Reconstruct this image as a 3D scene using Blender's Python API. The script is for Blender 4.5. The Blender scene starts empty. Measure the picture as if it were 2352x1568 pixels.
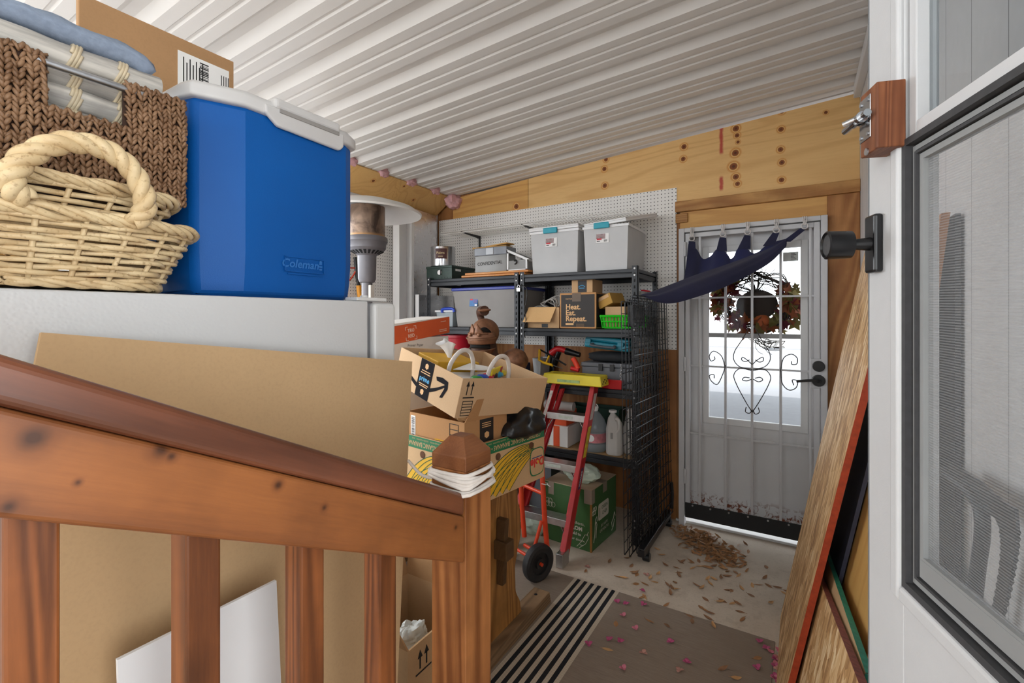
import bpy, bmesh, math, random
from math import sin, cos, pi, radians, sqrt, atan2, floor
from mathutils import Vector, Matrix, noise
rnd = random.Random(11)
SC = bpy.context.scene
COL = SC.collection
V = Vector
# ---------- camera constants (2352 x 1568 frame) ----------
F, CX, HY, YAW, H = 1075.0, 1176.0, 728.0, radians(31.7), 1.456
_s, _c = sin(YAW), cos(YAW)
def ray(x, y):
    u = (x - CX) / F; v = (HY - y) / F
    return V((-_s + u*_c, _c + u*_s, v))
EYE = V((0, 0, H))
def onX(x, y, X): r = ray(x, y); return EYE + r*(X/r.x)
def onY(x, y, Y): r = ray(x, y); return EYE + r*(Y/r.y)
def onZ(x, y, Z): r = ray(x, y); return EYE + r*((Z-H)/r.z)
def atd(x, y, d): return EYE + ray(x, y)*d

# ---------- mesh builder ----------
def orient(p, z, up=V((0, 0, 1))):
    z = V(z).normalized(); x = V(up).cross(z)
    if x.length < 1e-5: x = V((1, 0, 0)) if abs(z.z) > .5 else V((0, 0, 1)).cross(z)
    x.normalize(); y = z.cross(x)
    m = Matrix((x, y, z)).transposed().to_4x4(); m.translation = V(p); return m
def face_frame(o, xd, yd):
    x = V(xd).normalized(); z = x.cross(V(yd)).normalized(); y = z.cross(x)
    m = Matrix((x, y, z)).transposed().to_4x4(); m.translation = V(o); return m
def T(x, y, z): return Matrix.Translation((x, y, z))
def RX(a): return Matrix.Rotation(radians(a), 4, 'X')
def RY(a): return Matrix.Rotation(radians(a), 4, 'Y')
def RZ(a): return Matrix.Rotation(radians(a), 4, 'Z')
FONTCACHE = {}
class MB:
    def __init__(s): s.v = []; s.f = []; s.mi = []; s.cur = 0
    def add(s, vs, fs, M=None):
        n = len(s.v)
        for p in vs:
            p = V(p); s.v.append(M @ p if M is not None else p)
        for q in fs: s.f.append([i+n for i in q]); s.mi.append(s.cur)
        return s
    def box(s, x0, x1, y0, y1, z0, z1, M=None):
        x0, x1 = min(x0, x1), max(x0, x1); y0, y1 = min(y0, y1), max(y0, y1); z0, z1 = min(z0, z1), max(z0, z1)
        return s.add([(x0,y0,z0),(x1,y0,z0),(x1,y1,z0),(x0,y1,z0),(x0,y0,z1),(x1,y0,z1),(x1,y1,z1),(x0,y1,z1)],
              [(3,2,1,0),(4,5,6,7),(0,1,5,4),(1,2,6,5),(2,3,7,6),(3,0,4,7)], M)
    def cube(s, c, sz, M=None):
        return s.box(c[0]-sz[0]/2, c[0]+sz[0]/2, c[1]-sz[1]/2, c[1]+sz[1]/2, c[2]-sz[2]/2, c[2]+sz[2]/2, M)
    def quadbar(s, p0, p1, w, t, up=(0,0,1)):
        """rectangular bar from p0 to p1: width w across, thickness t along up"""
        p0, p1 = V(p0), V(p1); z = (p1-p0); L = z.length; z.normalize()
        y = V(up) - z*V(up).dot(z); y.normalize(); x = y.cross(z)
        M = Matrix((x, y, z)).transposed().to_4x4(); M.translation = p0
        return s.box(-w/2, w/2, -t/2, t/2, 0, L, M)
    def hexa(s, b, t):
        """8 corners: bottom quad b, top quad t (same order)"""
        return s.add(list(b)+list(t), [(3,2,1,0),(4,5,6,7),(0,1,5,4),(1,2,6,5),(2,3,7,6),(3,0,4,7)])
    def cyl(s, p0, p1, r, r1=None, n=16, caps=True):
        if r1 is None: r1 = r
        p0, p1 = V(p0), V(p1); m = orient(p0, p1-p0); L = (p1-p0).length
        vs = []; fs = []
        for k in range(n):
            a = 2*pi*k/n; vs.append((r*cos(a), r*sin(a), 0)); vs.append((r1*cos(a), r1*sin(a), L))
        for k in range(n):
            j = (k+1) % n; fs.append((2*k, 2*j, 2*j+1, 2*k+1))
        if caps: fs.append([2*k for k in range(n)][::-1]); fs.append([2*k+1 for k in range(n)])
        return s.add(vs, fs, m)
    def tube(s, pts, r, n=8, closed=False, caps=True, rf=None):
        P = [V(p) for p in pts]; N = len(P)
        if N < 2: return s
        rings = []; prev = None
        for i in range(N):
            a = P[(i-1) % N] if (closed or i > 0) else P[i]
            b = P[(i+1) % N] if (closed or i < N-1) else P[i]
            t = (b-a)
            if t.length < 1e-9: t = V((0,0,1))
            t.normalize()
            if prev is None:
                q = V((0,0,1)) if abs(t.z) < .9 else V((1,0,0)); x = q.cross(t).normalized()
            else:
                x = prev - t*prev.dot(t)
                if x.length < 1e-6: x = V((1,0,0)).cross(t)
                x.normalize()
            prev = x; y = t.cross(x); rr = r if rf is None else r*rf(i/(N-1))
            rings.append([P[i] + (x*cos(2*pi*k/n)+y*sin(2*pi*k/n))*rr for k in range(n)])
        vs = [p for R in rings for p in R]; fs = []
        M = N if closed else N-1
        for i in range(M):
            a = i*n; b = ((i+1) % N)*n
            for k in range(n):
                j = (k+1) % n; fs.append((a+k, a+j, b+j, b+k))
        if caps and not closed:
            fs.append(list(range(n))[::-1]); fs.append([(N-1)*n+k for k in range(n)])
        return s.add(vs, fs)
    def lathe(s, prof, M=None, n=32, a0=0, a1=2*pi):
        full = abs(a1-a0-2*pi) < 1e-6; K = n if full else n+1; vs = []; fs = []
        for k in range(K):
            a = a0+(a1-a0)*k/n
            for r, z in prof: vs.append((r*cos(a), r*sin(a), z))
        L = len(prof)
        for k in range(n):
            j = (k+1) % K
            for i in range(L-1): fs.append((k*L+i, j*L+i, j*L+i+1, k*L+i+1))
        return s.add(vs, fs, M)
    def prism(s, poly, z0, z1, M=None):
        n = len(poly); vs = [(p[0], p[1], z0) for p in poly]+[(p[0], p[1], z1) for p in poly]
        fs = [list(range(n))[::-1], list(range(n, 2*n))]
        for i in range(n): j = (i+1) % n; fs.append((i, j, n+j, n+i))
        return s.add(vs, fs, M)
    def loft(s, rings, cap0=True, cap1=True, closed=True):
        n = len(rings[0]); vs = [p for R in rings for p in R]; fs = []
        for i in range(len(rings)-1):
            for k in range(n if closed else n-1):
                j = (k+1) % n; fs.append((i*n+k, i*n+j, (i+1)*n+j, (i+1)*n+k))
        if cap0: fs.append(list(range(n))[::-1])
        if cap1: fs.append([(len(rings)-1)*n+k for k in range(n)])
        return s.add(vs, fs)
    def surf(s, fn, nu, nv, M=None):
        vs = [fn(i/nu, j/nv) for i in range(nu+1) for j in range(nv+1)]
        fs = [(i*(nv+1)+j, (i+1)*(nv+1)+j, (i+1)*(nv+1)+j+1, i*(nv+1)+j+1) for i in range(nu) for j in range(nv)]
        return s.add(vs, fs, M)
    def ball(s, c, r, n=12, sc=(1,1,1), M=None, fn=None):
        vs = []; fs = []; m = n//2
        for i in range(m+1):
            th = pi*i/m
            for k in range(n):
                a = 2*pi*k/n; d = V((sin(th)*cos(a), sin(th)*sin(a), cos(th)))
                q = r if fn is None else r*fn(d)
                vs.append(V(c)+V((d.x*sc[0]*q, d.y*sc[1]*q, d.z*sc[2]*q)))
        for i in range(m):
            for k in range(n):
                j = (k+1) % n; fs.append((i*n+k, (i+1)*n+k, (i+1)*n+j, i*n+j))
        return s.add(vs, fs, M)
    def text(s, body, size, M, align='CENTER', depth=.0004, flip=False, squeeze=1.0, bold=0):
        cu = bpy.data.curves.new('lettering_curve', 'FONT'); cu.body = body; cu.size = size
        cu.align_x = align; cu.align_y = 'CENTER'; cu.extrude = 0; cu.offset = bold; cu.resolution_u = 3
        o = bpy.data.objects.new('lettering_curve', cu); COL.objects.link(o)
        dg = bpy.context.evaluated_depsgraph_get(); me = o.evaluated_get(dg).to_mesh()
        vs = [V((p.co.x*squeeze, p.co.y, depth)) for p in me.vertices]; fs = [list(p.vertices) for p in me.polygons]
        o.evaluated_get(dg).to_mesh_clear()
        bpy.data.objects.remove(o); bpy.data.curves.remove(cu)
        return s.add(vs, fs, M)
    def build(s, name, mat, parent=None, smooth=None, bevel=0, world=True, seg=2, solid=0, sub=0):
        me = bpy.data.meshes.new(name)
        Mi = None
        if parent is not None and world:
            Mi = wmat(parent).inverted()
        vs = [(Mi @ p if Mi is not None else p)[:] for p in s.v]
        me.from_pydata(vs, [], s.f)
        if s.cur: me.polygons.foreach_set('material_index', s.mi)
        me.validate(); me.update()
        bm = bmesh.new(); bm.from_mesh(me)
        bmesh.ops.recalc_face_normals(bm, faces=bm.faces); bm.to_mesh(me); bm.free()
        for mm in (mat if isinstance(mat, (list, tuple)) else [mat]):
            if mm is not None: me.materials.append(mm)
        o = bpy.data.objects.new(name, me); COL.objects.link(o)
        if parent is not None: o.parent = parent
        if solid:
            m = o.modifiers.new('solid', 'SOLIDIFY'); m.thickness = solid; m.offset = 0
        if bevel:
            m = o.modifiers.new('bevel', 'BEVEL'); m.width = bevel; m.segments = seg; m.limit_method = 'ANGLE'; m.angle_limit = radians(35)
        if sub:
            m = o.modifiers.new('sub', 'SUBSURF'); m.levels = sub; m.render_levels = sub
        if smooth is not None:
            for p in me.polygons: p.use_smooth = True
            if smooth < 180: me.set_sharp_from_angle(angle=radians(smooth))
        return o
def wmat(o):
    m = Matrix.Translation(o.location) @ o.rotation_euler.to_matrix().to_4x4()
    return wmat(o.parent) @ m if o.parent is not None else m
def tag(o, label, cat, group=None, kind=None):
    o['label'] = label; o['category'] = cat
    if group: o['group'] = group
    if kind: o['kind'] = kind
    return o
def thing(name, label, cat, loc=(0,0,0), rz=0, rot=None, group=None):
    o = bpy.data.objects.new(name, None); COL.objects.link(o); o.empty_display_size = .05
    o.location = loc; o.rotation_euler = rot if rot else (0, 0, radians(rz))
    return tag(o, label, cat, group)
def struct(o): o['kind'] = 'structure'; return o
def copy_tree(o, parent=None):
    c = o.copy(); COL.objects.link(c); c.parent = parent
    for ch in list(o.children): copy_tree(ch, c)
    return c
def euler_of(M): return M.to_euler('XYZ')

def bez(p, n=16):
    """Catmull-Rom through points"""
    P = [V(q) for q in p]; out = []
    for i in range(len(P)-1):
        a = P[i-1] if i else P[i]*2-P[i+1]; b, c = P[i], P[i+1]; d = P[i+2] if i+2 < len(P) else P[i+1]*2-P[i]
        for k in range(n):
            t = k/n; out.append(.5*((2*b)+(c-a)*t+(2*a-5*b+4*c-d)*t*t+(3*b-a-3*c+d)*t**3))
    out.append(P[-1]); return out
def rope(path, R, r, turns, strands=3, n=6, mb=None, closed=False):
    """twisted strands along a path"""
    mb = mb or MB(); P = [V(p) for p in path]; N = len(P)
    fr = []; prev = None
    for i in range(N):
        a = P[max(i-1,0)]; b = P[min(i+1,N-1)]; t = (b-a).normalized()
        if prev is None: x = (V((0,0,1)) if abs(t.z) < .9 else V((1,0,0))).cross(t).normalized()
        else: x = (prev-t*prev.dot(t)).normalized()
        prev = x; fr.append((x, t.cross(x)))
    for k in range(strands):
        pts = []
        for i in range(N):
            a = 2*pi*(turns*i/(N-1)+k/strands); x, y = fr[i]
            pts.append(P[i]+(x*cos(a)+y*sin(a))*R)
        mb.tube(pts, r, n)
    return mb

# ---------- materials ----------
def lin(c):
    def f(u):
        u = u/255.0
        return u/12.92 if u <= .04045 else ((u+.055)/1.055)**2.4
    return (f(c[0]), f(c[1]), f(c[2]), 1.0)
class G:
    def __init__(s, name, rough=.6, metal=0.0, spec=.5):
        s.m = bpy.data.materials.new(name); s.m.use_nodes = True; s.nt = s.m.node_tree
        s.b = s.nt.nodes['Principled BSDF']; s.out = s.nt.nodes['Material Output']
        s.b.inputs['Roughness'].default_value = rough; s.b.inputs['Metallic'].default_value = metal
        s.b.inputs['Specular IOR Level'].default_value = spec
        s.tc = s.nt.nodes.new('ShaderNodeTexCoord')
    def N(s, t, **k):
        n = s.nt.nodes.new('ShaderNode'+t)
        for a, b in k.items(): setattr(n, a, b)
        return n
    def L(s, a, b):
        s.nt.links.new(a, b)
    def set(s, sock, val):
        if isinstance(val, bpy.types.NodeSocket): s.L(val, sock)
        elif val is not None: sock.default_value = val
    def co(s, scale=(1,1,1), rot=(0,0,0), loc=(0,0,0)):
        n = s.N('Mapping'); s.L(s.tc.outputs['Object'], n.inputs['Vector'])
        n.inputs['Scale'].default_value = scale; n.inputs['Rotation'].default_value = [radians(a) for a in rot]; n.inputs['Location'].default_value = loc
        return n.outputs[0]
    def noise(s, vec, scale=5, detail=4, rough=.55, dist=0):
        n = s.N('TexNoise'); s.L(vec, n.inputs['Vector']); n.inputs['Scale'].default_value = scale
        n.inputs['Detail'].default_value = detail; n.inputs['Roughness'].default_value = rough; n.inputs['Distortion'].default_value = dist
        return n.outputs['Fac']
    def voro(s, vec, scale=5, feature='F1', out='Distance', rand=1):
        n = s.N('TexVoronoi'); n.feature = feature; s.L(vec, n.inputs['Vector']); n.inputs['Scale'].default_value = scale
        n.inputs['Randomness'].default_value = rand
        return n.outputs[out]
    def wave(s, vec, scale=5, dist=2, detail=2, dscale=1, axis='X', typ='BANDS', prof='SIN'):
        n = s.N('TexWave'); n.wave_type = typ; n.wave_profile = prof
        if typ == 'BANDS': n.bands_direction = axis
        else: n.rings_direction = axis
        s.L(vec, n.inputs['Vector']); n.inputs['Scale'].default_value = scale; n.inputs['Distortion'].default_value = dist
        n.inputs['Detail'].default_value = detail; n.inputs['Detail Scale'].default_value = dscale
        return n.outputs['Fac']
    def ramp(s, fac, stops, interp='LINEAR'):
        n = s.N('ValToRGB'); s.set(n.inputs[0], fac); r = n.color_ramp; r.interpolation = interp
        while len(r.elements) < len(stops): r.elements.new(.5)
        for e, (p, c) in zip(r.elements, stops):
            e.position = p; e.color = c if len(c) == 4 else lin(c)
        return n.outputs[0]
    def val(s, fac, a, b):   # remap 0..1 to a..b
        n = s.N('MapRange'); s.set(n.inputs[0], fac); n.inputs[3].default_value = a; n.inputs[4].default_value = b; return n.outputs[0]
    def step(s, fac, a, b):
        n = s.N('MapRange'); s.set(n.inputs[0], fac); n.inputs[1].default_value = a; n.inputs[2].default_value = b; return n.outputs[0]
    def math(s, op, a, b=None, c=None):
        n = s.N('Math', operation=op); s.set(n.inputs[0], a)
        if b is not None: s.set(n.inputs[1], b)
        if c is not None: s.set(n.inputs[2], c)
        return n.outputs[0]
    def mix(s, fac, a, b, blend='MIX'):
        n = s.N('Mix', data_type='RGBA', blend_type=blend); s.set(n.inputs[0], fac)
        s.set(n.inputs[6], a if isinstance(a, bpy.types.NodeSocket) else (a if len(a) == 4 else lin(a)))
        s.set(n.inputs[7], b if isinstance(b, bpy.types.NodeSocket) else (b if len(b) == 4 else lin(b)))
        return n.outputs[2]
    def xyz(s, vec):
        n = s.N('SeparateXYZ'); s.L(vec, n.inputs[0]); return n.outputs
    def col(s, c):
        s.set(s.b.inputs['Base Color'], c if isinstance(c, bpy.types.NodeSocket) else (c if len(c) == 4 else lin(c))); return s
    def bump(s, h, strength=.3, dist=.002):
        n = s.N('Bump'); n.inputs['Strength'].default_value = strength; n.inputs['Distance'].default_value = dist
        s.L(h, n.inputs['Height']); s.L(n.outputs[0], s.b.inputs['Normal']); return s
    def rough(s, r): s.set(s.b.inputs['Roughness'], r); return s
    def spots(s, vec, pts, width=.012):
        """smallest scaled distance to any of the points (x, y, z, radius)"""
        cur = None
        for p in pts:
            n = s.N('VectorMath', operation='DISTANCE'); s.L(vec, n.inputs[0]); n.inputs[1].default_value = p[:3]
            d = s.math('DIVIDE', n.outputs['Value'], p[3])
            cur = d if cur is None else s.math('MINIMUM', cur, d)
        return cur
MATS = {}
def plain(name, c, rough=.6, metal=0, var=.06, scale=12, spec=.5, bump=0, bscale=60):
    if name in MATS: return MATS[name]
    g = G(name, rough, metal, spec); v = g.co()
    a = lin(c); n = g.noise(v, scale, 5)
    g.col(g.mix(g.step(n, .3, .7), [x*(1-var) for x in a[:3]]+[1], [min(1, x*(1+var)) for x in a[:3]]+[1]))
    if bump: g.bump(g.noise(v, bscale, 3), bump, .002)
    MATS[name] = g.m; return g.m
def wood(name, light, dark, axis='z', rough=.5, fine=60, rings=6, rot=(0,0,0), knots=None, spec=.35, contrast=1.0, pts=None):
    if name in MATS: return MATS[name]
    g = G(name, rough, 0, spec)
    sc = {'x': (.06,1,1), 'y': (1,.06,1), 'z': (1,1,.06)}[axis]
    v = g.co((1,1,1), rot); n1 = g.N('Mapping'); g.L(v, n1.inputs[0]); n1.inputs['Scale'].default_value = sc
    w = n1.outputs[0]
    fn = g.noise(w, fine*3.2, 6, .65); br = g.noise(w, rings, 2, .45, .8)
    ww = g.math('SINE', g.math('MULTIPLY', br, 95.0)); ww = g.step(ww, -1, 1)
    f = g.math('ADD', g.math('MULTIPLY', fn, .50), g.math('MULTIPLY', ww, .50*contrast))
    c = g.mix(g.step(f, .22, .80), dark, light)
    big = g.noise(g.co((1,1,1)), 5.0, 4, .6)
    c = g.mix(g.math('MULTIPLY', g.step(big, .42, .72), .55), c, [x*.62 for x in lin(dark)[:3]]+[1])
    if pts:
        nn = g.noise(g.co((1,1,1)), 34, 3); d = g.math('ADD', g.spots(g.co((1,1,1), rot, (0,0,0)) if False else v, pts), g.val(nn, -.35, .35))
        c = g.mix(g.math('MULTIPLY', g.step(d, 2.4, 1.2), .6), c, dark)
        c = g.mix(g.math('MULTIPLY', g.step(d, 1.25, .35), .9), c, [x*.30 for x in lin(dark)[:3]]+[1])
    if knots:
        k = g.N('Mapping'); g.L(v, k.inputs[0]); k.inputs['Scale'].default_value = {'x': (.6,1,1), 'y': (1,.6,1), 'z': (1,1,.6)}[axis]
        kv = g.voro(k.outputs[0], knots, 'SMOOTH_F1')
        c = g.mix(g.step(kv, .10, .045), c, [x*.25 for x in lin(dark)[:3]]+[1])
    g.col(c).bump(f, .15, .001); MATS[name] = g.m; return g.m
def cardboard(name='cardboard', c=(190,150,108), flute=None):
    if name in MATS: return MATS[name]
    g = G(name, .85, 0, .2); v = g.co(); a = lin(c)
    n = g.noise(v, 4, 4); m = g.noise(v, 180, 2)
    k = g.mix(g.step(n, .3, .75), [x*.93 for x in a[:3]]+[1], [x*1.06 for x in a[:3]]+[1])
    k = g.mix(g.math('MULTIPLY', g.step(m, .45, .75), .25), k, [x*.75 for x in a[:3]]+[1])
    g.col(k)
    if flute:
        g.bump(g.wave(v, flute, 0, 0, axis='X' if True else 'Y'), .12, .0006)
    MATS[name] = g.m; return g.m
def glossy_metal(name, c, rough=.3, brushed=None):
    if name in MATS: return MATS[name]
    g = G(name, rough, 1.0); v = g.co(brushed or (1,1,1)); n = g.noise(v, 40, 4); a = lin(c)
    g.col(g.mix(g.step(n, .3, .7), [x*.85 for x in a[:3]]+[1], a)); g.rough(g.val(n, max(.02, rough-.08), rough+.1)); MATS[name] = g.m; return g.m
def clearish(name, c, fac=.5, rough=.25):
    """milky translucent plastic: part see-through, part diffuse"""
    if name in MATS: return MATS[name]
    g = G(name, rough, 0, .5); g.col(c)
    t = g.N('BsdfTransparent'); t.inputs[0].default_value = lin(c)
    tr = g.N('BsdfTranslucent'); tr.inputs[0].default_value = lin(c)
    m0 = g.N('MixShader'); m0.inputs[0].default_value = .35; g.L(g.b.outputs[0], m0.inputs[1]); g.L(tr.outputs[0], m0.inputs[2])
    m = g.N('MixShader'); n = g.noise(g.co(), 6, 2)
    g.L(g.val(n, max(0, fac-.08), min(1, fac+.08)), m.inputs[0]); g.L(m0.outputs[0], m.inputs[1]); g.L(t.outputs[0], m.inputs[2]); g.L(m.outputs[0], g.out.inputs[0])
    MATS[name] = g.m; return g.m
SKY, SUN, EXPO = 5.0, 4.0, 0.58
# ================= SETTING =================
YB = 3.48           # back wall plane
XL = -3.0           # left wall plane
XR = 0.30           # house (right) wall plane
# ---- materials of the setting
def m_concrete():
    g = G('concrete', .82, 0, .3); v = g.co()
    n1 = g.noise(v, 1.6, 6, .6); n2 = g.noise(v, 14, 6, .65); n3 = g.noise(v, 90, 3)
    c = g.mix(g.step(n1, .3, .7), (188,174,157), (216,204,188))
    c = g.mix(g.math('MULTIPLY', g.step(n2, .52, .75), .45), c, (152,136,120))
    c = g.mix(g.math('MULTIPLY', g.step(n3, .55, .8), .3), c, (110,100,90))
    g.col(c).bump(n2, .25, .003); return g.m
def m_ply(name, knots, base=(226,184,122), dark=(188,134,72), rot=(0,0,0), red=None, axis='x', seam=None):
    """plywood face: grain runs along axis, knots at given places (object coordinates)"""
    g = G(name, .55, 0, .35); v = g.co((1,1,1), rot)
    mp = g.N('Mapping'); g.L(v, mp.inputs[0]); mp.inputs['Scale'].default_value = {'x': (.10,1,1), 'y': (1,.10,1), 'z': (1,1,.10)}[axis]
    w = mp.outputs[0]
    br = g.noise(w, 2.6, 2, .5, .6); rings = g.step(g.math('SINE', g.math('MULTIPLY', br, 70.0)), .1, 1.0)
    fine = g.noise(w, 80, 5, .6)
    c = g.mix(g.math('MULTIPLY', rings, .34), base, dark)
    c = g.mix(g.math('MULTIPLY', g.step(fine, .45, .75), .22), c, dark)
    c = g.mix(g.math('MULTIPLY', g.step(g.noise(v, 1.3, 3), .45, .7), .25), c, [min(1, x*1.12) for x in lin(base)[:3]]+[1])
    if knots:
        kp = g.N('Mapping'); g.L(v, kp.inputs[0])
        nn = g.noise(v, 22, 2); 
        d = g.math('ADD', g.spots(kp.outputs[0], knots), g.val(nn, -.22, .22))
        c = g.mix(g.step(d, 2.3, 1.6), c, (205,140,70))
        c = g.mix(g.step(d, 1.55, 1.4), c, (232,190,120))
        c = g.mix(g.step(d, 1.35, 1.0), c, (134,74,32))
        c = g.mix(g.step(d, .6, .3), c, (92,50,24))
    if red:
        o = g.xyz(v); d = g.math('ABSOLUTE', g.math('SUBTRACT', o[0], red[0])); n = g.noise(v, 30, 2)
        f = g.step(g.math('ADD', d, g.val(n, -.006, .006)), .016, .006)
        z1 = g.math('MULTIPLY', g.step(o[2], red[1], red[1]+.02), g.step(o[2], red[2]+.02, red[2]))
        z2 = g.math('MULTIPLY', g.step(o[2], red[3], red[3]+.02), g.step(o[2], red[4]+.02, red[4]))
        c = g.mix(g.math('MULTIPLY', g.math('MULTIPLY', f, g.math('MAXIMUM', z1, z2)), .85), c, (176,30,44))
    g.col(c).bump(fine, .12, .001); return g.m
def m_pegboard():
    g = G('pegboard_white', .5, 0, .4); v = g.co(); o = g.xyz(v)
    a = g.math('ADD', o[0], o[1])          # board lies along x or along y
    fx = g.math('SUBTRACT', g.math('FRACT', g.math('DIVIDE', a, .0254)), .5)
    fz = g.math('SUBTRACT', g.math('FRACT', g.math('DIVIDE', o[2], .0254)), .5)
    r = g.math('SQRT', g.math('ADD', g.math('MULTIPLY', fx, fx), g.math('MULTIPLY', fz, fz)))
    n = g.noise(v, 3, 4)
    c = g.mix(n, (226,222,216), (240,238,234))
    g.col(g.mix(g.step(r, .16, .12), c, (38,34,30))); return g.m
M_CONC = m_concrete()
M_PEG = m_pegboard()
M_ROOF = plain('roof_sheet_white', (220,216,210), .34, 0, .03, 3, .5)
M_WHITE = plain('painted_white', (222,222,222), .42, 0, .02, 6)
M_DOORW = None
def m_doorwhite():
    g = G('white_door_paint', .4, 0, .5); v = g.co(); o = g.xyz(v)
    n = g.noise(v, 26, 6, .65, 1.0); n2 = g.noise(v, 6, 3)
    h = g.math('ADD', g.step(o[2], .30, .14), g.val(n2, -.30, .1))
    f = g.math('MULTIPLY', g.step(n, .50, .58), g.step(h, .35, .75))
    c = g.mix(g.val(g.noise(v, 2.5, 3), 0, 1), (205,205,206), (224,224,226))
    c = g.mix(f, c, (122,66,44)); g.col(c); return g.m
M_DOORW = m_doorwhite()
M_BROWNWALL = wood('wall_panel_brown', (176,122,72), (150,98,54), 'z', .6, 20, 2.5)
M_LUMBER = wood('lumber_pine', (196,148,88), (160,108,58), 'x', .55, 50, 5)
M_LUMBERV = wood('lumber_pine_upright', (180,126,74), (146,94,50), 'z', .55, 50, 5, knots=3.0)
M_GALV = glossy_metal('galvanised_steel', (190,192,196), .35)
M_BLACK = plain('matte_black', (26,26,28), .45, 0, .1)
M_BLKPL = plain('black_plastic', (20,20,22), .35, 0, .1)
M_BLKMET = plain('black_coated_steel', (34,36,40), .38, .2, .12, 20)
M_CHROME = glossy_metal('bright_chrome', (215,218,222), .18)
M_INK = plain('black_ink', (28,26,26), .7, 0, .02)
M_PAPERW = plain('white_paper', (236,234,230), .7, 0, .02)
M_BARS = plain('security_bar_paint', (196,196,198), .4, 0, .03)
M_DARKIRON = plain('scroll_iron', (60,56,56), .5, .2, .1)

# ---- floor and outside ground
struct(MB().box(-3.4, 1.6, -2.6, YB+.02, -.12, 0).build('floor', M_CONC))
m = G('asphalt_outside', .9, 0, .2); vv = m.co(); m.col(m.mix(m.noise(vv, 9, 5), (112,112,116), (128,128,131)))
gr = struct(MB().box(-40, 40, YB+.02, 60, -.20, -.05).box(-40, -3.4, -30, YB+.02, -.20, -.05).build('ground', m.m))

# ---- ceiling: ribbed metal sheet, falling to the left eave
RA = radians(2.0)
rib = V((-cos(RA), -sin(RA), 0)); acr = V((-sin(RA), cos(RA), 0))   # along ribs (to the eave), across ribs
def roof_z(X): return 2.805 + .079*(X-XR+.30) - .079*.30 + .021
Z_EAVE = 2.585
def rz(p): return Z_EAVE + .079*(p.x+2.776)
PER = .305
prof = []
base = []
for (a, h) in ((0,0),(.034,.032),(.076,.032),(.110,0),(.158,0),(.165,.007),(.175,.007),(.182,0),(.232,0),(.239,.007),(.249,.007),(.256,0)):
    base.append((a, h))
pts = []
y0 = onX(1050, 455, -2.776).y - .055
k0 = -18
for k in range(k0, 1):
    for a, h in base: pts.append((y0 + k*PER + a, h))
pts += [(y0+PER+a, h) for a, h in base[:4]]
mb = MB(); vs = []; fs = []
for (a, h) in pts:
    # anchor each rib where it meets the eave line X = -2.776
    P0 = V((-2.776, a, 0))
    q0 = P0 + rib*.30; q1 = P0 - rib*((XR+.04+2.776)/cos(RA))
    vs.append((q0.x, q0.y, rz(q0)+h)); vs.append((q1.x, q1.y, rz(q1)+h))
for i in range(len(pts)-1): fs.append((2*i, 2*i+1, 2*i+3, 2*i+2))
mb.add(vs, fs)
struct(mb.build('ceiling', M_ROOF, solid=.0012))
def ceil_at(x, y): return rz(V((x, y, 0)))

# ---- back wall
mb = MB()
DX0, DX1, DZ = -.735, .145, 2.075       # door opening
mb.box(-3.10, -.76, YB+.006, YB+.10, 0, 2.60)
struct(mb.build('wall_back', M_BROWNWALL))
struct(MB().box(-.755, DX0, YB-.005, YB+.10, 0, 2.19).build('trim_9', M_BROWNWALL))
# plywood band above (two sheets) under the roof line
def ply_sheet(name, x0, x1, zb, mat, dz=.012, y=YB-.006):
    n = 12; poly = []
    for i in range(n+1):
        x = x0+(x1-x0)*i/n; poly.append((x, ceil_at(x, YB)-dz-.018*max(0, (x+1.6))/2))
    mb = MB(); vs = []; fs = []
    for x, z in poly: vs += [(x, y, zb), (x, y, z), (x, y+.08, zb), (x, y+.08, z)]
    for i in range(n):
        a = 4*i; b = a+4; fs += [(a, b, b+1, a+1), (a+2, a+3, b+3, b+2), (a+1, b+1, b+3, a+3), (a, a+2, b+2, b)]
    fs += [(0, 1, 3, 2), (4*n, 4*n+2, 4*n+3, 4*n+1)]
    return struct(mb.add(vs, fs).build(name, mat))
kn = []
for (x, y, r) in ((1392,366,.020),(1388,388,.021),(1389,426,.022),(1571,337,.021),(1569,365,.020),(1690,295,.024),(1693,311,.018),(1695,326,.013),
                  (1689,351,.026),(1685,382,.028),(1690,406,.022),(1694,422,.019),(1796,255,.019),(1794,297,.019),(1793,343,.019),(1796,373,.019),(1795,413,.019),(1897,258,.012)):
    p = onY(x, y, YB-.006); kn.append((p.x, p.y, p.z, r*.72))
rp = [onY(1657, 290, YB).z, onY(1657, 357, YB).z, onY(1660, 409, YB).z, onY(1660, 440, YB).z, onY(1657,330,YB).x]
M_PLY1 = m_ply('plywood_knotty', kn, red=(rp[4], rp[1], rp[0], rp[3], rp[2]))
k2 = []
for (x, y, r) in ((1186,474,.02),):
    p = onY(x, y, YB-.006); k2.append((p.x, p.y, p.z, r))
M_PLY2 = m_ply('plywood_plain', k2, base=(214,166,98), dark=(176,116,56))
xs = onY(1214, 440, YB).x
ply_sheet('trim_1', xs+.002, .299, 2.27, M_PLY1)
ply_sheet('trim_2', -2.80, xs-.002, 2.35, M_PLY2)
struct(MB().box(-.762, .299, YB-.045, YB+.09, 2.20, 2.275).build('trim_3', M_LUMBER, bevel=.004))
M_HDR = m_ply('plywood_header', [], base=(212,164,98), dark=(158,100,46))
struct(MB().box(DX0+.001, DX1-.009, YB-.012, YB+.09, DZ-.005, 2.20).build('trim_4', M_HDR))
struct(MB().box(DX1-.008, .299, YB-.03, YB+.10, 0, 2.20).build('trim_5', M_LUMBERV, bevel=.004))
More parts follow.
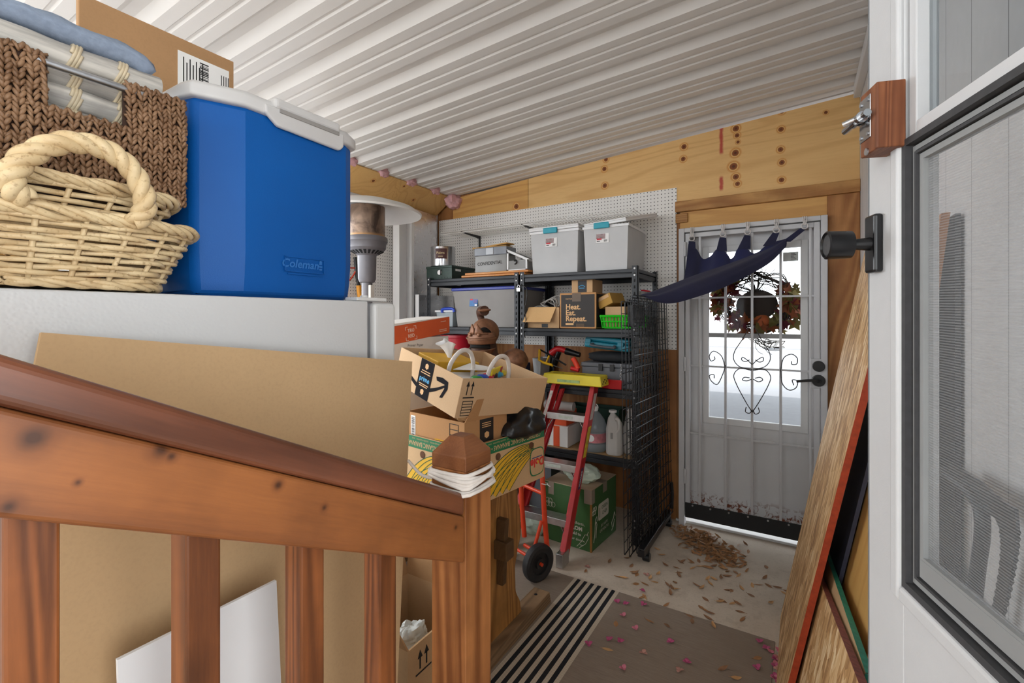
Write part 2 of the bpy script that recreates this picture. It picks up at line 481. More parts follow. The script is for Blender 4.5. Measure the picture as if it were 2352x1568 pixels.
struct(MB().box(-.762, DX0+.055, YB-.03, YB-.013, DZ+.05, 2.19).build('trim_6', M_LUMBER, bevel=.003))
# ---- left wall: solid towards the corner, window openings in front of it
mb = MB()
mb.box(XL-.10, XL, 2.22, YB+.1, 0, 2.60)
mb.box(XL-.10, XL, -2.6, 2.22, 0, .90)
mb.box(XL-.10, XL, -2.6, 2.22, 2.44, 2.60)
mb.box(XL-.10, XL, -.62, -.52, .90, 2.44); mb.box(XL-.10, XL, .90, .98, .90, 2.44)
struct(mb.build('wall_left', M_WHITE))
# sloping plywood strip under the eave
a0 = V((-2.782, YB-.02, Z_EAVE-.012)); b0 = V((-2.985, YB-.02, 2.43))
k3 = [(-2.85, 2.55, 2.52, .012), (-2.9, 3.05, 2.48, .012), (-2.82, 2.85, 2.55, .009), (-2.93, 2.3, 2.46, .014), (-2.9, 2.75, 2.47, .008)]
M_PLY3 = m_ply('plywood_eave', k3, axis='z', rot=(0,0,0), base=(216,172,108), dark=(184,130,70))
mb = MB(); n_ = V((-.155, 0, .203)).normalized()*.012
for (ya, yb_) in ((-2.4, 2.21), (2.225, YB-.03)):
    A = [V((a0.x, ya, a0.z)), V((a0.x, yb_, a0.z)), V((b0.x, yb_, b0.z)), V((b0.x, ya, b0.z))]
    mb.hexa(A, [p + V((-n_.z, 0, n_.x))*0 + V((-.010, 0, .012)) for p in A])
struct(mb.build('trim_7', M_PLY3))
# ---- right wall: white house siding with upright grooves
def m_siding():
    g = G('white_siding', .5, 0, .4); v = g.co(); o = g.xyz(v)
    f = g.math('ABSOLUTE', g.math('SUBTRACT', g.math('FRACT', g.math('DIVIDE', g.math('SUBTRACT', o[1], SID_Y), .203)), .5))
    c = g.mix(g.noise(v, 30, 4), (206,206,206), (220,220,220)); c = g.mix(g.step(f, .490, .497), c, (96,96,98)); g.col(c).bump(g.noise(v, 60, 3), .1, .001); return g.m
SID_Y = onX(2270, 700, XR).y - .1015
struct(MB().box(XR, XR+.08, .42, YB+.1, 0, 2.95).box(XR, XR+.08, -2.6, -.70, 0, 2.95).box(XR, XR+.08, -.70, .42, 2.5, 2.95).build('wall_right', m_siding()))
mb = MB()
mb.box(XR-.035, XR, -2.5, YB-.05, ceil_at(XR, 0)-.075, ceil_at(XR, 0)-.005)
struct(mb.build('trim_8', M_WHITE, bevel=.003))
struct(MB().box(XR+.08, 1.6, -2.6, YB+.1, 2.78, 2.95).build('roof_house', M_WHITE))
struct(MB().box(1.55, 1.6, -2.6, YB+.1, 0, .7).box(1.55, 1.6, -2.6, YB+.1, 2.3, 2.78).box(1.55, 1.6, -2.6, -1.3, .7, 2.3).box(1.55, 1.6, .9, YB+.1, .7, 2.3).build('wall_house', M_WHITE))  # unseen wall added to cut the doorway light, opening sized for that
struct(MB().box(XR+.08, 1.6, -.7, .42, .0, .45).build('floor_house', M_LUMBER))
# unseen roof slab outside, added to shade the ground near the door
struct(MB().box(-7, 7, YB+.35, 12.0, 3.05, 3.12).build('roof_shade', M_ROOF))
struct(MB().box(-12, 10, 26, 26.3, -.05, 1.25).build('wall_yard', plain('yard_block', (205,200,194), .8)))

# ---- pegboards on the walls
pa, pb = onY(1099, 500, YB).x, onY(1555, 500, YB).x
pz0, pz1 = 1.222, 2.382
def pegb(name, label, x0, x1, y0, y1, z0, z1):
    return tag(MB().box(x0, x1, y0, y1, z0, z1).build(name, M_PEG, bevel=.0008), label, 'pegboard', 'white pegboard panels on the walls')
pegb('pegboard', 'wide white pegboard panel on back wall behind the white storage bins', pa+.001, pb, YB-.012, YB-.003, pz0, pz1)
pegb('pegboard', 'narrow white pegboard panel on back wall beside the foil board', XL+.03, pa-.001, YB-.012, YB-.003, pz0, pz1)
pegb('pegboard', 'white pegboard panel on left wall behind the patio heater', XL+.001, XL+.010, 2.24, 3.3, .9, 2.40)

# ---- insulation stuffed into the ribs at the eave
M_INS = plain('pink_insulation', (216,168,170), .95, 0, .18, 40, .1, .6, 90)
names = ['in the corner, the largest tuft', 'first along from the corner', 'second along from the corner', 'third along from the corner', 'beside the blue cooler']
for k, (x, y, sx) in enumerate(((1052,458,.125),(1000,434,.072),(945,412,.075),(880,392,.072),(822,374,.07))):
    p = onX(x, y, -2.776)
    yy = y0 + (0 if k == 0 else -k)*PER + .055
    o = MB().ball((0,0,0), sx*.62, 20, (.6,1,.62), fn=lambda d, k=k: 1+.5*noise.noise(d*2.2+V((k*7,0,0)))+.22*noise.noise(d*6+V((k*3,1,0)))).build('insulation_tuft', M_INS, smooth=60)
    o.scale = (1.3, 1.45, 1.45); o.location = (-2.755 if k == 0 else -2.79, yy-(.05 if k == 0 else 0), Z_EAVE-(.05 if k == 0 else -.012))
    tag(o, 'pink insulation stuffed under a ceiling rib above plywood strip, '+names[k], 'insulation', 'pink insulation tufts at the eave')

# ================= DOORS AT THE BACK =================
YG = YB-.045    # security door plane
def gp(x, y): return onY(x, y, YG)
d1 = bpy.data.objects.new('door_1', None); COL.objects.link(d1); struct(d1); d1['label'] = 'white barred security door with lever handle'
d1.location = (-.30, YG, 0)
gx0, gx1 = DX0+.012, DX1-.012
mb = MB()
mb.box(gx0-.008, gx0+.030, YG-.03, YG+.03, .0, DZ); mb.box(gx1-.030, gx1+.004, YG-.03, YG+.03, 0, DZ); mb.box(gx0+.0305, gx1-.0305, YG-.03, YG+.03, DZ-.03, DZ)
mb.build('door_frame', M_BARS, d1, bevel=.003)
mb = MB()
fx0, fx1 = gx0+.034, gx1-.034
mb.box(fx0, fx0+.030, YG-.016, YG+.016, .064, DZ-.036); mb.box(fx1-.032, fx1, YG-.016, YG+.016, .064, DZ-.036)
mb.box(fx0+.03, fx1-.032, YG-.016, YG+.016, DZ-.066, DZ-.036)
mb.build('door_rail', M_BARS, d1, bevel=.003)
zz = [gp(1608, 684).z, gp(1608, 840).z, gp(1608, 996).z]
for x in (1607.5, 1666.5, 1727.5, 1793, 1861):
    p = gp(x, 900); MB().box(p.x-.0075, p.x+.0075, YG-.0075, YG+.0075, .08, DZ-.05).build('upright_bar', M_BARS, d1, bevel=.0015)
for z in zz: MB().box(fx0+.02, fx1-.02, YG-.006, YG+.006, z-.006, z+.006).build('cross_bar', M_BARS, d1, bevel=.001)
def spiral(cx, cy, r0, a0, turns, shrink, sgn, n=40):
    out = []
    for i in range(n+1):
        t = i/n; a = a0+sgn*turns*2*pi*t; r = r0*(1-shrink*t); out.append((cx+r*cos(a), cy+r*sin(a)))
    return out
def scroll(pts, r=.0032):
    MB().tube([gp(x, y)+V((0, -.008, 0)) for x, y in pts], r, 6).build('scroll', M_DARKIRON, d1, smooth=180)
def cr2(p, n=10): return [(q.x, q.y) for q in bez([V((a, b, 0)) for a, b in p], n)]
scroll(cr2([(1666,845),(1658,818),(1640,806),(1630,816),(1633,828),(1642,825),(1641,818)]))
scroll(cr2([(1667,838),(1660,860),(1648,882),(1634,874),(1630,862),(1640,860),(1641,868)]))
scroll(cr2([(1793,850),(1800,822),(1818,813),(1831,822),(1830,835),(1819,836),(1818,829)]))
scroll(cr2([(1793,850),(1797,880),(1812,895),(1828,890),(1832,875),(1820,872),(1823,884)]))
scroll(cr2([(1727,848),(1700,842),(1686,826),(1688,806),(1706,778),(1724,745)]))
scroll(cr2([(1729,848),(1756,842),(1769,826),(1766,806),(1748,778),(1731,745)]))
scroll(cr2([(1727,836),(1716,826),(1706,820),(1704,826),(1712,830),(1722,826)]))
scroll(cr2([(1729,836),(1740,826),(1752,820),(1753,828),(1744,831),(1735,826)]))
scroll(cr2([(1726,850),(1700,846),(1686,860),(1692,882),(1712,920),(1728,946)]))
scroll(cr2([(1730,850),(1756,848),(1770,864),(1764,886),(1744,922),(1728,946)]))
scroll(cr2([(1727,870),(1716,874),(1706,872),(1710,866),(1722,867)]))
scroll(cr2([(1730,870),(1742,876),(1752,872),(1746,866),(1734,868)]))
scroll(cr2([(1728,940),(1722,948),(1713,945),(1714,934)])); scroll(cr2([(1729,940),(1735,950),(1744,946),(1742,935)]))
for z in (onY(1568, 540+34, YG).z, 1.13, .35):
    MB().cyl((gx0+.035, YG-.032, z-.05), (gx0+.035, YG-.032, z+.05), .009).build('hinge', M_BARS, d1, smooth=40)
pl0, pl1 = gp(1861, 822), gp(1916, 893)
lp = MB().box(pl0.x, DX1-.03, YG-.026, YG+.02, pl1.z, pl0.z).build('lock_plate', M_BARS, d1, bevel=.003)
c1 = gp(1880, 840); MB().cyl((c1.x, YG-.026, c1.z), (c1.x, YG-.046, c1.z), .034, .031, 28).build('deadbolt', M_BLKPL, lp, smooth=40, bevel=.002)
c2 = gp(1880, 873)
h_ = MB().cyl((c2.x, YG-.026, c2.z), (c2.x, YG-.042, c2.z), .037, .033, 28)
h_.tube(bez([(c2.x, YG-.04, c2.z), (c2.x, YG-.078, c2.z), (c2.x-.035, YG-.083, c2.z+.006), (c2.x-.115, YG-.075, c2.z-.006)], 6), .0085, 8)
h_.build('lever_handle', M_BLKPL, lp, smooth=40)
mb = MB().box(fx0, fx1, YG-.022, YG-.014, .062, .165)
mb.build('door_sweep', plain('black_rubber', (24,26,28), .6, 0, .2, 20), d1, bevel=.002)
mb = MB()
for i in range(7): x = fx0+.05+i*(fx1-fx0-.1)/6; mb.cyl((x, YG-.022, .152), (x, YG-.026, .152), .006, n=10)
mb.build('screw', M_GALV, d1)
# exterior door with a glazed opening behind it
YD = YB+.055
def dp(x, y): return onY(x, y, YD)
d2 = bpy.data.objects.new('door_2', None); COL.objects.link(d2); struct(d2); d2['label'] = 'white half glazed exterior door behind the security door'
d2.location = (-.30, YD, 0)
w0, w1 = dp(1626, 700).x, dp(1842, 700).x; wz1, wz0 = dp(1842, 563).z, dp(1842, 982).z
mb = MB(); X0, X1 = DX0-.01, DX1+.01
mb.box(X0, w0, YD, YD+.045, .075, DZ+.02); mb.box(w1, X1, YD, YD+.045, .075, DZ+.02)
mb.box(w0, w1, YD, YD+.045, .075, wz0); mb.box(w0, w1, YD, YD+.045, wz1, DZ+.02)
mb.build('door_slab', M_DOORW, d2)
fr = MB(); e = .034
for (a, b, c, d) in ((w0-e, w0+.008, wz0-e, wz1+e), (w1-.008, w1+e, wz0-e, wz1+e)): fr.box(a, b, YD-.012, YD+.02, c, d)
fr.box(w0, w1, YD-.012, YD+.02, wz0-e, wz0+.010); fr.box(w0, w1, YD-.012, YD+.02, wz1-.010, wz1+e)
wf = fr.build('window_frame', M_WHITE, d2, bevel=.003)
rz_ = dp(1735, 771).z
MB().box(w0, w1, YD+.005, YD+.035, rz_-.016, rz_+.014).build('sash_rail', plain('sash_grey', (150,150,150), .5), wf, bevel=.002)
g = G('window_glass', .02, 0, .5); t = g.N('BsdfTransparent'); t.inputs[0].default_value = (.86, .88, .89, 1); gl = g.N('BsdfGlossy'); gl.inputs['Roughness'].default_value = .02
fz = g.N('LayerWeight'); mx = g.N('MixShader'); g.L(g.math('ADD', g.math('MULTIPLY', g.math('POWER', fz.outputs['Facing'], 5.0), .4), .003), mx.inputs[0]); g.L(t.outputs[0], mx.inputs[1]); g.L(gl.outputs[0], mx.inputs[2]); g.L(mx.outputs[0], g.out.inputs[0])
M_GLASS = g.m
MB().box(w0, w1, YD+.016, YD+.020, wz0, wz1).build('window_pane', M_GLASS, wf)
s0, s1 = dp(1798, 600), dp(1834, 577)
st = MB().box(s0.x, s1.x, YD+.0135, YD+.0155, s0.z, s1.z).build('sticker', plain('sticker_grey', (206,208,204), .6), wf)
mb = MB()
for i in range(5): mb.box(s0.x+.045, s1.x-.012-.006*(i % 3), YD+.0125, YD+.0135, s0.z+.012+i*.009, s0.z+.015+i*.009)
mb.build('lettering', M_INK, st)
struct(MB().box(DX0-.03, DX1+.03, YB-.01, YB+.34, -.002, .014).build('sill', M_WHITE, bevel=.004))

# ---- wreath hanging outside on the glass
wc = onY(1738, 694, YD+.12)
wr = thing('wreath', 'autumn wreath of leaves and twigs hanging outside the door glass', 'wreath', wc)
rr = random.Random(3); mb = MB()
for k in range(16):
    pts = []; R0 = .19+rr.uniform(-.035, .035); ph = rr.uniform(0, 6.28)
    for i in range(49):
        a = 2*pi*i/48; q = R0+.018*sin(5*a+ph)+.01*sin(9*a+2*ph)
        pts.append((q*cos(a)*1.05, .018*sin(3*a+ph), q*sin(a)*.92))
    mb.tube(pts, .0035, 5)
for k in range(40):
    a = rr.uniform(.15, pi-.15); r1 = rr.uniform(.12, .23)
    mb.tube([(0, -.02, .06), (r1*.5*cos(a), -.03, .06+r1*.5*sin(a)), (r1*cos(a), -.02, .06+r1*sin(a)*.85)], .002, 4)
for k in range(14):
    a = rr.uniform(0, 6.28); P = V((rr.uniform(-.02, .08), -.01, -.22))
    mb.tube([P+V((.05*cos(a+t*.5)+.01*t, .01*sin(t), -.11*t/8+.03*sin(a+t*.6))) for t in range(9)], .0022, 4)
mb.build('twig_ring', plain('twig_brown', (58,42,32), .8), wr, world=False, smooth=180)
def leaf5(M, r):
    pts = []
    for i in range(10):
        a = 2*pi*i/10; q = r*(1 if i % 2 == 0 else .48); pts.append((q*cos(a), q*sin(a)))
    return pts
for nm, c, n in (('olive_leaf_cluster', (116,100,36), 62), ('rust_leaf_cluster', (150,72,26), 60), ('burgundy_leaf_cluster', (112,26,40), 48)):
    mb = MB()
    for k in range(n):
        a = rr.uniform(0, 6.28); q = rr.uniform(.14, .28)
        if abs(a-pi/2) < .75: q = rr.uniform(.22, .26); a += 1.2
        M = T(q*cos(a)*1.08, rr.uniform(-.06, .02), q*sin(a)*.78-.01) @ RZ(rr.uniform(-70, 70)) @ RX(90+rr.uniform(-50, 50)) @ RZ(rr.uniform(0, 360))
        r_ = rr.uniform(.030, .058); mb.prism([(r_*(1 if i % 2 == 0 else .5)*cos(2*pi*i/10), r_*(1 if i % 2 == 0 else .5)*sin(2*pi*i/10)) for i in range(10)], -.0006, .0006, M)
    mb.build(nm, plain(nm, c, .7, 0, .25), wr, world=False)
MB().ball((0, 0, -.02), .105, 20, (1.25, .5, 1.0), fn=lambda d: 1+.1*noise.noise(d*4)).build('burlap_body', plain('burlap_brown', (58,42,32), .9, 0, .3, 60), wr, world=False, smooth=60)
MB().ball((.035, -.02, -.125), .05, 20, (1, .7, .8), fn=lambda d: 1+.07*abs(cos(5*atan2(d.y, d.x)))).build('pumpkin', plain('pumpkin_orange', (206,96,38), .6), wr, world=False, smooth=60)

# ================= LIGHT AND CAMERA =================
W = bpy.data.worlds.new('sky'); SC.world = W; W.use_nodes = True
bg = W.node_tree.nodes['Background']; bg.inputs[0].default_value = (.93, .97, 1.0, 1); bg.inputs[1].default_value = SKY
sun = bpy.data.lights.new('sun', 'SUN'); sun.energy = SUN; sun.angle = radians(1); sun.color = (1, .96, .9)
so = bpy.data.objects.new('sun', sun); COL.objects.link(so); so.location = (8, 12, 14)
so.rotation_euler = (V((0, .5, .87))).to_track_quat('Z', 'Y').to_euler()
def portal(name, loc, rot, sx, sy):
    l = bpy.data.lights.new(name, 'AREA'); l.shape = 'RECTANGLE'; l.size = sx; l.size_y = sy; l.cycles.is_portal = True
    o = bpy.data.objects.new(name, l); COL.objects.link(o); o.location = loc; o.rotation_euler = [radians(a) for a in rot]; return o
portal('portal_left', (XL-.02, -.1, 1.67), (0, -90, 0), 1.56, 5.0)
portal('portal_doorway', (XR+.06, -.14, 1.45), (0, 90, 0), 2.1, 1.1)
struct(MB().box(XL-.1, XR+.08, -2.62, -2.52, 0, 1.0).box(XL-.1, XR+.08, -2.62, -2.52, 2.42, 3.0).box(-.9, XR+.08, -2.62, -2.52, 1.0, 2.42).box(XL-.1, -2.8, -2.62, -2.52, 1.0, 2.42).build('wall_front', M_WHITE))  # unseen wall; its opening is added to brighten the back of the room
portal('portal_front', (-1.85, -2.63, 1.71), (90, 0, 0), 1.9, 1.42)
cam = bpy.data.cameras.new('camera'); cam.sensor_width = 36; cam.lens = F/2352*36; cam.shift_y = -(784-HY)/2352; cam.clip_start = .02
co_ = bpy.data.objects.new('camera', cam); COL.objects.link(co_); co_.location = (0, 0, H); co_.rotation_euler = (radians(90), 0, YAW)
SC.camera = co_
SC.view_settings.view_transform = 'Standard'; SC.view_settings.look = 'None'; SC.view_settings.exposure = EXPO; SC.view_settings.gamma = 1
SC.view_settings.use_curve_mapping = False
# ================= STAIR RAILING =================
RAILROT = math.degrees(math.atan2(1.43-1.112, .734-.106))
def rk(x, y, r):
    p = onX(x, y, -.56)-V((-.6, .734, 0)); q = Matrix.Rotation(radians(RAILROT), 3, 'X') @ p; return (q.x, q.y, q.z, r)
M_RAIL = wood('stained_rail', (148,90,46), (106,60,30), 'y', .42, 60, 3.0, rot=(RAILROT,0,0), spec=.4, pts=[rk(80,1005,.0105), rk(372,1032,.008), rk(395,1048,.0045), rk(640,1114,.005), rk(746,1166,.004), rk(20,1165,.006), rk(1048,1211,.004), rk(180,1108,.0025)])
M_CAP = wood('stained_cap', (122,72,48), (86,48,30), 'y', .33, 60, 3.0, rot=(RAILROT,0,0), spec=.5)
M_POST = wood('stained_post', (172,112,64), (118,68,34), 'z', .42, 70, 7)
M_BAL = wood('stained_baluster', (138,80,40), (92,50,22), 'z', .45, 70, 7, knots=4.0)
PX, PY = -.56, .734
rl = thing('stair_railing', 'brown stained wooden stair railing with square balusters and newel post', 'railing', (-.6, .734, 0))
# newel post with pyramid-chamfered top
S = .088; x0, x1, y0_, y1_ = PX-S, PX, PY, PY+S; zs, zt, zb = 1.178, 1.211, 1.218
def sq(i, z): return [V((x0+i, y0_+i, z)), V((x1-i, y0_+i, z)), V((x1-i, y1_-i, z)), V((x0+i, y1_-i, z))]
MB().loft([sq(0, 0), sq(0, zs-.028)]).build('newel_post', M_POST, rl, bevel=.002)
MB().loft([sq(0, zs-.028), sq(0, zs), sq(.026, zt)]).build('post_cap', wood('stained_post_cap', (158,104,66), (112,66,38), 'y', .42, 80, 3, contrast=.4), rl, bevel=.002)
# sloping side board and cap
tn = (1.43-1.112)/(.734-.106)
def zl(y, z1): return z1 + tn*(PY-y)
def slope_board(x0, x1, ya, yb, zlo, zhi):
    return MB().hexa([(x0, ya, zl(ya, zlo)), (x1, ya, zl(ya, zlo)), (x1, yb, zl(yb, zlo)), (x0, yb, zl(yb, zlo))],
                     [(x0, ya, zl(ya, zhi)), (x1, ya, zl(ya, zhi)), (x1, yb, zl(yb, zhi)), (x0, yb, zl(yb, zhi))])
slope_board(PX-.038, PX-.001, -.45, PY-.001, .972, 1.064).build('side_board', M_RAIL, rl, bevel=.005, seg=3)
slope_board(PX-.090, PX+.000, -.45, PY-.001, 1.0643, 1.108).build('hand_rail', M_CAP, rl, bevel=.009, seg=4)
for k in range(-3, 4):
    yc = .5695 + (k-3)*.1450
    if yc < -.4: continue
    zt_ = zl(yc, 1.03)
    MB().box(-.640, -.600, yc-.019, yc+.019, 0.0, zt_).build('baluster', M_BAL, rl, bevel=.003)
# white cord wound on the newel post
M_CORD = plain('white_cord', (222,214,206), .8, 0, .08, 60)
cw = MB(); rr = random.Random(5)
def loop(z, dz, off):
    P = []
    c = [(x0-off, y0_-off), (x1+off, y0_-off), (x1+off, y1_+off), (x0-off, y1_+off)]
    zz_ = [z+rr.uniform(-dz, dz) for _ in range(4)]
    for i in range(4):
        a, b = V((*c[i], zz_[i])), V((*c[(i+1) % 4], zz_[(i+1) % 4])); sg = (b-a)
        o = V((sg.y, -sg.x, 0)).normalized()*.003
        for t in (.08, .35, .65, .92): P.append(a+sg*t + (o if .1 < t < .9 else V((0,0,0))))
    return P
for k, (z, dz, of) in enumerate(((1.142,.004,.004),(1.131,.010,.004),(1.122,.012,.0055),(1.113,.006,.004),(1.118,.018,.008),(1.128,.014,.0075),(1.138,.008,.007))):
    L_ = loop(z, dz, of); cw.tube(L_, .0042, 7, closed=True)
e0 = V((x0-.006, y0_+.02, 1.116)); e1 = onX(938, 1058, -.80)
cw.tube(bez([e1, e1.lerp(e0, .5)+V((0, 0, -.012)), e0], 8), .0036, 7)
tag(cw.build('rope', M_CORD, smooth=180), 'white cord wound several times round the newel post top', 'cord')

# ================= BOARDS BEHIND THE RAILING =================
M_HARD = cardboard('hardboard_tan', (192,160,120))
A = [onX(95, 763, -.902), onX(947, 830, -.902)]
A2 = onX(913, 1568, -.832); A3 = A[0] + (A2-A[1])
def ext(p, q, k): return p + (q-p)*k
B1 = ext(A[1], A2, 1.72); B0 = ext(A[0], A3, 1.72)
th = V((.009, 0, .001))
# standing on its lower corner and edge, keep above the floor
B1.z = max(B1.z, .02); B0.z = max(B0.z, .10)
tag(MB().hexa([A[0], A[1], B1, B0], [p-th for p in (A[0], A[1], B1, B0)]).build('hardboard_sheet', M_HARD), 'large tan hardboard sheet leaning on the white fridge side', 'board')
w0_, w1_ = onX(270, 1522, -.79), onX(635, 1328, -.79)
zt_ = (w0_.z+w1_.z)/2
tag(MB().hexa([(-.70, w0_.y, 0.0), (-.70, w1_.y-.006, 0.0), (-.79, w1_.y, zt_), (-.79, w0_.y, zt_)],
              [(-.706, w0_.y, 0.0), (-.706, w1_.y-.006, 0.0), (-.796, w1_.y, zt_), (-.796, w0_.y, zt_)]).build('white_board', M_WHITE),
    'narrow white panel leaning on the tan hardboard behind balusters', 'board')

# ================= FRIDGE =================
g = G('fridge_enamel', .38, 0, .5); v = g.co(); g.col((204,204,203)); g.bump(g.voro(v, 190, 'SMOOTH_F1'), .35, .0012); M_FR = g.m
M_FRS = plain('fridge_smooth', (216,216,214), .35, 0, .02)
FX, FT = -.95, 1.497
fr = thing('fridge', 'white textured top freezer fridge behind the railing, piled with baskets', 'fridge', (-1.3, .45, 0))
MB().box(FX-.70, FX, -.06, .832, .02, FT).build('body', M_FR, fr, bevel=.004)
MB().box(FX-.68, FX-.016, .835, .852, .10, FT-.008).build('gasket', plain('gasket_grey', (120,120,122), .6), fr)
dr = MB().box(FX-.70, FX-.001, .853, .932, 1.02, FT-.003).build('freezer_door', M_FRS, fr, bevel=.012, seg=4)
MB().box(FX-.70, FX-.001, .853, .932, .06, 1.008).build('fridge_door', M_FRS, fr, bevel=.012, seg=4)
MB().box(FX-.05, FX-.004, .80, .90, FT+.001, FT+.010).cyl((FX-.03, .845, FT), (FX-.03, .845, FT+.016), .010).build('hinge_cover', M_FRS, fr, bevel=.002)
MB().box(FX-.66, FX-.02, .0, .8, .007, .02).build('base', M_BLKPL, fr)

# ================= COOLER =================
CXP = -1.03
def cpx(x, y): return onX(x, y, CXP)
zb0 = FT
zlid0, zlid1 = cpx(553, 243).z, cpx(553, 199).z
ya, yc_, ybk = cpx(458, 400).y, cpx(553, 400).y, cpx(802, 500).y+.034
g = G('cooler_blue', .5, 0, .28); v = g.co(); g.col(g.mix(g.step(g.noise(v, 2, 3), .3, .7), (0,80,156), (4,92,172))).bump(g.noise(v, 420, 3), .25, .0012); M_CB = g.m
M_LID = plain('cooler_lid', (206,204,202), .45, 0, .03)
XB_ = CXP-.318
ck = thing('cooler', 'blue hard cooler with white lid standing on fridge top', 'cooler', (-1.24, .65, FT))
def ring(i, z):
    P = [(CXP-i, yc_+.01), (CXP-i, ybk-.045), (CXP-.02-i, ybk-.010-i*.5), (CXP-.07, ybk-i), (XB_+.07, ybk-i), (XB_+i, ybk-.05), (XB_+i, ya+.05), (XB_+.06, ya+i), (CXP-.075, ya+i), (CXP-.042-i, ya+.006+i)]
    return [V((a, b, z)) for a, b in P]
MB().loft([ring(.018, zb0+.001), ring(.007, zb0+.016), ring(.003, zb0+.05), ring(0, zb0+.10), ring(0, zlid0+.004)]).build('body', M_CB, ck, bevel=.012, seg=3, smooth=20)
# raised front panel
p0, p1 = cpx(560, 260), cpx(798, 640)
# handle pocket on the end face and side handle at the far end
MB().box(CXP-.24, CXP-.10, ya-.012, ya+.01, zlid0-.11, zlid0-.035).build('handle', M_CB, ck, bevel=.012, seg=4)
MB().box(CXP-.24, CXP-.06, ybk-.01, ybk+.018, zlid0-.17, zlid0-.07).build('handle', M_CB, ck, bevel=.012, seg=4)
# lid: band, domed top, apron with finger groove
def lring(o, z):
    return [V((p.x+(o if p.x > -1.2 else -o), p.y+(o if p.y > .65 else -o), z)) for p in ring(0, z)]
lid = MB().loft([lring(.004, zlid0), lring(.008, zlid0+.004), lring(.008, zlid0+.026), lring(.001, zlid1-.006), lring(-.03, zlid1+.006)]).build('lid', M_LID, ck, bevel=.003, smooth=50)
q0, q1 = cpx(612, 300).y, cpx(782, 300).y; za = cpx(700, 318).z
poly = [(q0-.012, zlid0+.022), (q0-.010, zlid0+.002), (q0+.004, za+.012), (q0+.020, za), (q1-.012, za-.004), (q1-.003, za+.004), (q1+.001, zlid0-.01), (q1+.002, zlid0+.022)]
Mx = Matrix(((0,0,1,0),(1,0,0,0),(0,1,0,0),(0,0,0,1)))
MB().prism(poly, CXP+.002, CXP+.014, Mx).build('lid_grip', M_LID, lid, bevel=.005, seg=3)
gy0, gy1 = cpx(622, 260).y, cpx(775, 320).y
MB().box(CXP-.01, CXP+.016, gy0, gy1, zlid1-.022, zlid1+.004).build('grip_ridge', M_LID, lid, bevel=.010, seg=4)
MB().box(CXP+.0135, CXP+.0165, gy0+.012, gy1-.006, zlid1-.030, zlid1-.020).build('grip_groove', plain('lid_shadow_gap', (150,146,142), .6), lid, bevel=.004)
# embossed maker's badge
b0, b1 = cpx(653, 618), cpx(743, 596)
bw, bh = b1.y-b0.y, .034
Mb = face_frame((CXP+.0005, (b0.y+b1.y)/2, (b0.z+b1.z)/2-.003), (0,1,0), (0,0,1))
mb = MB()
for s_ in (-1, 1):
    mb.cube((0, s_*(bh/2), .0012), (bw, .0025, .0025), Mb); mb.cube((s_*(bw/2), 0, .0012), (.0025, bh+.0025, .0025), Mb)
mb.cube((0, -bh/2-.006, .001), (bw*.86, .0025, .002), Mb)
bd = mb.build('badge_border', M_CB, ck)
Ms = Mb @ Matrix(((1,.18,0,0),(0,1,0,0),(0,0,1,0),(0,0,0,1)))
mb = MB(); mb.text('Coleman', .027, Ms @ T(-.011, .001, 0), depth=.0022, bold=.0006)
for k in range(3): mb.cube((bw*.40, -.007+k*.007, .0015), (.010-.002*abs(k-1), .004, .002), Mb)
mb.cyl(Mb @ V((bw*.40, .011, .001)), Mb @ V((bw*.40, .011, .003)), .004, n=10)
mb.build('lettering', plain('cooler_emboss', (40,112,186), .4), ck)

# ================= CARDBOARD BOX BEHIND =================
M_CARD = cardboard('cardboard', (178,138,98)); M_CARDL = cardboard('cardboard_light', (196,160,120)); M_CARDE = cardboard('cardboard_edge', (150,112,76))
def tape_label(mb, M, w, h, bars, text_lines):
    pass
bx = -1.36; by0, by1 = onX(180, 60, bx).y, onX(537, 150, bx).y; bz = 2.175
cb = thing('cardboard_box', 'tall flattened brown cardboard carton with white shipping label behind the cooler', 'box', (bx-.008, (by0+by1)/2, FT))
MB().box(bx-.016, bx, by0, by1, FT+.001, bz).build('carton_body', M_CARD, cb, bevel=.002)
if True:
    mb = MB(); l0, l1 = onX(408, 200, bx), onX(522, 150, bx)
    lz0, lz1 = onX(410, 200, bx).z-.02, onX(410, 115, bx).z
    lb = MB().box(bx, bx+.0012, l0.y, l1.y+.004, lz0, lz1).build('shipping_label', M_PAPERW, cb)
    mb = MB(); Wd = l1.y-l0.y
    rr = random.Random(9)
    y = l0.y+Wd*.42; 
    zc = lz1-.055
    for k in range(22):
        h = rr.choice((.0012, .002, .003)); mb.box(bx+.0012, bx+.0016, l0.y+Wd*.42, l0.y+Wd*.60, lz0+.015+k*.0042, lz0+.015+k*.0042+h)
    for k in range(7):
        mb.box(bx+.0012, bx+.0016, l0.y+.012+k*.0075, l0.y+.0145+k*.0075, lz0+.02+.004*(k % 3), lz1-.012-.012*(k % 2))
    for k in range(9):
        mb.box(bx+.0012, bx+.0016, l0.y+Wd*.68+k*.0055, l0.y+Wd*.68+k*.0055+.0022, lz0+.012, lz0+.040-.006*(k % 2))
    for k in range(4): mb.box(bx+.0012, bx+.0016, l0.y+Wd*.86+k*.006, l0.y+Wd*.86+k*.006+.002, lz0+.03, lz1-.02)
    mb.build('lettering', M_INK, lb)

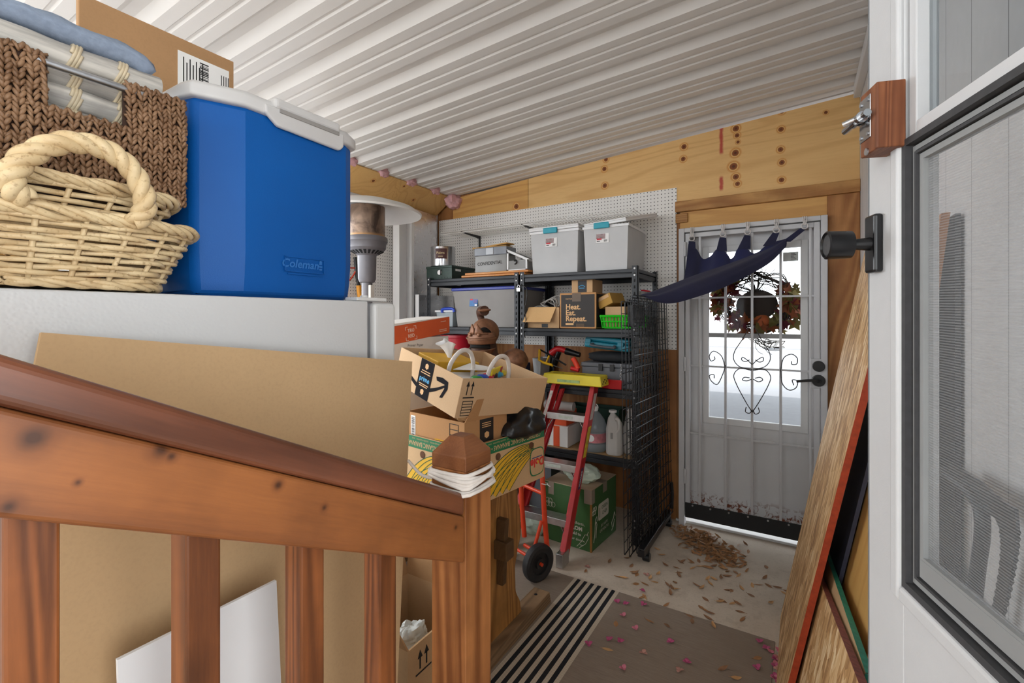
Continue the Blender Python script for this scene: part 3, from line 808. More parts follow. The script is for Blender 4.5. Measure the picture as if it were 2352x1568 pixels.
# ================= BASKETS ON THE FRIDGE =================
def m_wicker(name, c1, c2, c3):
    g = G(name, .5, 0, .4); v = g.co(); n = g.noise(v, 26, 4); n2 = g.noise(v, 160, 3)
    c = g.mix(g.step(n, .35, .68), c1, c2); c = g.mix(g.math('MULTIPLY', g.step(n2, .56, .72), .6), c, c3); g.col(c).bump(n2, .3, .001); return g.m
M_WICK = m_wicker('willow_wicker', (204,176,132), (224,202,160), (146,110,68))
M_SEAG = m_wicker('seagrass_weave', (116,84,58), (152,118,88), (62,40,26))
def basket(root, cx, cy, ax, ay, ax0, ay0, zb, zt, rows, n_st, seed, rw=.0048, nexp=4.5, dip=0):
    """woven willow tray: rounded rectangle that flares from (ax0, ay0) at the bottom to (ax, ay) at the rim"""
    rr = random.Random(seed)
    def pt(a, t, off=0, dz=0):
        A_ = ax0+(ax-ax0)*t+off; B_ = ay0+(ay-ay0)*t+off; c_, s_ = cos(a), sin(a)
        q = (abs(c_)**nexp+abs(s_)**nexp)**(-1/nexp)
        z = zb+(zt-zb)*t + dip*t*(abs(s_*q)**2)
        return V((cx+A_*c_*q, cy+B_*s_*q, z+dz))
    NP = 240; mb = MB()
    ang = []
    # even spacing along the outline
    fine = [pt(2*pi*i/2000, .7) for i in range(2001)]; cum = [0]
    for i in range(2000): cum.append(cum[-1]+(fine[i+1]-fine[i]).length)
    j = 0
    for i in range(NP):
        tgt = cum[-1]*i/NP
        while cum[j+1] < tgt: j += 1
        ang.append(2*pi*j/2000)
    for r_ in range(rows):
        t = (r_+.5)/rows*.93; ph = (r_ % 2)*pi; jit = rr.uniform(-.0015, .0015)
        P = [pt(ang[i], t, .0055*sin(n_st*pi*i/NP*1.0+ph), jit+.0016*sin(i*.21+r_*1.7)+.0012*noise.noise(V((i*.06, r_*3.1, seed)))) for i in range(NP)]
        mb.tube(P, rw*rr.uniform(.85, 1.1), 6, closed=True)
    mb.build('woven_side', M_WICK, root, smooth=180)
    mb = MB()
    for k in range(n_st):
        a = ang[int((k+.5)*NP/n_st) % NP]
        mb.tube([pt(a, t/6*1.0, -.001) for t in range(7)], .004, 6)
    mb.build('stake', M_WICK, root, smooth=180)['kind'] = 'stuff'
    # rim: three rods laid round and round plus a lashed edge at the foot
    mb = MB()
    for k in range(4):
        P = [pt(ang[i], .97+.012*k, .003+.006*sin(2*pi*i/NP*17+k*1.57), .006*cos(2*pi*i/NP*17+k*1.57)) for i in range(NP)]
        mb.tube(P, .0052, 6, closed=True)
    mb.build('rim', M_WICK, root, smooth=180)
    mb = MB()
    for k in range(3):
        P = [pt(ang[i], .015, .002+.005*sin(2*pi*i/NP*14+k*2.1), -.001+.004*cos(2*pi*i/NP*14+k*2.1)+.004) for i in range(NP)]
        mb.tube(P, .0045, 6, closed=True)
    mb.build('foot_band', M_WICK, root, smooth=180)
    MB().prism([(pt(a, 0, -.004).x, pt(a, 0, -.004).y) for a in ang[::4]], zb+.002, zb+.008).build('tray_floor', M_WICK, root)
    return pt
b1 = thing('wicker_basket', 'pale woven willow basket with arched rope handle at front of fridge top', 'basket', (-1.14, .2, FT))
basket(b1, -1.145, .185, .212, .268, .190, .212, FT+.006, 1.612, 13, 30, 1, rw=.0045)
hp = [onX(x, y, -.912) for x, y in ((35,455),(22,420),(58,362),(150,327),(245,345),(308,398),(334,470),(318,505))]
hp = [V((p.x-.012*(1 if i in (0, 7) else 0), p.y, p.z)) for i, p in enumerate(hp)]
hp[0] = V((-.925, hp[0].y+.012, 1.622)); hp[-1] = V((-.925, hp[-1].y, 1.608))
rope(bez(hp, 14), .0080, .0088, 4.6, 3, 10).build('handle', M_WICK, b1, smooth=180)
b2 = thing('wicker_basket', 'second pale willow basket nested inside the handled basket', 'basket', (-1.16, .19, 1.6))
basket(b2, -1.165, .185, .188, .252, .165, .20, 1.585, 1.672, 8, 28, 2)
# seagrass basket
SX = -1.02
sg = thing('seagrass_basket', 'dark brown woven seagrass basket with steel handle bar behind the willow baskets', 'basket', (SX-.14, .2, 1.66))
sy0, sy1, sz0, sz1 = -.04, onX(425, 225, SX).y, 1.672, 1.876
hy0, hy1, hz0 = onX(104, 180, SX).y, onX(292, 240, SX).y, onX(104, 245, SX).z
rr = random.Random(21)
def weave(mb, fn, W_, H_, hole=None):
    pc, pr = .0078, .0092
    nc, nr = int(W_/pc), int(H_/pr)
    for c in range(nc):
        for r in range(nr):
            u = (c+.5)*W_/nc; w = (r+.5)*H_/nr
            if hole and hole(u, w): continue
            sg_ = 1 if c % 2 == 0 else -1
            L_ = .0066; du, dw = sg_*L_*.50, L_
            ju, jw, jo = rr.uniform(-.0013, .0013), rr.uniform(-.002, .002), rr.uniform(-.002, .002)
            p = [fn(u+ju+du*t, w+jw+dw*t, jo+.0035*(1-t*t)) for t in (-1, -.5, 0, .5, 1)]
            mb.tube(p, .0031*rr.uniform(.8, 1.2), 6, rf=lambda t: .45+.55*sin(pi*min(1, max(0, .12+.76*t))))
            if r % 3 == 0: 
                q = [fn(u+t*pc*.8, w+.003*t, -.0005) for t in (-1, 0, 1)]; mb.tube(q, .0028, 5)
mb = MB(); W_, H_ = sy1-sy0, sz1-sz0
weave(mb, lambda u, w, o: V((SX+o-.002+.006*sin(pi*w/H_), sy0+u, sz0+w)), W_, H_, lambda u, w: hy0 < sy0+u < hy1 and sz0+w > hz0)
weave(mb, lambda u, w, o: V((SX-u, sy1+o-.002, sz0+w)), .27, H_)
# cord rolls round the hole and at the corner
mb.build('woven_wall', M_SEAG, sg, smooth=180)
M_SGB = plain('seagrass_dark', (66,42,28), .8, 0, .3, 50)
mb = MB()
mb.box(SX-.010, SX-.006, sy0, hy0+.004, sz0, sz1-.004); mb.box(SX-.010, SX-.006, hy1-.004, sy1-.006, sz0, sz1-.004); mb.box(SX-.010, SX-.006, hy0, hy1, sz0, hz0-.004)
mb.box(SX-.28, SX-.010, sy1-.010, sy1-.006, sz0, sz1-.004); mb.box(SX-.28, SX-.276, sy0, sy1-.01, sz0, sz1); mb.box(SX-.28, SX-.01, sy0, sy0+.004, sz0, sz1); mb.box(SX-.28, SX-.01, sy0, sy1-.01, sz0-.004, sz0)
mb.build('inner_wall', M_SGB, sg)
MB().cyl((SX-.004, hy0-.02, sz1-.014), (SX-.004, hy1+.03, sz1-.014), .0062, n=14).build('handle_bar', M_GALV, sg, smooth=40)
# whitewashed bamboo inside the seagrass basket, with a folded blue cloth on top
def m_bam():
    g = G('whitewashed_bamboo', .6, 0, .3); v = g.co((1, .08, 1)); n = g.noise(v, 60, 5, .6); n2 = g.noise(g.co(), 9, 4)
    c = g.mix(g.step(n, .35, .7), (150,146,140), (214,208,198)); c = g.mix(g.math('MULTIPLY', g.step(n2, .55, .75), .5), c, (120,112,106)); g.col(c); return g.m
M_BAM = m_bam(); M_BIND = plain('pale_cane_binding', (206,190,160), .6, 0, .15, 60)
bm_ = thing('bamboo_rack', 'whitewashed bamboo rack bound with cane standing inside the seagrass basket', 'bamboo rack', (-1.10, .2, 1.75))
ye = onX(362, 190, -1.075).y
for k, (zc, xo) in enumerate(((1.905, 0), (1.868, -.004), (1.832, -.002), (1.796, -.006))):
    mb = MB(); R = .0195
    mb.tube([(-1.075+xo+.002*sin(i*1.3+k), -.03+(ye+.03)*i/12, zc+.0015*sin(i*2.1+k)) for i in range(13)], R, 12, rf=lambda t: 1+.05*(int(t*12) % 4 == 0))
    po = mb.build('bamboo_pole', M_BAM, bm_, smooth=60)
    mb = MB()
    for yb2 in ((.10, .29, .355) if k < 3 else (.29,)):
        mb = MB(); mb.tube([(-1.075+xo+(R+.002)*cos(a), yb2-.007+.014*i/42+.006*sin(a), zc+(R+.002)*sin(a)) for i, a in enumerate([2*pi*i/14 for i in range(43)])], .0028, 5)
        mb.build('cane_binding', M_BIND, po, smooth=180)
MB().box(-1.20, -1.095, -.02, ye-.02, 1.68, 1.92).build('rack_body', M_BAM, bm_, bevel=.01)
def cl(u, v):
    y = -.05+(ye-.015+.05)*u; x = -1.072-.13*v
    edge = .004*noise.noise(V((u*9, v*5, 2)))+.004*noise.noise(V((u*22, v*9, 7)))
    z = 1.947+.010*sin(min(1, v*6)*pi/2)-.012*(1-min(1, v*8))+edge*.5 - .014*max(0, (u-.9)*10)**2
    return V((x+edge*.6, y, z))
mb = MB().surf(cl, 40, 12)
tag(mb.build('folded_blanket', plain('blue_cloth', (138,150,168), .95, 0, .12, 90, .1, .3, 200), smooth=180, solid=.034), 'pale blue folded cloth lying on top of the whitewashed bamboo rack', 'blanket')

# ================= BARREL BOLTED HOUSE DOOR (open, at the right) =================
dv = ray(1450, 728); dv.z = 0; dv.normalize(); eh = -dv
P0 = atd(1995, 728, .80); P0.z = 0
DR = math.degrees(atan2(eh.y, eh.x)); MD = Matrix.Translation(P0) @ RZ(DR); MDi = MD.inverted()
def dl(x, y, off=0.0):
    """point on the open door's face (door coordinates: x along the door, y into it, z up)"""
    o = MDi @ EYE; r = MDi.to_3x3() @ ray(x, y); return o + r*((off-o.y)/r.y)
d3 = bpy.data.objects.new('door_3', None); COL.objects.link(d3); struct(d3); d3['label'] = 'white house door with sliding screen window standing open at the right'
d3.location = P0; d3.rotation_euler = (0, 0, radians(DR))
M_DW = plain('house_door_white', (212,213,214), .4, 0, .015, 40, .5, .08, 300)
wx0 = dl(2076, 900).x; wzb = dl(2076, 1345).z; wztop = 2.30; wx1 = .66; dw = .78
zd0, zd1 = .42, 2.45
mb = MB()
mb.box(0, wx0, 0, .045, zd0, zd1); mb.box(wx1, dw, 0, .045, zd0, zd1); mb.box(wx0, wx1, 0, .045, zd0, wzb); mb.box(wx0, wx1, 0, .045, wztop, zd1)
mb.build('door_slab', M_DW, d3, world=False, bevel=.002)
MB().box(.0, .003, -.0008, .0, zd0, zd1).build('edge_seam', plain('seam_grey', (120,122,124), .6), d3, world=False)
mx0 = dl(2056, 900).x; mzb = wzb-(wx0-mx0)*1.0
def ringbox(mb, a0, a1, z0, z1, w, y0, y1):
    mb.box(a0-w, a0, y0, y1, z0-w, z1+w); mb.box(a1, a1+w, y0, y1, z0-w, z1+w); mb.box(a0, a1, y0, y1, z0-w, z0); mb.box(a0, a1, y0, y1, z1, z1+w); return mb
ringbox(MB(), wx0, wx1, wzb, wztop, wx0-mx0, -.008, .002).build('window_molding', M_DW, d3, world=False, bevel=.006, seg=3)
M_GASK = plain('window_gasket', (62,62,64), .7, 0, .15, 80)
zmid = dl(2080, 322).z
gx = wx0
ringbox(MB(), wx0+.010, wx1-.010, wzb+.010, zmid-.010, .010, -.003, .02).build('window_gasket', M_GASK, d3, world=False)
M_TRK = plain('track_grey', (150,152,152), .5, 0, .05)
ringbox(MB(), wx0+.018, wx1-.018, wzb+.020, zmid-.020, .007, .006, .02).build('screen_track', M_TRK, d3, world=False)
ringbox(MB(), wx0+.0225, wx1-.0225, wzb+.026, zmid-.026, .004, .004, .02).build('screen_spline', M_GASK, d3, world=False)
ringbox(MB(), wx0+.032, wx1-.032, wzb+.036+.022, zmid-.036, .0085, .008, .02).box(wx0+.0245, wx1-.0245, .0075, .02, wzb+.028, wzb+.054).build('screen_frame', M_TRK, d3, world=False)
# upper sash, with clear glass
sx0 = dl(2097, 200).x; sz = dl(2098, 276).z
us = ringbox(MB(), sx0, wx1-.02, sz, wztop-.02, .018, .004, .03)
us.box(wx0, wx1, .002, .03, zmid, sz-.018); us = us.build('upper_sash', M_DW, d3, world=False, bevel=.002)
MB().box(sx0, wx1-.02, .020, .024, sz, wztop-.02).build('upper_pane', M_GLASS, us, world=False)
def m_screen():
    g = G('insect_screen', .7, 0, .2); v = g.co(); o = g.xyz(v)
    b = g.math('SINE', g.math('ADD', g.math('MULTIPLY', o[2], 1750.0), g.math('MULTIPLY', o[0], 60.0)))
    f = g.step(b, -1, 1)
    g.col((176,178,180)); t = g.N('BsdfTransparent'); mx = g.N('MixShader'); g.L(g.val(f, .10, .30), mx.inputs[0]); g.L(t.outputs[0], mx.inputs[1]); g.L(g.b.outputs[0], mx.inputs[2]); g.L(mx.outputs[0], g.out.inputs[0]); return g.m
MB().box(wx0+.03, wx1-.03, .014, .0145, wzb+.05, zmid-.03).build('insect_screen', m_screen(), d3, world=False)
# knob: plate, neck and push button cylinder
kc = dl(2018, 560); ky = kc.x
k0, k1 = dl(2005, 560).x, dl(2030, 560).x; kz0, kz1 = dl(2016, 626).z, dl(2016, 494).z
kp = MB().box(k0, k1, -.013, 0, kz0, kz1).build('door_handle', plain('satin_black', (22,22,24), .28), d3, world=False, bevel=.004, seg=3)
zc = (kz0+kz1)/2; xc = (k0+k1)/2
tip = None
# length of knob so that its face reaches the photographed place
mb = MB(); mb.lathe([(.0,-.0),(.011,-.0),(.0095,.014),(.0085,.022),(.013,.026),(.0225,.027),(.0235,.055),(.0235,.062),(.021,.064),(.020,.061),(0,.061)], T(xc, -.013, zc) @ RX(90), 32)
mb.build('knob', plain('satin_black', (22,22,24), .28), kp, world=False, smooth=35)
MB().lathe([(0,.0615),(.0165,.0618),(.0165,.0615)], T(xc, -.013, zc) @ RX(90), 28).build('knob_button', plain('knob_face', (58,58,60), .3), kp, world=False)
# wooden block with a barrel bolt
M_BLK = wood('stained_block', (166,104,66), (120,68,40), 'z', .5, 60, 9, knots=9.0)
bq0, bq1 = dl(1976, 280, -.038).x, dl(2014, 280, -.038).x; bz0, bz1 = dl(1995, 352, -.038).z, dl(1995, 205, -.038).z
bk = thing('latch_block', 'small brown wooden block with steel barrel bolt on open door edge', 'latch block', P0)
bk.rotation_euler = (0, 0, radians(DR)); bk.location = MD @ V((0, 0, 0))
bb = MB().box(bq0, bq1, -.038, -.0005, bz0, bz1).build('block', M_BLK, bk, world=False, bevel=.002)
pq0, pq1 = dl(1972, 270, -.04).x, dl(2002, 270, -.04).x; pz0_, pz1_ = dl(1984, 300, -.04).z, dl(1998, 232, -.04).z
zc = dl(1985, 268, -.045).z
pq0, pq1 = bq0+.001, bq0+(bq1-bq0)*.68
bt = MB().box(pq0, pq1, -.0398, -.038, zc-.033, zc+.033).build('bolt_plate', M_CHROME, bk, world=False, bevel=.001)
mb = MB()
mb.cyl((pq0-.03, -.048, zc), (pq1+.012, -.048, zc), .0055, n=14); mb.cyl((pq0-.036, -.048, zc), (pq0-.03, -.048, zc), .0025, .0055, n=14)
mb.cyl((pq0+.004, -.048, zc), (pq0+.014, -.048, zc), .0085, n=14); mb.cyl((pq1-.012, -.048, zc), (pq1-.004, -.048, zc), .0085, n=14)
mb.cyl((pq0+.02, -.05, zc+.002), (pq0+.012, -.068, zc-.004), .004, n=10)
mb.build('bolt', M_CHROME, bt, world=False, smooth=40)
mb = MB()
for z in (-.026, .026):
    for x in (pq0+.006, pq1-.006): mb.cyl((x, -.0398, zc+z), (x, -.0415, zc+z), .003, n=10)
mb.cyl(((pq0+pq1)/2+.004, -.038, zc-.052), ((pq0+pq1)/2+.004, -.040, zc-.052), .0055, n=12)
mb.build('screw', M_GALV, bt, world=False)
# ================= SHELVING =================
YF, YK = 2.95, 3.44
ZS = [.155, .535, .98, 1.375, 1.765]
def m_post():
    g = G('slotted_steel', .4, .2, .5); v = g.co(); o = g.xyz(v)
    fz = g.math('SUBTRACT', g.math('FRACT', g.math('DIVIDE', o[2], .042)), .5)
    n = g.noise(v, 20, 3); c = g.mix(n, (40,42,46), (62,66,72))
    fx = g.math('FRACT', g.math('ADD', g.math('MULTIPLY', g.math('ADD', o[0], o[1]), 0), .5))
    g.col(c); return g.m
M_SHELF = plain('shelf_steel', (32,34,38), .42, .25, .15, 14)
M_HOLE = plain('slot_dark', (8,8,9), .8, 0, .05)
M_RIVET = plain('rivet_white', (210,210,210), .4, 0, .02)
M_DECK = plain('particle_board', (186,150,104), .85, 0, .15, 60)
def unit(name, label, x0, x1, decks):
    u = thing(name, label, 'shelf', ((x0+x1)/2, (YF+YK)/2, 0), group=None)
    pw = .036
    for (px, py, sx, sy) in ((x0, YF, 1, 1), (x1, YF, -1, 1), (x0, YK, 1, -1), (x1, YK, -1, -1)):
        mb = MB(); top = 1.785
        mb.box(px, px+sx*pw, py, py+sy*.003, 0, top); mb.box(px, px+sx*.003, py, py+sy*pw, 0, top)
        if sy == 1 or True:
            hb = mb; hb.cur = 1; z = .03
            yy = py-.0006 if sy == 1 else py+sy*.003-.0004
            while z < top-.03:
                hb.prism([(-.0055,-.010),(.0055,-.010),(.0038,.010),(-.0038,.010)], 0, .0012, Matrix(((1,0,0,px+sx*pw*.5),(0,0,-1,yy+.0006),(0,1,0,z),(0,0,0,1)))); z += .0415
            p = mb.build('post', [M_SHELF, M_HOLE], u)
            if sy == 1:
                rb = MB()
                for zs in ZS:
                    for dz in (.012, -.030): rb.cyl((px+sx*pw*.5, py-.0005, zs+dz-.01), (px+sx*pw*.5, py-.004, zs+dz-.01), .0062, n=10)
                rb.build('rivet', M_RIVET, p)
    for zs, dk in zip(ZS, decks):
        if dk is None: continue
        mb = MB()
        for (ya, yb) in ((YF+.003, YF+.030), (YK-.030, YK-.003)):
            mb.box(x0+.003, x1-.003, ya, yb, zs-.022, zs+.001); mb.box(x0+.003, x1-.003, ya+.004, yb-.002, zs-.055, zs-.026); mb.box(x0+.003, x1-.003, ya+.010, yb-.006, zs-.03, zs-.02)
        for xa in (x0+.003, x1-.030):
            mb.box(xa, xa+.027, YF+.03, YK-.03, zs-.022, zs+.001); mb.box(xa+.004, xa+.023, YF+.03, YK-.03, zs-.055, zs-.026)
        sh = mb.build('shelf', M_SHELF, u, bevel=.003)
        mb = MB()
        if dk == 'wire':
            x = x0+.035
            while x < x1-.03: mb.box(x-.0022, x+.0022, YF+.025, YK-.025, zs-.004, zs); x += .024
            for y in (YF+.12, YF+.25, YF+.38): mb.box(x0+.03, x1-.03, y-.003, y+.003, zs-.010, zs-.004)
            mb.build('wire_deck', M_SHELF, sh)
        else:
            mb.box(x0+.01, x1-.01, YF+.012, YK-.012, zs-.010, zs).build('deck', M_DECK if dk == 'board' else M_SHELF, sh)
    return u
UX = (-2.655, -1.766, -1.756, -.885)
unit('shelving_unit', 'black slotted steel shelving unit on the side nearer the door', UX[2], UX[3], (None, 'board', 'board', 'wire', 'wire'))
unit('shelving_unit', 'black slotted steel shelving unit on the side nearer the foil boards', UX[0], UX[1], ('board', 'board', 'board', 'wire', 'wire'))

def X_(x, Y): return onY(x, 700, Y).x
def Z_(x, y, Y): return onY(x, y, Y).z
def taperbox(mb, x0, x1, y0, y1, z0, z1, t, wall=None):
    """storage bin: bottom inset by t; open on top when wall is given"""
    b = [(x0+t, y0+t, z0), (x1-t, y0+t, z0), (x1-t, y1-t, z0), (x0+t, y1-t, z0)]; a = [(x0, y0, z1), (x1, y0, z1), (x1, y1, z1), (x0, y1, z1)]
    if wall is None: return mb.hexa(b, a)
    w = wall; bi = [(x0+t+w, y0+t+w, z0+w), (x1-t-w, y0+t+w, z0+w), (x1-t-w, y1-t-w, z0+w), (x0+t+w, y1-t-w, z0+w)]; ai = [(x0+w, y0+w, z1), (x1-w, y0+w, z1), (x1-w, y1-w, z1), (x0+w, y1-w, z1)]
    vs = b+a+bi+ai; fs = [(3,2,1,0)]
    for k in range(4):
        j = (k+1) % 4; fs += [(k, j, 4+j, 4+k), (8+k, 12+k, 12+j, 8+j), (4+k, 4+j, 12+j, 12+k)]
    fs.append((8, 9, 10, 11)); return mb.add(vs, fs)
M_BIN = clearish('milky_bin', (228,228,228), .12, .35)
M_BINC = clearish('clear_bin', (206,202,198), .42, .2)
M_TEAL = plain('teal_plastic', (18,150,170), .35, 0, .05)
M_BLUEP = plain('blue_plastic', (40,70,176), .35, 0, .06)
M_LIDW = plain('white_lid_plastic', (226,226,226), .4, 0, .02)
M_STK = plain('sticker_photo', (150,128,128), .5, 0, .5, 60)
M_STW = plain('sticker_white', (232,230,228), .5, 0, .02)
M_REDS = plain('label_red', (196,44,56), .5, 0, .05)
def bin_(label, x0, x1, y0, y1, z0, z1, lidrot=None):
    b = thing('storage_bin', label, 'storage bin', ((x0+x1)/2, (y0+y1)/2, z0), group='milky storage bins with teal latches')
    taperbox(MB(), x0, x1, y0, y1, z0+.001, z1, .012, .004).build('tub', M_BIN, b, bevel=.008, seg=3)
    mb = MB()
    mb.box(x0-.006, x1+.006, y0-.006, y0+.004, z1-.018, z1); mb.box(x0-.006, x1+.006, y1-.004, y1+.006, z1-.018, z1); mb.box(x0-.006, x0+.004, y0, y1, z1-.018, z1); mb.box(x1-.004, x1+.006, y0, y1, z1-.018, z1)
    mb.build('tub_rim', M_LIDW, b, bevel=.002)
    # lid
    o = .008; L = MB(); w = x1-x0; d = y1-y0
    M = T((x0+x1)/2, y0-.01, z1+.002)
    if lidrot: M = M @ RX(lidrot[0]) @ RY(lidrot[1]) @ RZ(lidrot[2])
    L.box(-w/2-o, w/2+o, -.004, d+.022, 0, .016, M); L.box(-w/2+.02, w/2-.02, .03, d-.02, .0155, .022, M); 
    for a, b_ in ((-w/2-o, -w/2+.012), (w/2-.012, w/2+o)): L.box(a, b_, -.004, d+.022, .016, .026, M)
    L.box(-w/2-o, w/2+o, -.006, .018, .016, .026, M); L.box(-w/2-o, w/2+o, d, d+.022, .016, .026, M)
    ld = L.build('lid', M_LIDW, b, bevel=.005, seg=3)
    xc = (x0+x1)/2-.02
    MB().box(xc-.055, xc+.055, y0-.026, y0-.008, z1-.022, z1+.018).build('latch', M_TEAL, b, bevel=.006, seg=3)
    s = MB().box(xc-.045, xc+.045, y0-.0004+.004, y0+.003, z1-.105, z1-.05)
    MX = face_frame((xc, y0+.001, z1-.085), (1,0,0), (0,.03,1))
    st = MB().cube((0, 0, 0), (.09, .062, .003), MX).build('sticker', M_STW, b)
    MB().cube((-.012, .012, .0018), (.064, .034, .0015), MX).build('sticker_picture', M_STK, st)
    MB().cube((-.022, -.006, .0022), (.034, .010, .0012), MX).build('sticker_brand', M_REDS, st)
    mb = MB()
    for k in range(6): mb.cube((.012+.004*k, -.018, .0018), (.002, .014, .001), MX)
    mb.cube((-.028, -.020, .0018), (.022, .004, .001), MX); mb.build('lettering', M_INK, st)
    return b
zt = ZS[4]+.002
yb = 3.0
bin_('milky white storage bin with teal latch and flat lid on top shelf', X_(1219, yb), X_(1328, yb), yb, 3.40, zt, Z_(1240, 532, yb))
bin_('larger milky white storage bin with teal latch and tilted lid on top shelf', X_(1340, yb), X_(1443, yb), yb, 3.40, zt, Z_(1380, 518, yb), (12.0, -3.0, -13))

# tin, green box, boards
gx0, gx1 = X_(978, 2.98), X_(1038, 2.98); gz = Z_(1000, 611, 2.98)
gb = thing('metal_box', 'dark green metal box with hasp at left end of top shelf', 'metal box', ((gx0+gx1)/2, 3.1, zt))
M_GRN = plain('green_hammertone', (38,56,48), .35, .2, .2, 40)
MB().box(gx0+.004, gx1-.004, 2.984, 3.30, zt, gz-.012).build('box_body', M_GRN, gb, bevel=.004)
MB().box(gx0, gx1, 2.980, 3.304, gz-.020, gz).build('box_lid', M_GRN, gb, bevel=.004)
hs = MB().cyl(((gx0+gx1)/2+.01, 2.983, gz-.055), ((gx0+gx1)/2+.01, 2.976, gz-.055), .020, n=20).build('hasp', M_STW, gb)
MB().box((gx0+gx1)/2+.022, (gx0+gx1)/2+.028, 2.972, 2.976, gz-.075, gz-.03).build('staple', M_BLKPL, hs)
mb = MB()
for k in range(9): mb.cyl((gx0+.02+k*(gx1-gx0-.04)/8, 2.984, zt+.014), (gx0+.02+k*(gx1-gx0-.04)/8, 2.9825, zt+.014), .003, n=8)
mb.build('hole_row', M_HOLE, gb)
MB().box(gx1-.004, gx1-.002, 3.03, 3.10, gz-.045, gz-.028).build('label_plate', M_STW, gb)
ty = 3.06; tx0, tx1 = X_(996, ty), X_(1040, ty); tr = (tx1-tx0)/2; tz = Z_(1018, 563, ty-tr)
tn_ = thing('tin_can', 'tall silver tin with brown label standing on dark green metal box', 'tin', ((tx0+tx1)/2, ty, gz))
M_TIN = glossy_metal('tin_silver', (205,206,208), .22)
MB().lathe([(0,0),(tr,0),(tr,.004),(tr-.002,.006),(tr-.002,tz-gz-.006),(tr,tz-gz-.003),(tr-.001,tz-gz),(tr-.006,tz-gz-.002),(tr-.008,tz-gz-.01),(0,tz-gz-.01)], T((tx0+tx1)/2, ty, gz+.001), 40).build('can', M_TIN, tn_, smooth=35)
a0 = -pi/2+.05; lb = MB().lathe([(tr-.0012, .058), (tr-.0012, .142)], T((tx0+tx1)/2, ty, gz), 12, a0, a0+.95).build('label', plain('label_maroon', (74,34,30), .5), tn_, smooth=180)
mb = MB(); Mt = face_frame(((tx0+tx1)/2+tr*cos(a0+.45)*1.004, ty+tr*sin(a0+.45)*1.004, gz+.105), (-sin(a0+.45), cos(a0+.45), 0), (0,0,1))
mb.text('Palms', .030, Mt, depth=.001); mb.cube((0, -.028, .001), (.04, .004, .0008), Mt); mb.build('lettering', plain('label_cream', (226,206,160), .6), lb)
for k, (x0, x1, dy) in enumerate(((1060, 1206, 0), (1066, 1212, .012))):
    a, b = X_(x0, 2.96), X_(x1, 2.96)
    tag(MB().box(a, b, 2.955+dy, 3.16, zt+k*.019+.0008, zt+k*.019+.0185).build('wooden_board', wood('honey_board', (212,150,84), (180,108,50), 'x', .35, 60, 6), bevel=.005, seg=3),
        ('lower' if k == 0 else 'upper')+' of two stacked orange wooden boards along the top shelf front', 'board', 'orange wooden boards')
bz_ = zt+.038
# clear file box marked CONFIDENTIAL
yb = 3.02; a, b = X_(1090, yb), X_(1164, yb); zt1 = Z_(1100, 588, yb); zl1 = Z_(1100, 570, yb)
cf = thing('file_box', 'clear plastic file box marked CONFIDENTIAL on orange boards', 'file box', ((a+b)/2, yb+.13, bz_))
M_FILE = clearish('clear_file_box', (196,196,194), .25, .2); M_FILEL = plain('smoky_lid', (128,132,140), .3, 0, .1)
MB().box(a+.004, b-.004, yb, yb+.135, bz_, zt1).build('tub', M_FILE, cf, bevel=.004)
MB().box(a, b, yb-.006, yb+.14, zt1, zl1).build('lid', M_FILEL, cf, bevel=.006, seg=3)
MB().box((a+b)/2-.035, (a+b)/2+.035, yb-.012, yb-.004, zt1+.004, zl1-.006).build('latch', plain('pale_latch', (186,190,196), .3), cf, bevel=.003)
MB().text('CONFIDENTIAL', .036, face_frame(((a+b)/2-.005, yb-.001, (bz_+zt1)/2+.004), (1,0,.03), (0,0,1)), squeeze=.92, bold=.0004).build('lettering', M_INK, cf)
for k, (x0, x1, dz, r) in enumerate(((1090, 1166, 0, 2), (1118, 1172, .012, -7))):
    p, q = X_(x0, yb+.05), X_(x1, yb+.05)
    o = MB().box(-(q-p)/2, (q-p)/2, -.05, .05, 0, .010).build('envelope', plain('manila', (196,150,84), .8, 0, .1), bevel=.003)
    o.location = ((p+q)/2, yb+.07, zl1+.001+dz); o.rotation_euler = (0, radians(-3 if k else 0), radians(r))
    tag(o, ('flat manila envelope lying directly on the file box lid', 'crooked manila envelope lying on top of the other envelope')[k], 'envelope', 'manila envelopes')
# white framed drawer tower with open lid
a, b = X_(1164, yb), X_(1224, yb); zt2 = Z_(1166, 578, yb)
dw_ = thing('drawer_box', 'small white framed clear box with slanting lid between file box and bin', 'drawer box', ((a+b)/2, yb+.12, bz_))
mb = MB(); mb.box(a, a+.014, yb, yb+.012, bz_, zt2); mb.box(a, a+.014, yb+.20, yb+.212, bz_, zt2); mb.box(a, b-.05, yb, yb+.012, bz_, bz_+.012); mb.box(b-.062, b-.05, yb, yb+.012, bz_, zt2-.06); mb.box(a, a+.012, yb, yb+.21, zt2-.012, zt2)
mb.build('box_frame', M_LIDW, dw_)
MB().box(a+.014, b-.062, yb+.004, yb+.2, bz_+.002, zt2-.07).build('clear_drawer', M_FILE, dw_)
ang = math.degrees(atan2(Z_(1228, 606, yb)-zt2, X_(1228, yb)-a)); 
Ml = T(a-.004, yb-.004, zt2+.004) @ RY(-ang)
ld = MB().box(0, .012, 0, .22, 0, .010, Ml); Lw = (X_(1215, yb)-a)/cos(radians(ang)); ld.box(0, Lw, 0, .010, 0, .016, Ml); ld.box(0, Lw, .21, .22, 0, .016, Ml); ld.box(Lw-.012, Lw, 0, .22, 0, .012, Ml)
l_ = ld.build('lid_frame', M_LIDW, dw_); MB().box(.010, Lw-.01, .01, .21, .003, .006, Ml).build('lid_pane', M_FILE, l_)
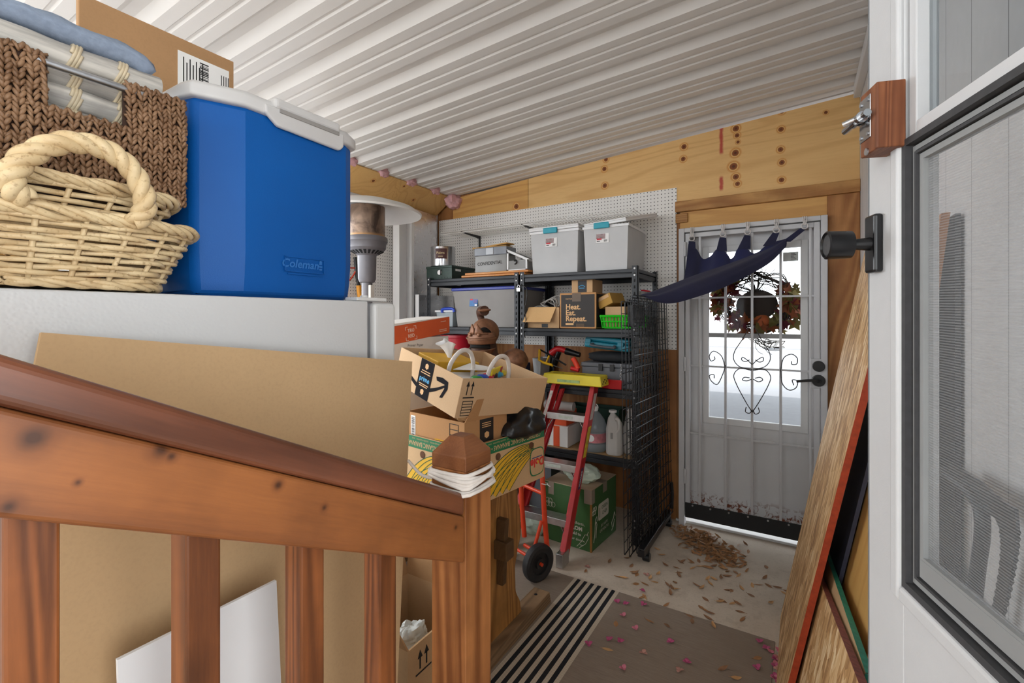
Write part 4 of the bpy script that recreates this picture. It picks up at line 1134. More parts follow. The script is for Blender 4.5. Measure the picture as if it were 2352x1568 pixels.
MB().tube(bez([(a+.062, yb+.01, bz_+.075), (a+.085, yb-.005, bz_+.08), (a+.088, yb-.005, bz_+.058), (a+.066, yb+.01, bz_+.052)], 5), .006, 8).build('drawer_pull', M_BLKPL, dw_, smooth=180)

# ---- second shelf, left unit
z2 = ZS[3]+.002
yb = 2.985; a, b = X_(1040, yb), X_(1188, yb); zt2 = Z_(1060, 668, yb)
bb_ = thing('storage_bin', 'large clear storage bin with dark blue lid behind leather armour', 'storage bin', ((a+b)/2, 3.2, z2))
taperbox(MB(), a, b, yb, 3.41, z2+.001, zt2, .028, .004).build('tub', M_BINC, bb_, bevel=.012, seg=3)
MB().box(a-.010, b+.010, yb-.010, 3.42, zt2, zt2+.024).build('lid', plain('dark_blue_lid', (38,52,140), .35, 0, .1), bb_, bevel=.006)
s = face_frame((X_(1087, yb), yb+.006, Z_(1087, 694, yb)), (1,0,0), (0,.12,1))
st = MB().cube((0, 0, 0), (.078, .064, .004), s).build('sticker', plain('sticker_blue', (56,112,170), .5, 0, .2, 30), bb_)
MB().cube((-.022, .022, .0024), (.026, .012, .001), s).build('sticker_brand', M_REDS, st); mb = MB().cube((.016, .008, .0024), (.036, .030, .001), s); mb.build('sticker_picture', plain('sticker_purple', (96,92,150), .5, 0, .3, 60), st)
MB().cube((.024, -.022, .0024), (.022, .014, .001), s).build('sticker_code', M_STW, st)
tag(MB().box(a+.14, a+.20, 3.06, 3.18, z2+.006, z2+.20).ball((a+.20, 3.10, z2+.15), .05, 10).build('glove', plain('yellow_green_cloth', (214,214,120), .8), smooth=60), 'yellow green cloth item inside the blue lidded bin', 'cloth')
yb = 3.0; a2, b2_ = X_(1002, yb), X_(1058, yb); z3 = Z_(1030, 716, yb)
sb = thing('storage_bin', 'small frosted storage bin with bright blue handle at shelf end', 'storage bin', ((a2+b2_)/2, 3.15, z2))
taperbox(MB(), a2, min(b2_, a-.012), yb, 3.3, z2+.001, z3, .012, .004).build('tub', clearish('frosted_bin', (206,214,218), .25, .3), sb, bevel=.006)
MB().box(a2-.01, min(b2_, a-.012)+.008, yb-.01, 3.31, z3, z3+.014).build('lid', M_LIDW, sb, bevel=.004)
MB().tube(bez([(X_(1018, yb), yb-.012, z3-.006), (X_(1020, yb), yb-.016, z3+.022), (X_(1042, yb), yb-.016, z3+.024), (X_(1046, yb), yb-.012, z3)], 6), .012, 8).build('handle', M_BLUEP, sb, smooth=60)

# ---- second shelf, right unit
def carton(name, label, x0, x1, y0, y1, z0, z1, mat, cat='box', group=None):
    t = thing(name, label, cat, ((x0+x1)/2, (y0+y1)/2, z0), group=group)
    MB().box(x0, x1, y0, y1, z0, z1).build('carton_body', mat, t, bevel=.0025); return t
def opencarton(t, x0, x1, y0, y1, z0, z1, mat, w=.005, flaps=()):
    taperbox(MB(), x0, x1, y0, y1, z0, z1, 0, w).build('carton_body', mat, t)
    for f in flaps: f
yb = 2.99; a, b = max(X_(1208, yb), UX[2]+.045), X_(1284, yb); z3 = Z_(1240, 706, yb)
cb2 = thing('cardboard_box', 'open cardboard box with hanging flap full of cables on shelf', 'box', ((a+b)/2, 3.12, z2))
taperbox(MB(), a, b, yb, 3.25, z2+.001, z3, 0, .005).build('carton_body', M_CARDL, cb2)
A = [V((a+.012, yb-.004, z3)), V((b-.022, yb-.004, z3)), V((b-.045, yb-.055, Z_(1262, 740, yb-.05))), V((a-.012, yb-.055, Z_(1262, 740, yb-.05)))]
MB().hexa(A, [p+V((0, .004, .003)) for p in A]).build('flap', cardboard('cardboard_flap', (214,172,120)), cb2)
MB().box((a+b)/2-.01, (a+b)/2+.04, yb-.0015, yb, z2+.004, z2+.03).build('tape', M_BLKPL, cb2)
mb = MB(); rr = random.Random(4)
for k in range(6):
    c0 = V(((a+b)/2+.02+rr.uniform(-.02, .02), 3.10+rr.uniform(-.03, .03), z3+.03+rr.uniform(-.02, .03)))
    mb.tube([c0+V((.055*cos(t), .03*sin(t+k), .032*sin(t)*1.1+.012*sin(2*t))) for t in [2*pi*i/20 for i in range(21)]], .0045, 6)
mb.tube(bez([((a+b)/2, 3.1, z3), ((a+b)/2+.05, 3.1, z3-.04), ((a+b)/2+.05, 3.1, z3-.1), ((a+b)/2, 3.1, z2+.02)], 5), .0045, 6)
tag(mb.build('cable', plain('cable_grey', (176,172,166), .5), smooth=180), 'coiled pale grey cable bundle in the open flap box', 'cable')
tag(MB().ball((a+.05, 3.09, z3-.02), .052, 14, (1, .8, .75), fn=lambda d: 1+.3*noise.noise(d*4)).build('plastic_wrap', clearish('clear_wrap', (214,214,210), .45, .15)), 'crumpled clear plastic wrap beside the grey cables in the open box', 'plastic wrap')
# FACTOR box
a, b = X_(1286, yb), X_(1369, yb); z3 = Z_(1300, 673, yb)
fb = carton('cardboard_box', 'square cardboard box printed black reading Heat Eat Repeat', a, b, yb, 3.30, z2+.001, z3, cardboard('cardboard_orange', (196,146,98)))
W_, H_ = b-a, z3-z2
M_CHAR = plain('charcoal_print', (52,48,46), .7, 0, .04); M_TANP = plain('tan_print', (222,176,124), .7, 0, .03)
pn = MB().box(a+.010, b-.010, yb-.0012, yb, z2+.012, z3-.012).build('printed_panel', M_CHAR, fb)
MB().box(b, b+.0012, yb+.01, 3.29, z2+.01, z3-.01).build('printed_panel', plain('black_print', (30,28,28), .7), fb)
mb = MB()
def ff(x, z, y=yb-.0014): return face_frame((x, y, z), (1,0,0), (0,0,1))
for i, tx in enumerate(('Heat.', 'Eat.', 'Repeat.')): mb.text(tx, .052, ff(a+.045, z3-.098-i*.041), 'LEFT', bold=.0012)
mb.text('FACTOR_', .013, ff(a+.045, z3-.042), 'LEFT'); mb.box(a+.045, a+.105, yb-.0016, yb-.0012, z2+.024, z2+.038)
mb.build('lettering', M_TANP, pn)
tp = MB().box(a+.095, a+.16, yb-.0022, yb-.0018, z3-.06, z3-.002).box(a+.125, a+.185, yb-.0022, yb-.0018, z2+.012, z2+.034).box(a+.095, a+.16, yb, yb+.1, z3, z3+.0006)
tp.build('clear_tape', clearish('packing_tape', (200,180,160), .72, .2), fb)
a1, b1_ = X_(1313, yb+.02), X_(1361, yb+.02); z4 = Z_(1330, 642, yb+.02)
sm = carton('cardboard_box', 'small cardboard box with black label on top of the Heat Eat Repeat box', a1, b1_, yb+.02, 3.2, z3+.001, z4, M_CARDL)
pl_ = MB().box((a1+b1_)/2-.030, (a1+b1_)/2+.035, yb+.0185, yb+.02, z3+.004, z4-.006).build('label', plain('label_black', (32,30,32), .6), sm)
mb = MB(); c0 = V(((a1+b1_)/2, yb+.0178, (z3+z4)/2)); mb.tube([c0+V((-.024+.048*t, 0, .012*sin(pi*t)-.006)) for t in [i/8 for i in range(9)]], .0025, 5)
mb.box(c0.x-.020, c0.x+.020, yb+.0178, yb+.0184, c0.z-.016, c0.z-.012); mb.build('print_mark', plain('prime_blue', (60,160,210), .6), pl_)
# boxes, basket, clutter
p = onY(1401, 688, 3.05)
o = MB().cube((0, 0, .03), (.115, .16, .075)).build('cardboard_box', cardboard('cardboard_gold', (176,136,70)), bevel=.003)
ch = MB().box(-.045, .045, -.0825, -.0802, .040, .062).build('label_strip', M_CARDL, o, world=False)
a, b = X_(1390, 3.04), X_(1436, 3.04); z5 = Z_(1400, 704, 3.04)
o.location = (p.x, 3.10, z5+.012); o.rotation_euler = (radians(0), radians(-22), radians(-14)); tag(o, 'small tan cardboard box tipped at an angle above green basket', 'box')
carton('cardboard_box', 'plain cardboard box standing inside green plastic basket', a, b, 3.04, 3.26, z2+.012, z5, M_CARDL)
a, b = X_(1379, 3.0), X_(1497, 3.0); b = min(b, UX[3]-.02); z6 = Z_(1390, 722, 3.0)
M_GRNB = plain('bright_green_plastic', (44,196,34), .4, 0, .05)
gb2 = thing('plastic_basket', 'bright green slotted plastic basket behind the wire grids', 'basket', ((a+b)/2, 3.1, z2))
mb = MB(); nsl = 11; hh = z6-z2
for (p0, p1, nn) in (((a, 3.0), (b, 3.0), 11), ((b, 3.0), (b, 3.28), 8), ((b, 3.28), (a, 3.28), 11), ((a, 3.28), (a, 3.0), 8)):
    p0, p1 = V((*p0, 0)), V((*p1, 0)); d = p1-p0
    ctr = V(((a+b)/2, 3.14, 0))
    def q(t, z):
        P = p0+d*t; k = .90+.10*z/hh; P = ctr+(P-ctr)*k; return V((P.x, P.y, z2+.001+z))
    for z_ in (.008, hh*.5, hh-.012): mb.tube([q(0, z_), q(1, z_)], .006 if z_ < hh-.02 else .009, 6)
    for i in range(nn+1): mb.tube([q(i/nn, .004), q(i/nn, hh*.5), q(i/nn, hh-.01)], .0055, 6)
mb.box(a+.02, b-.02, 3.02, 3.26, z2+.001, z2+.005)
mb.build('basket_shell', M_GRNB, gb2, smooth=60)
p0 = onY(1449, 664, 3.02)
cp = thing('cup', 'grey plastic cup with red lid beside shelf post', 'cup', (p0.x, 3.02, 1.55))
a, b = X_(1424, 3.2), X_(1500, 3.2)
ob = carton('equipment_case', 'dark grey plastic case behind green basket at shelf end', X_(1402, 3.31), UX[3]-.03, 3.30, 3.41, z2+.001, 1.565, M_BLKPL, 'case')
cp.location = (UX[3]-.055, 3.34, 1.566)
MB().lathe([(0,0),(.026,0),(.034,.075),(.032,.075),(.03,.072),(0,.07)], T(UX[3]-.070, 3.345, 1.566), 24).build('cup_body', plain('cup_grey', (120,116,112), .5), cp, smooth=40)
MB().lathe([(0,.085),(.030,.083),(.036,.077),(.034,.073)], T(UX[3]-.070, 3.345, 1.566) @ RY(9), 24).build('cup_lid', M_REDS, cp, smooth=40)

# ---- third shelf, right unit: tools
z2 = ZS[2]+.002
M_TEALT = plain('teal_case', (14,112,132), .42, 0, .08)
a, b = X_(1336, 3.0), UX[3]-.045
tb = thing('tool_case', 'grey plastic toolbox with black latches and chain under black bag', 'toolbox', ((a+b)/2, 3.1, z2))
zt3 = Z_(1360, 832, 3.0)
MB().box(a, b, 3.0, 3.24, z2+.001, zt3-.03).build('case_body', plain('case_grey', (92,94,100), .45), tb, bevel=.006)
MB().box(a-.004, b+.004, 2.996, 3.244, zt3-.029, zt3).build('case_lid', plain('case_grey', (92,94,100), .45), tb, bevel=.006)
for x in (a+.14, a+.22): MB().box(x-.014, x+.014, 2.986, 2.998, zt3-.052, zt3-.006).build('latch', M_BLKPL, tb, bevel=.002)
mb = MB()
for k in range(14):
    c0 = V((a+.285+.004*sin(k*.7), 2.985, zt3-.01-k*.0105)); ph = (k % 2)*pi/2
    mb.tube([c0+V((.005*cos(t)*cos(ph), .005*cos(t)*sin(ph), .009*sin(t))) for t in [2*pi*i/10 for i in range(10)]], .0016, 5, closed=True)
mb.build('chain', M_CHROME, tb, smooth=180)
bg_ = MB().ball(((a+b)/2+.0, 3.13, zt3+.036), 1, 24, ((b-a)/2-.01, .11, .034), fn=lambda d: (1+.08*noise.noise(d*3))/max(abs(d.x)**4+abs(d.y)**4+abs(d.z)**4, .2)**.25*.95)
tag(bg_.build('tool_bag', plain('black_canvas', (26,28,32), .85, 0, .2, 60), smooth=60), 'black canvas tool bag lying on grey toolbox under the teal case', 'bag')
Mt = T((a+b)/2-.01, 3.12, zt3+.090) @ RY(5)
tc = thing('tool_case', 'teal blue power tool case lying tilted on black bag', 'toolbox', ((a+b)/2+.01, 3.12, zt3+.12))
hw = (b-a)/2-.02
MB().box(-hw, hw, -.11, .11, 0, .045, Mt).build('case_body', M_TEALT, tc, bevel=.014, seg=3)
MB().box(-hw+.004, hw-.004, -.105, .105, .0455, .082, Mt).build('case_lid', M_TEALT, tc, bevel=.014, seg=3)
mb = MB(); mb.tube(bez([Mt @ V((-.09, -.112, .03)), Mt @ V((-.09, -.135, .02)), Mt @ V((.06, -.135, .02)), Mt @ V((.06, -.112, .03))], 6), .009, 8); mb.build('handle', plain('case_handle', (70,74,80), .5), tc, smooth=60)
for x in (-.13, .10): MB().box(x-.02, x+.02, -.116, -.106, .03, .06, Mt).build('latch', M_TEALT, tc, bevel=.003)
a, b = X_(1381, 2.96), X_(1428, 2.96)
rt = thing('tray', 'shallow red plastic tray at front of the tool shelf', 'tray', ((a+b)/2, 2.98, z2)); z4 = Z_(1390, 864, 2.958)
taperbox(MB(), a, b, 2.958, 2.992, z2+.001, z2+.06, .006, .003).build('tray_body', plain('red_plastic', (196,30,36), .35), rt, bevel=.003)
# hacksaw
hk = thing('hacksaw', 'yellow and black hacksaw lying among the tools', 'saw', onY(1270, 830, 3.05))
def hp_(x, y): return onY(x, y, 3.04)
MB().tube([hp_(1240, 802), hp_(1238, 826), hp_(1250, 833), hp_(1268, 838)], .010, 6).build('handle', plain('tool_yellow', (226,176,30), .45), hk, smooth=60)
MB().tube([hp_(1262, 816), hp_(1255, 832), hp_(1270, 840)], .008, 6).build('grip', plain('tool_yellow', (226,176,30), .45), hk, smooth=60)
MB().tube([hp_(1241, 803), hp_(1262, 815), hp_(1300, 838)], .0065, 6).build('back_bar', M_BLKPL, hk, smooth=60)
MB().tube([hp_(1252, 833), hp_(1292, 846)], .003, 4).build('blade', M_GALV, hk)
dr_ = thing('cordless_drill', 'red and black cordless tool lying behind the hacksaw', 'power tool', onY(1290, 830, 3.18))
def h2(x, y, Y=3.18): return onY(x, y, Y)
MB().tube(bez([h2(1266, 812), h2(1282, 801), h2(1302, 806), h2(1330, 814)], 5), .024, 10, rf=lambda t: 1.1-.4*t).build('tool_body', plain('tool_red', (200,34,38), .4), dr_, smooth=60)
MB().tube(bez([h2(1284, 808), h2(1278, 824), h2(1272, 842)], 5), .020, 10).build('handle', M_BLKPL, dr_, smooth=60)
MB().tube([h2(1300, 806), h2(1332, 815)], .026, 10, rf=lambda t: 1-.3*t).build('nose', M_BLKPL, dr_, smooth=60)
d2_ = thing('cordless_drill', 'orange red power tool lying nose down before the black bag', 'power tool', onY(1325, 840, 2.99))
MB().tube(bez([h2(1316, 822, 2.99), h2(1322, 832, 2.99), h2(1328, 846, 2.99)], 5), .018, 10).build('tool_body', plain('tool_orange', (226,62,30), .45), d2_, smooth=60)
MB().tube([h2(1312, 845, 2.99), h2(1330, 850, 2.99)], .015, 10).build('battery', plain('tool_red', (200,34,38), .4), d2_, smooth=60)
a, b = max(X_(1206, 3.06), UX[2]+.045), X_(1242, 3.06)
mb = taperbox(MB(), a, b, 3.06, 3.22, z2+.001, Z_(1220, 822, 3.06), .012, .004); tag(mb.build('plastic_tub', plain('tub_grey', (190,194,198), .5), bevel=.005), 'pale grey plastic tub beside the shelf post on tool shelf', 'tub')
rr = random.Random(8); cols = [((70,74,50), 'olive'), ((44,46,50), 'dark steel'), ((120,112,96), 'brass grey'), ((46,92,60), 'green'), ((36,60,120), 'blue'), ((200,180,40), 'yellow')]
for k in range(16):
    x = rr.uniform(1246, 1328); Y = rr.uniform(2.985, 3.10); p = V((X_(x, Y), Y, z2+.012+rr.uniform(0, .045)))
    th_ = rr.uniform(0, pi); d = V((cos(th_), sin(th_)*.5, rr.uniform(-.15, .25))); c, cn = cols[k % 6]
    t = thing('screwdriver', cn+' handled small hand tool heaped on the tool shelf below the hacksaw', 'hand tool', p, group='small hand tools heaped on the shelf')
    MB().tube([p-d*.045, p-d*.03, p+d*.01], .010, 8, rf=lambda t: 1-.25*abs(t-.5)).build('handle', plain('grip_'+cn.replace(' ', '_'), c, .5), t, smooth=60)
    MB().tube([p+d*.01, p+d*.07], .0035, 6).build('blade', M_GALV, t)
a, b = X_(1221, 2.965), X_(1262, 2.965)
tag(MB().box(a, b, 2.957, 3.04, z2+.001, z2+.05).build('cardboard_box', M_CARDL, bevel=.002), 'low flat cardboard box at front edge of the tool shelf', 'box')

# ---- fourth shelf, right unit
z2 = ZS[1]+.002
yb = 3.0; a, b = X_(1250, yb), X_(1304, yb); z3 = Z_(1290, 979, yb)
tb2 = carton('paper_box', 'white paper box with orange stripe behind the ladder', a, b, yb, 3.28, z2+.001, z3, M_PAPERW)
MB().box(a+(b-a)*.40, a+(b-a)*.66, yb-.0012, yb, z2+.002, z3-.001).build('stripe', plain('box_orange', (222,84,40), .6), tb2)
MB().text('Pictures & Me', .022, face_frame((a+(b-a)*.20, yb-.0014, (z2+z3)/2), (0,0,1), (-1,0,0))).build('lettering', M_INK, tb2)
z4 = z3+.10
o2 = carton('cardboard_box', 'orange cardboard box on top of the white paper box behind ladder', a+.01, b-.02, yb+.02, 3.2, z3+.001, z4, plain('box_orange', (222,84,40), .6))
p = V((a+.10, yb+.06, z4+.034)); tag(MB().cyl((a-.02, yb+.06, z4+.034), (b+.02, yb+.06, z4+.034), .032, n=24).build('paper_roll', plain('roll_grey', (178,170,164), .7), smooth=40), 'grey paper roll lying on the orange box behind the ladder', 'roll')
# big water bottle
y_ = 3.06; x_ = X_(1366, y_); rb = .082
wb = thing('water_bottle', 'large clear round water bottle with label on lower shelf', 'bottle', (x_, y_, z2))
M_PET = clearish('clear_plastic', (206,214,218), .55, .08)
zt_ = Z_(1366, 932, y_)-z2
M0 = T(x_, y_, z2+.001)
MB().lathe([(0,0),(rb-.01,.0),(rb,.012),(rb,.05),(rb-.005,.056),(rb,.062),(rb,.13),(rb-.005,.136),(rb,.142),(rb,.17),(rb*.8,.215),(rb*.45,zt_-.05),(.022,zt_-.035),(.022,zt_-.02),(0,zt_-.02)], M0, 32).build('bottle_body', M_PET, wb, smooth=50)
MB().lathe([(rb+.0012,.066),(rb+.0012,.128)], M0, 32).build('label', plain('bottle_label', (196,120,128), .5, 0, .4, 14), wb, smooth=180)
MB().ball((x_, y_-rb-.0005, z2+.098), .030, 16, (1, .05, .8)).build('label_badge', M_STW, wb, smooth=60)
MB().lathe([(0,zt_),(.024,zt_),(.025,zt_-.02),(.022,zt_-.034)], M0, 24).build('cap', M_STW, wb, smooth=40)
MB().tube([(x_+.03*cos(t), y_-.01, z2+zt_-.01+.03*sin(t)) for t in [pi*i/10 for i in range(11)]], .003, 5).build('carry_loop', M_STW, wb, smooth=180)
# white jugs
M_JUG = clearish('milky_jug', (232,230,226), .08, .35)
def jug(label, x0, x1, y, dz=0):
    a, b = X_(x0, y), X_(x1, y); w = b-a; zt_ = Z_((x0+x1)/2, 945, y)-z2+dz
    j = thing('jug', label, 'jug', ((a+b)/2, y+w/2, z2), group='white plastic jugs')
    cx, cy = (a+b)/2, y+w*.5; h = zt_
    def R(k, z, ox=0): return [V((cx+ox+k*w/2*sx*q, cy+k*w/2*sy*q, z2+.001+z)) for sx, sy, q in ((-1,-.6,1),(-.6,-1,1),(.6,-1,1),(1,-.6,1),(1,.6,1),(.6,1,1),(-.6,1,1),(-1,.6,1))]
    MB().loft([R(.92, 0), R(1, .015), R(1, h*.58), R(.92, h*.66), R(.62, h*.82, -.01), R(.30, h*.90, -.015), R(.26, h*.95, -.015)]).build('jug_body', M_JUG, j, bevel=.006, seg=2, smooth=50)
    MB().cyl((cx-.015, cy, z2+h*.95), (cx-.015, cy, z2+h), .026, n=18).build('cap', M_STW, j, smooth=40)
    MB().tube(bez([(cx+.02, cy-w*.30, z2+h*.84), (cx+w*.38, cy-w*.36, z2+h*.78), (cx+w*.40, cy-w*.38, z2+h*.62), (cx+w*.2, cy-w*.40, z2+h*.5)], 5), .012, 8).build('handle', M_JUG, j, smooth=60)
    MB().box(cx-.012, cx+.004, cy-w/2-.004, cy-w/2, z2+h*.38, z2+h*.52).build('grip_mark', plain('jug_recess', (150,148,146), .5), j, bevel=.002)
jug('white plastic jug in front, beside the clear water bottle', 1389, 1424, 2.985)
jug('white plastic jug tucked behind the wire grids', 1430, 1464, 3.06, .01)
a, b = X_(1306, 3.30), X_(1425, 3.30)
gc = MB(); taperbox(gc, a, b, 3.27, 3.42, z2+.001, z2+.25, .012, .004); tag(gc.build('plastic_crate', plain('dark_green_plastic', (16,58,44), .5), bevel=.004), 'dark green plastic crate at the back of lower shelf', 'crate')
# ---- bottom: grey tub and pale bags
a, b = X_(1210, 2.97), X_(1250, 2.97)
tag(taperbox(MB(), X_(1196, 2.96)+.02, X_(1262, 2.96), 2.99, 3.36, .002, .45, .015, .004).build('plastic_tub', plain('tub_slate', (96,98,104), .5), bevel=.006), 'slate grey plastic tub on floor under the shelf behind the ladder', 'tub')
M_PBAG = plain('pale_green_plastic', (206,224,208), .35, 0, .08, 20)
# ---- third / lower shelves of the left unit and the red bucket
y_ = 2.99
x0, x1 = X_(1034, 2.97), X_(1086, 2.97); r_ = .15
zc = ZS[2]+.002
rb_ = thing('bucket', 'deep red plastic bucket on shelf behind the leather armour', 'bucket', (X_(1060, 3.13), 3.13, zc))
MB().lathe([(0,0),(.115,0),(r_-.006,.30),(r_,.305),(r_,.325),(r_-.008,.325),(r_-.012,.30),(.10,.01),(0,.01)], T(X_(1052, 3.13), 3.13, zc), 36).build('bucket_body', plain('red_bucket', (168,20,40), .38), rb_, smooth=40)
tag(MB().box(-2.20, -1.86, 3.0, 3.3, zc, zc+.11).build('storage_case', plain('navy_case', (40,52,84), .5), bevel=.008), 'dark blue case on shelf behind the shoulder of the armour', 'case')
tag(MB().box(-2.55, -1.95, 3.0, 3.36, ZS[1]+.002, ZS[1]+.26).build('storage_case', plain('dark_case', (44,46,50), .5), bevel=.008), 'dark case on the lower shelf behind the piled boxes', 'case')

# ---- wire shelf on brackets above
M_WIREW = plain('white_wire', (232,230,226), .4, 0, .02)
Yw = 3.16; zw = Z_(1012, 527, Yw); zw2 = Z_(1300, 507, Yw); zw = (zw+zw2)/2
ws = thing('wire_shelf', 'white wire shelf on black brackets above the shelving', 'shelf', (-1.8, 3.3, zw))
xw0, xw1 = X_(1012, Yw), -.98
mb = MB(); n = int((xw1-xw0)/.0254)
for i in range(n+1):
    x = xw0+i*(xw1-xw0)/n; mb.box(x-.0012, x+.0012, Yw, YB-.014, zw, zw+.0024)
mb.build('cross_wire', M_WIREW, ws)['kind'] = 'stuff'
mb = MB()
for (y, z, r) in ((Yw, zw, .0035), (Yw, zw-.020, .0035), (Yw+.1, zw-.002, .0025), (Yw+.2, zw-.002, .0025), (YB-.02, zw-.002, .003)): mb.cyl((xw0, y, z), (xw1, y, z), r, n=8)
mb.build('front_rail', M_WIREW, ws, smooth=60)
for x in (1102, 1236):
    p = onY(x, 540, YB-.014); 
    MB().hexa([(p.x-.005, YB-.016, zw-.003), (p.x+.005, YB-.016, zw-.003), (p.x+.005, Yw+.03, zw-.003), (p.x-.005, Yw+.03, zw-.003)],
              [(p.x-.005, YB-.016, zw-.03), (p.x+.005, YB-.016, zw-.03), (p.x+.005, Yw+.03, zw-.012), (p.x-.005, Yw+.03, zw-.012)]).box(p.x-.009, p.x+.009, YB-.022, YB-.012, zw-.16, zw-.003).build('bracket', M_BLKPL, ws, bevel=.002)

# padlock and black cord on the middle posts
pk_ = onY(1191, 663, YF-.012)
pd = thing('padlock', 'small silver padlock hanging on the middle shelf post', 'padlock', pk_)
MB().box(pk_.x-.016, pk_.x+.016, YF-.018, YF-.005, pk_.z-.022, pk_.z+.010).build('lock_body', M_CHROME, pd, bevel=.004, seg=3)
MB().tube([(pk_.x+.010*cos(t), YF-.011, pk_.z+.010+.018*sin(t)) for t in [pi*i/10 for i in range(11)]], .003, 6).build('shackle', M_CHROME, pd, smooth=180)
def kc_(x, y): return onY(x, y, YF-.010)
tag(MB().tube(bez([kc_(1200, 655), kc_(1210, 664), kc_(1209, 690), kc_(1205, 710), kc_(1208, 735), kc_(1203, 755), kc_(1206, 775)], 6), .0035, 6).build('power_cable', M_BLKPL, smooth=180), 'thin black cable dangling down the middle shelf posts', 'cable')
# ================= TRESTLE TABLE =================
M_TRES = wood('trestle_pine', (190,138,78), (140,94,48), 'z', .5, 60, 5, knots=5.0)
M_TREST = wood('trestle_pine_top', (186,136,78), (140,94,48), 'x', .5, 60, 5)
M_TENON = wood('tenon_dark', (112,84,52), (84,60,36), 'y', .55, 60, 3, contrast=.3)
M_FOOT = wood('foot_weathered', (150,122,92), (116,92,68), 'y', .6, 70, 4)
tt = thing('trestle_table', 'pine trestle table with wedged tenon legs under the banana box', 'table', (-1.6, 1.66, 0))
MB().box(-2.14, -1.125, 1.42, 1.87, .690, .719).build('tabletop', M_TREST, tt, bevel=.004)
yc = 1.70
def half(z):   # half width of the shaped leg
    pts = [(0,.19),(.05,.215),(.10,.20),(.20,.155),(.30,.150),(.36,.17),(.44,.205),(.52,.20),(.62,.175),(.69,.17)]
    for (a, x), (b, y) in zip(pts, pts[1:]):
        if a <= z <= b: t = (z-a)/(b-a); t = t*t*(3-2*t); return x+(y-x)*t
    return pts[-1][1]
zs_ = [.06+.63*i/36 for i in range(37)]
poly = [(yc+half(z), z) for z in zs_]+[(yc-half(z), z) for z in reversed(zs_)]
def leg(x):
    lg = MB().prism(poly, x-.045, x, Mx).build('leg', M_TRES, tt, bevel=.004)
    return lg
leg(-1.125); leg(-2.02)
MB().box(-2.10, -1.060, yc-.028, yc+.036, .415, .495).build('stretcher', M_TENON, tt, bevel=.006)
MB().hexa([(-1.122, yc-.012, .30), (-1.090, yc-.012, .30), (-1.090, yc+.018, .30), (-1.122, yc+.018, .30)], [(-1.122, yc-.012, .585), (-1.075, yc-.012, .585), (-1.075, yc+.018, .585), (-1.122, yc+.018, .585)]).build('wedge', M_TENON, tt, bevel=.003)
for x in (-1.082, -1.99):
    f = MB().hexa([(x-.09, 1.41, .006), (x, 1.41, .006), (x, 2.133, .006), (x-.09, 2.133, .006)], [(x-.09, 1.43, .066), (x, 1.43, .066), (x, 2.115, .066), (x-.09, 2.115, .066)]).build('foot', M_FOOT, tt, bevel=.003)
    MB().cyl((x-.05, 2.06, .0655), (x-.05, 2.06, .0668), .008, n=12).build('bolt_hole', M_HOLE, f)

# ================= BANANA BOX =================
N0 = V((-1.080, 1.418, .7215)); RZB = -8.4
bn = thing('banana_box', 'upside-down printed cardboard banana box on trestle table', 'box', N0, RZB)
BW, BL, BH = .40, .50, .235
M_BCARD = cardboard('banana_card', (206,172,132))
mb = MB(); w = .006
vs = [(-BW,0,0),(0,0,0),(0,BL,0),(-BW,BL,0),(-BW,0,BH),(0,0,BH),(0,BL,BH),(-BW,BL,BH),(-BW+w,w,w),(-w,w,w),(-w,BL-w,w),(-BW+w,BL-w,w),(-BW+w,w,BH),(-w,w,BH),(-w,BL-w,BH),(-BW+w,BL-w,BH)]
fs = [(3,2,1,0),(8,9,10,11)]
for k in range(4):
    j = (k+1) % 4; fs += [(k, j, 4+j, 4+k), (8+k, 12+k, 12+j, 8+j), (4+k, 4+j, 12+j, 12+k)]
mb.add(vs, fs); body = mb.build('carton_body', M_BCARD, bn, world=False)
M_GRNP = plain('print_green', (18,112,68), .6, 0, .05); M_YELP = plain('print_yellow', (226,176,36), .6, 0, .06); M_DGRN = plain('print_dark_green', (16,84,52), .6); M_REDP = plain('print_red', (206,48,40), .6); M_NAVY = plain('print_navy', (36,60,120), .6)
M_HOLED = plain('hand_hole', (96,62,40), .9, 0, .2)
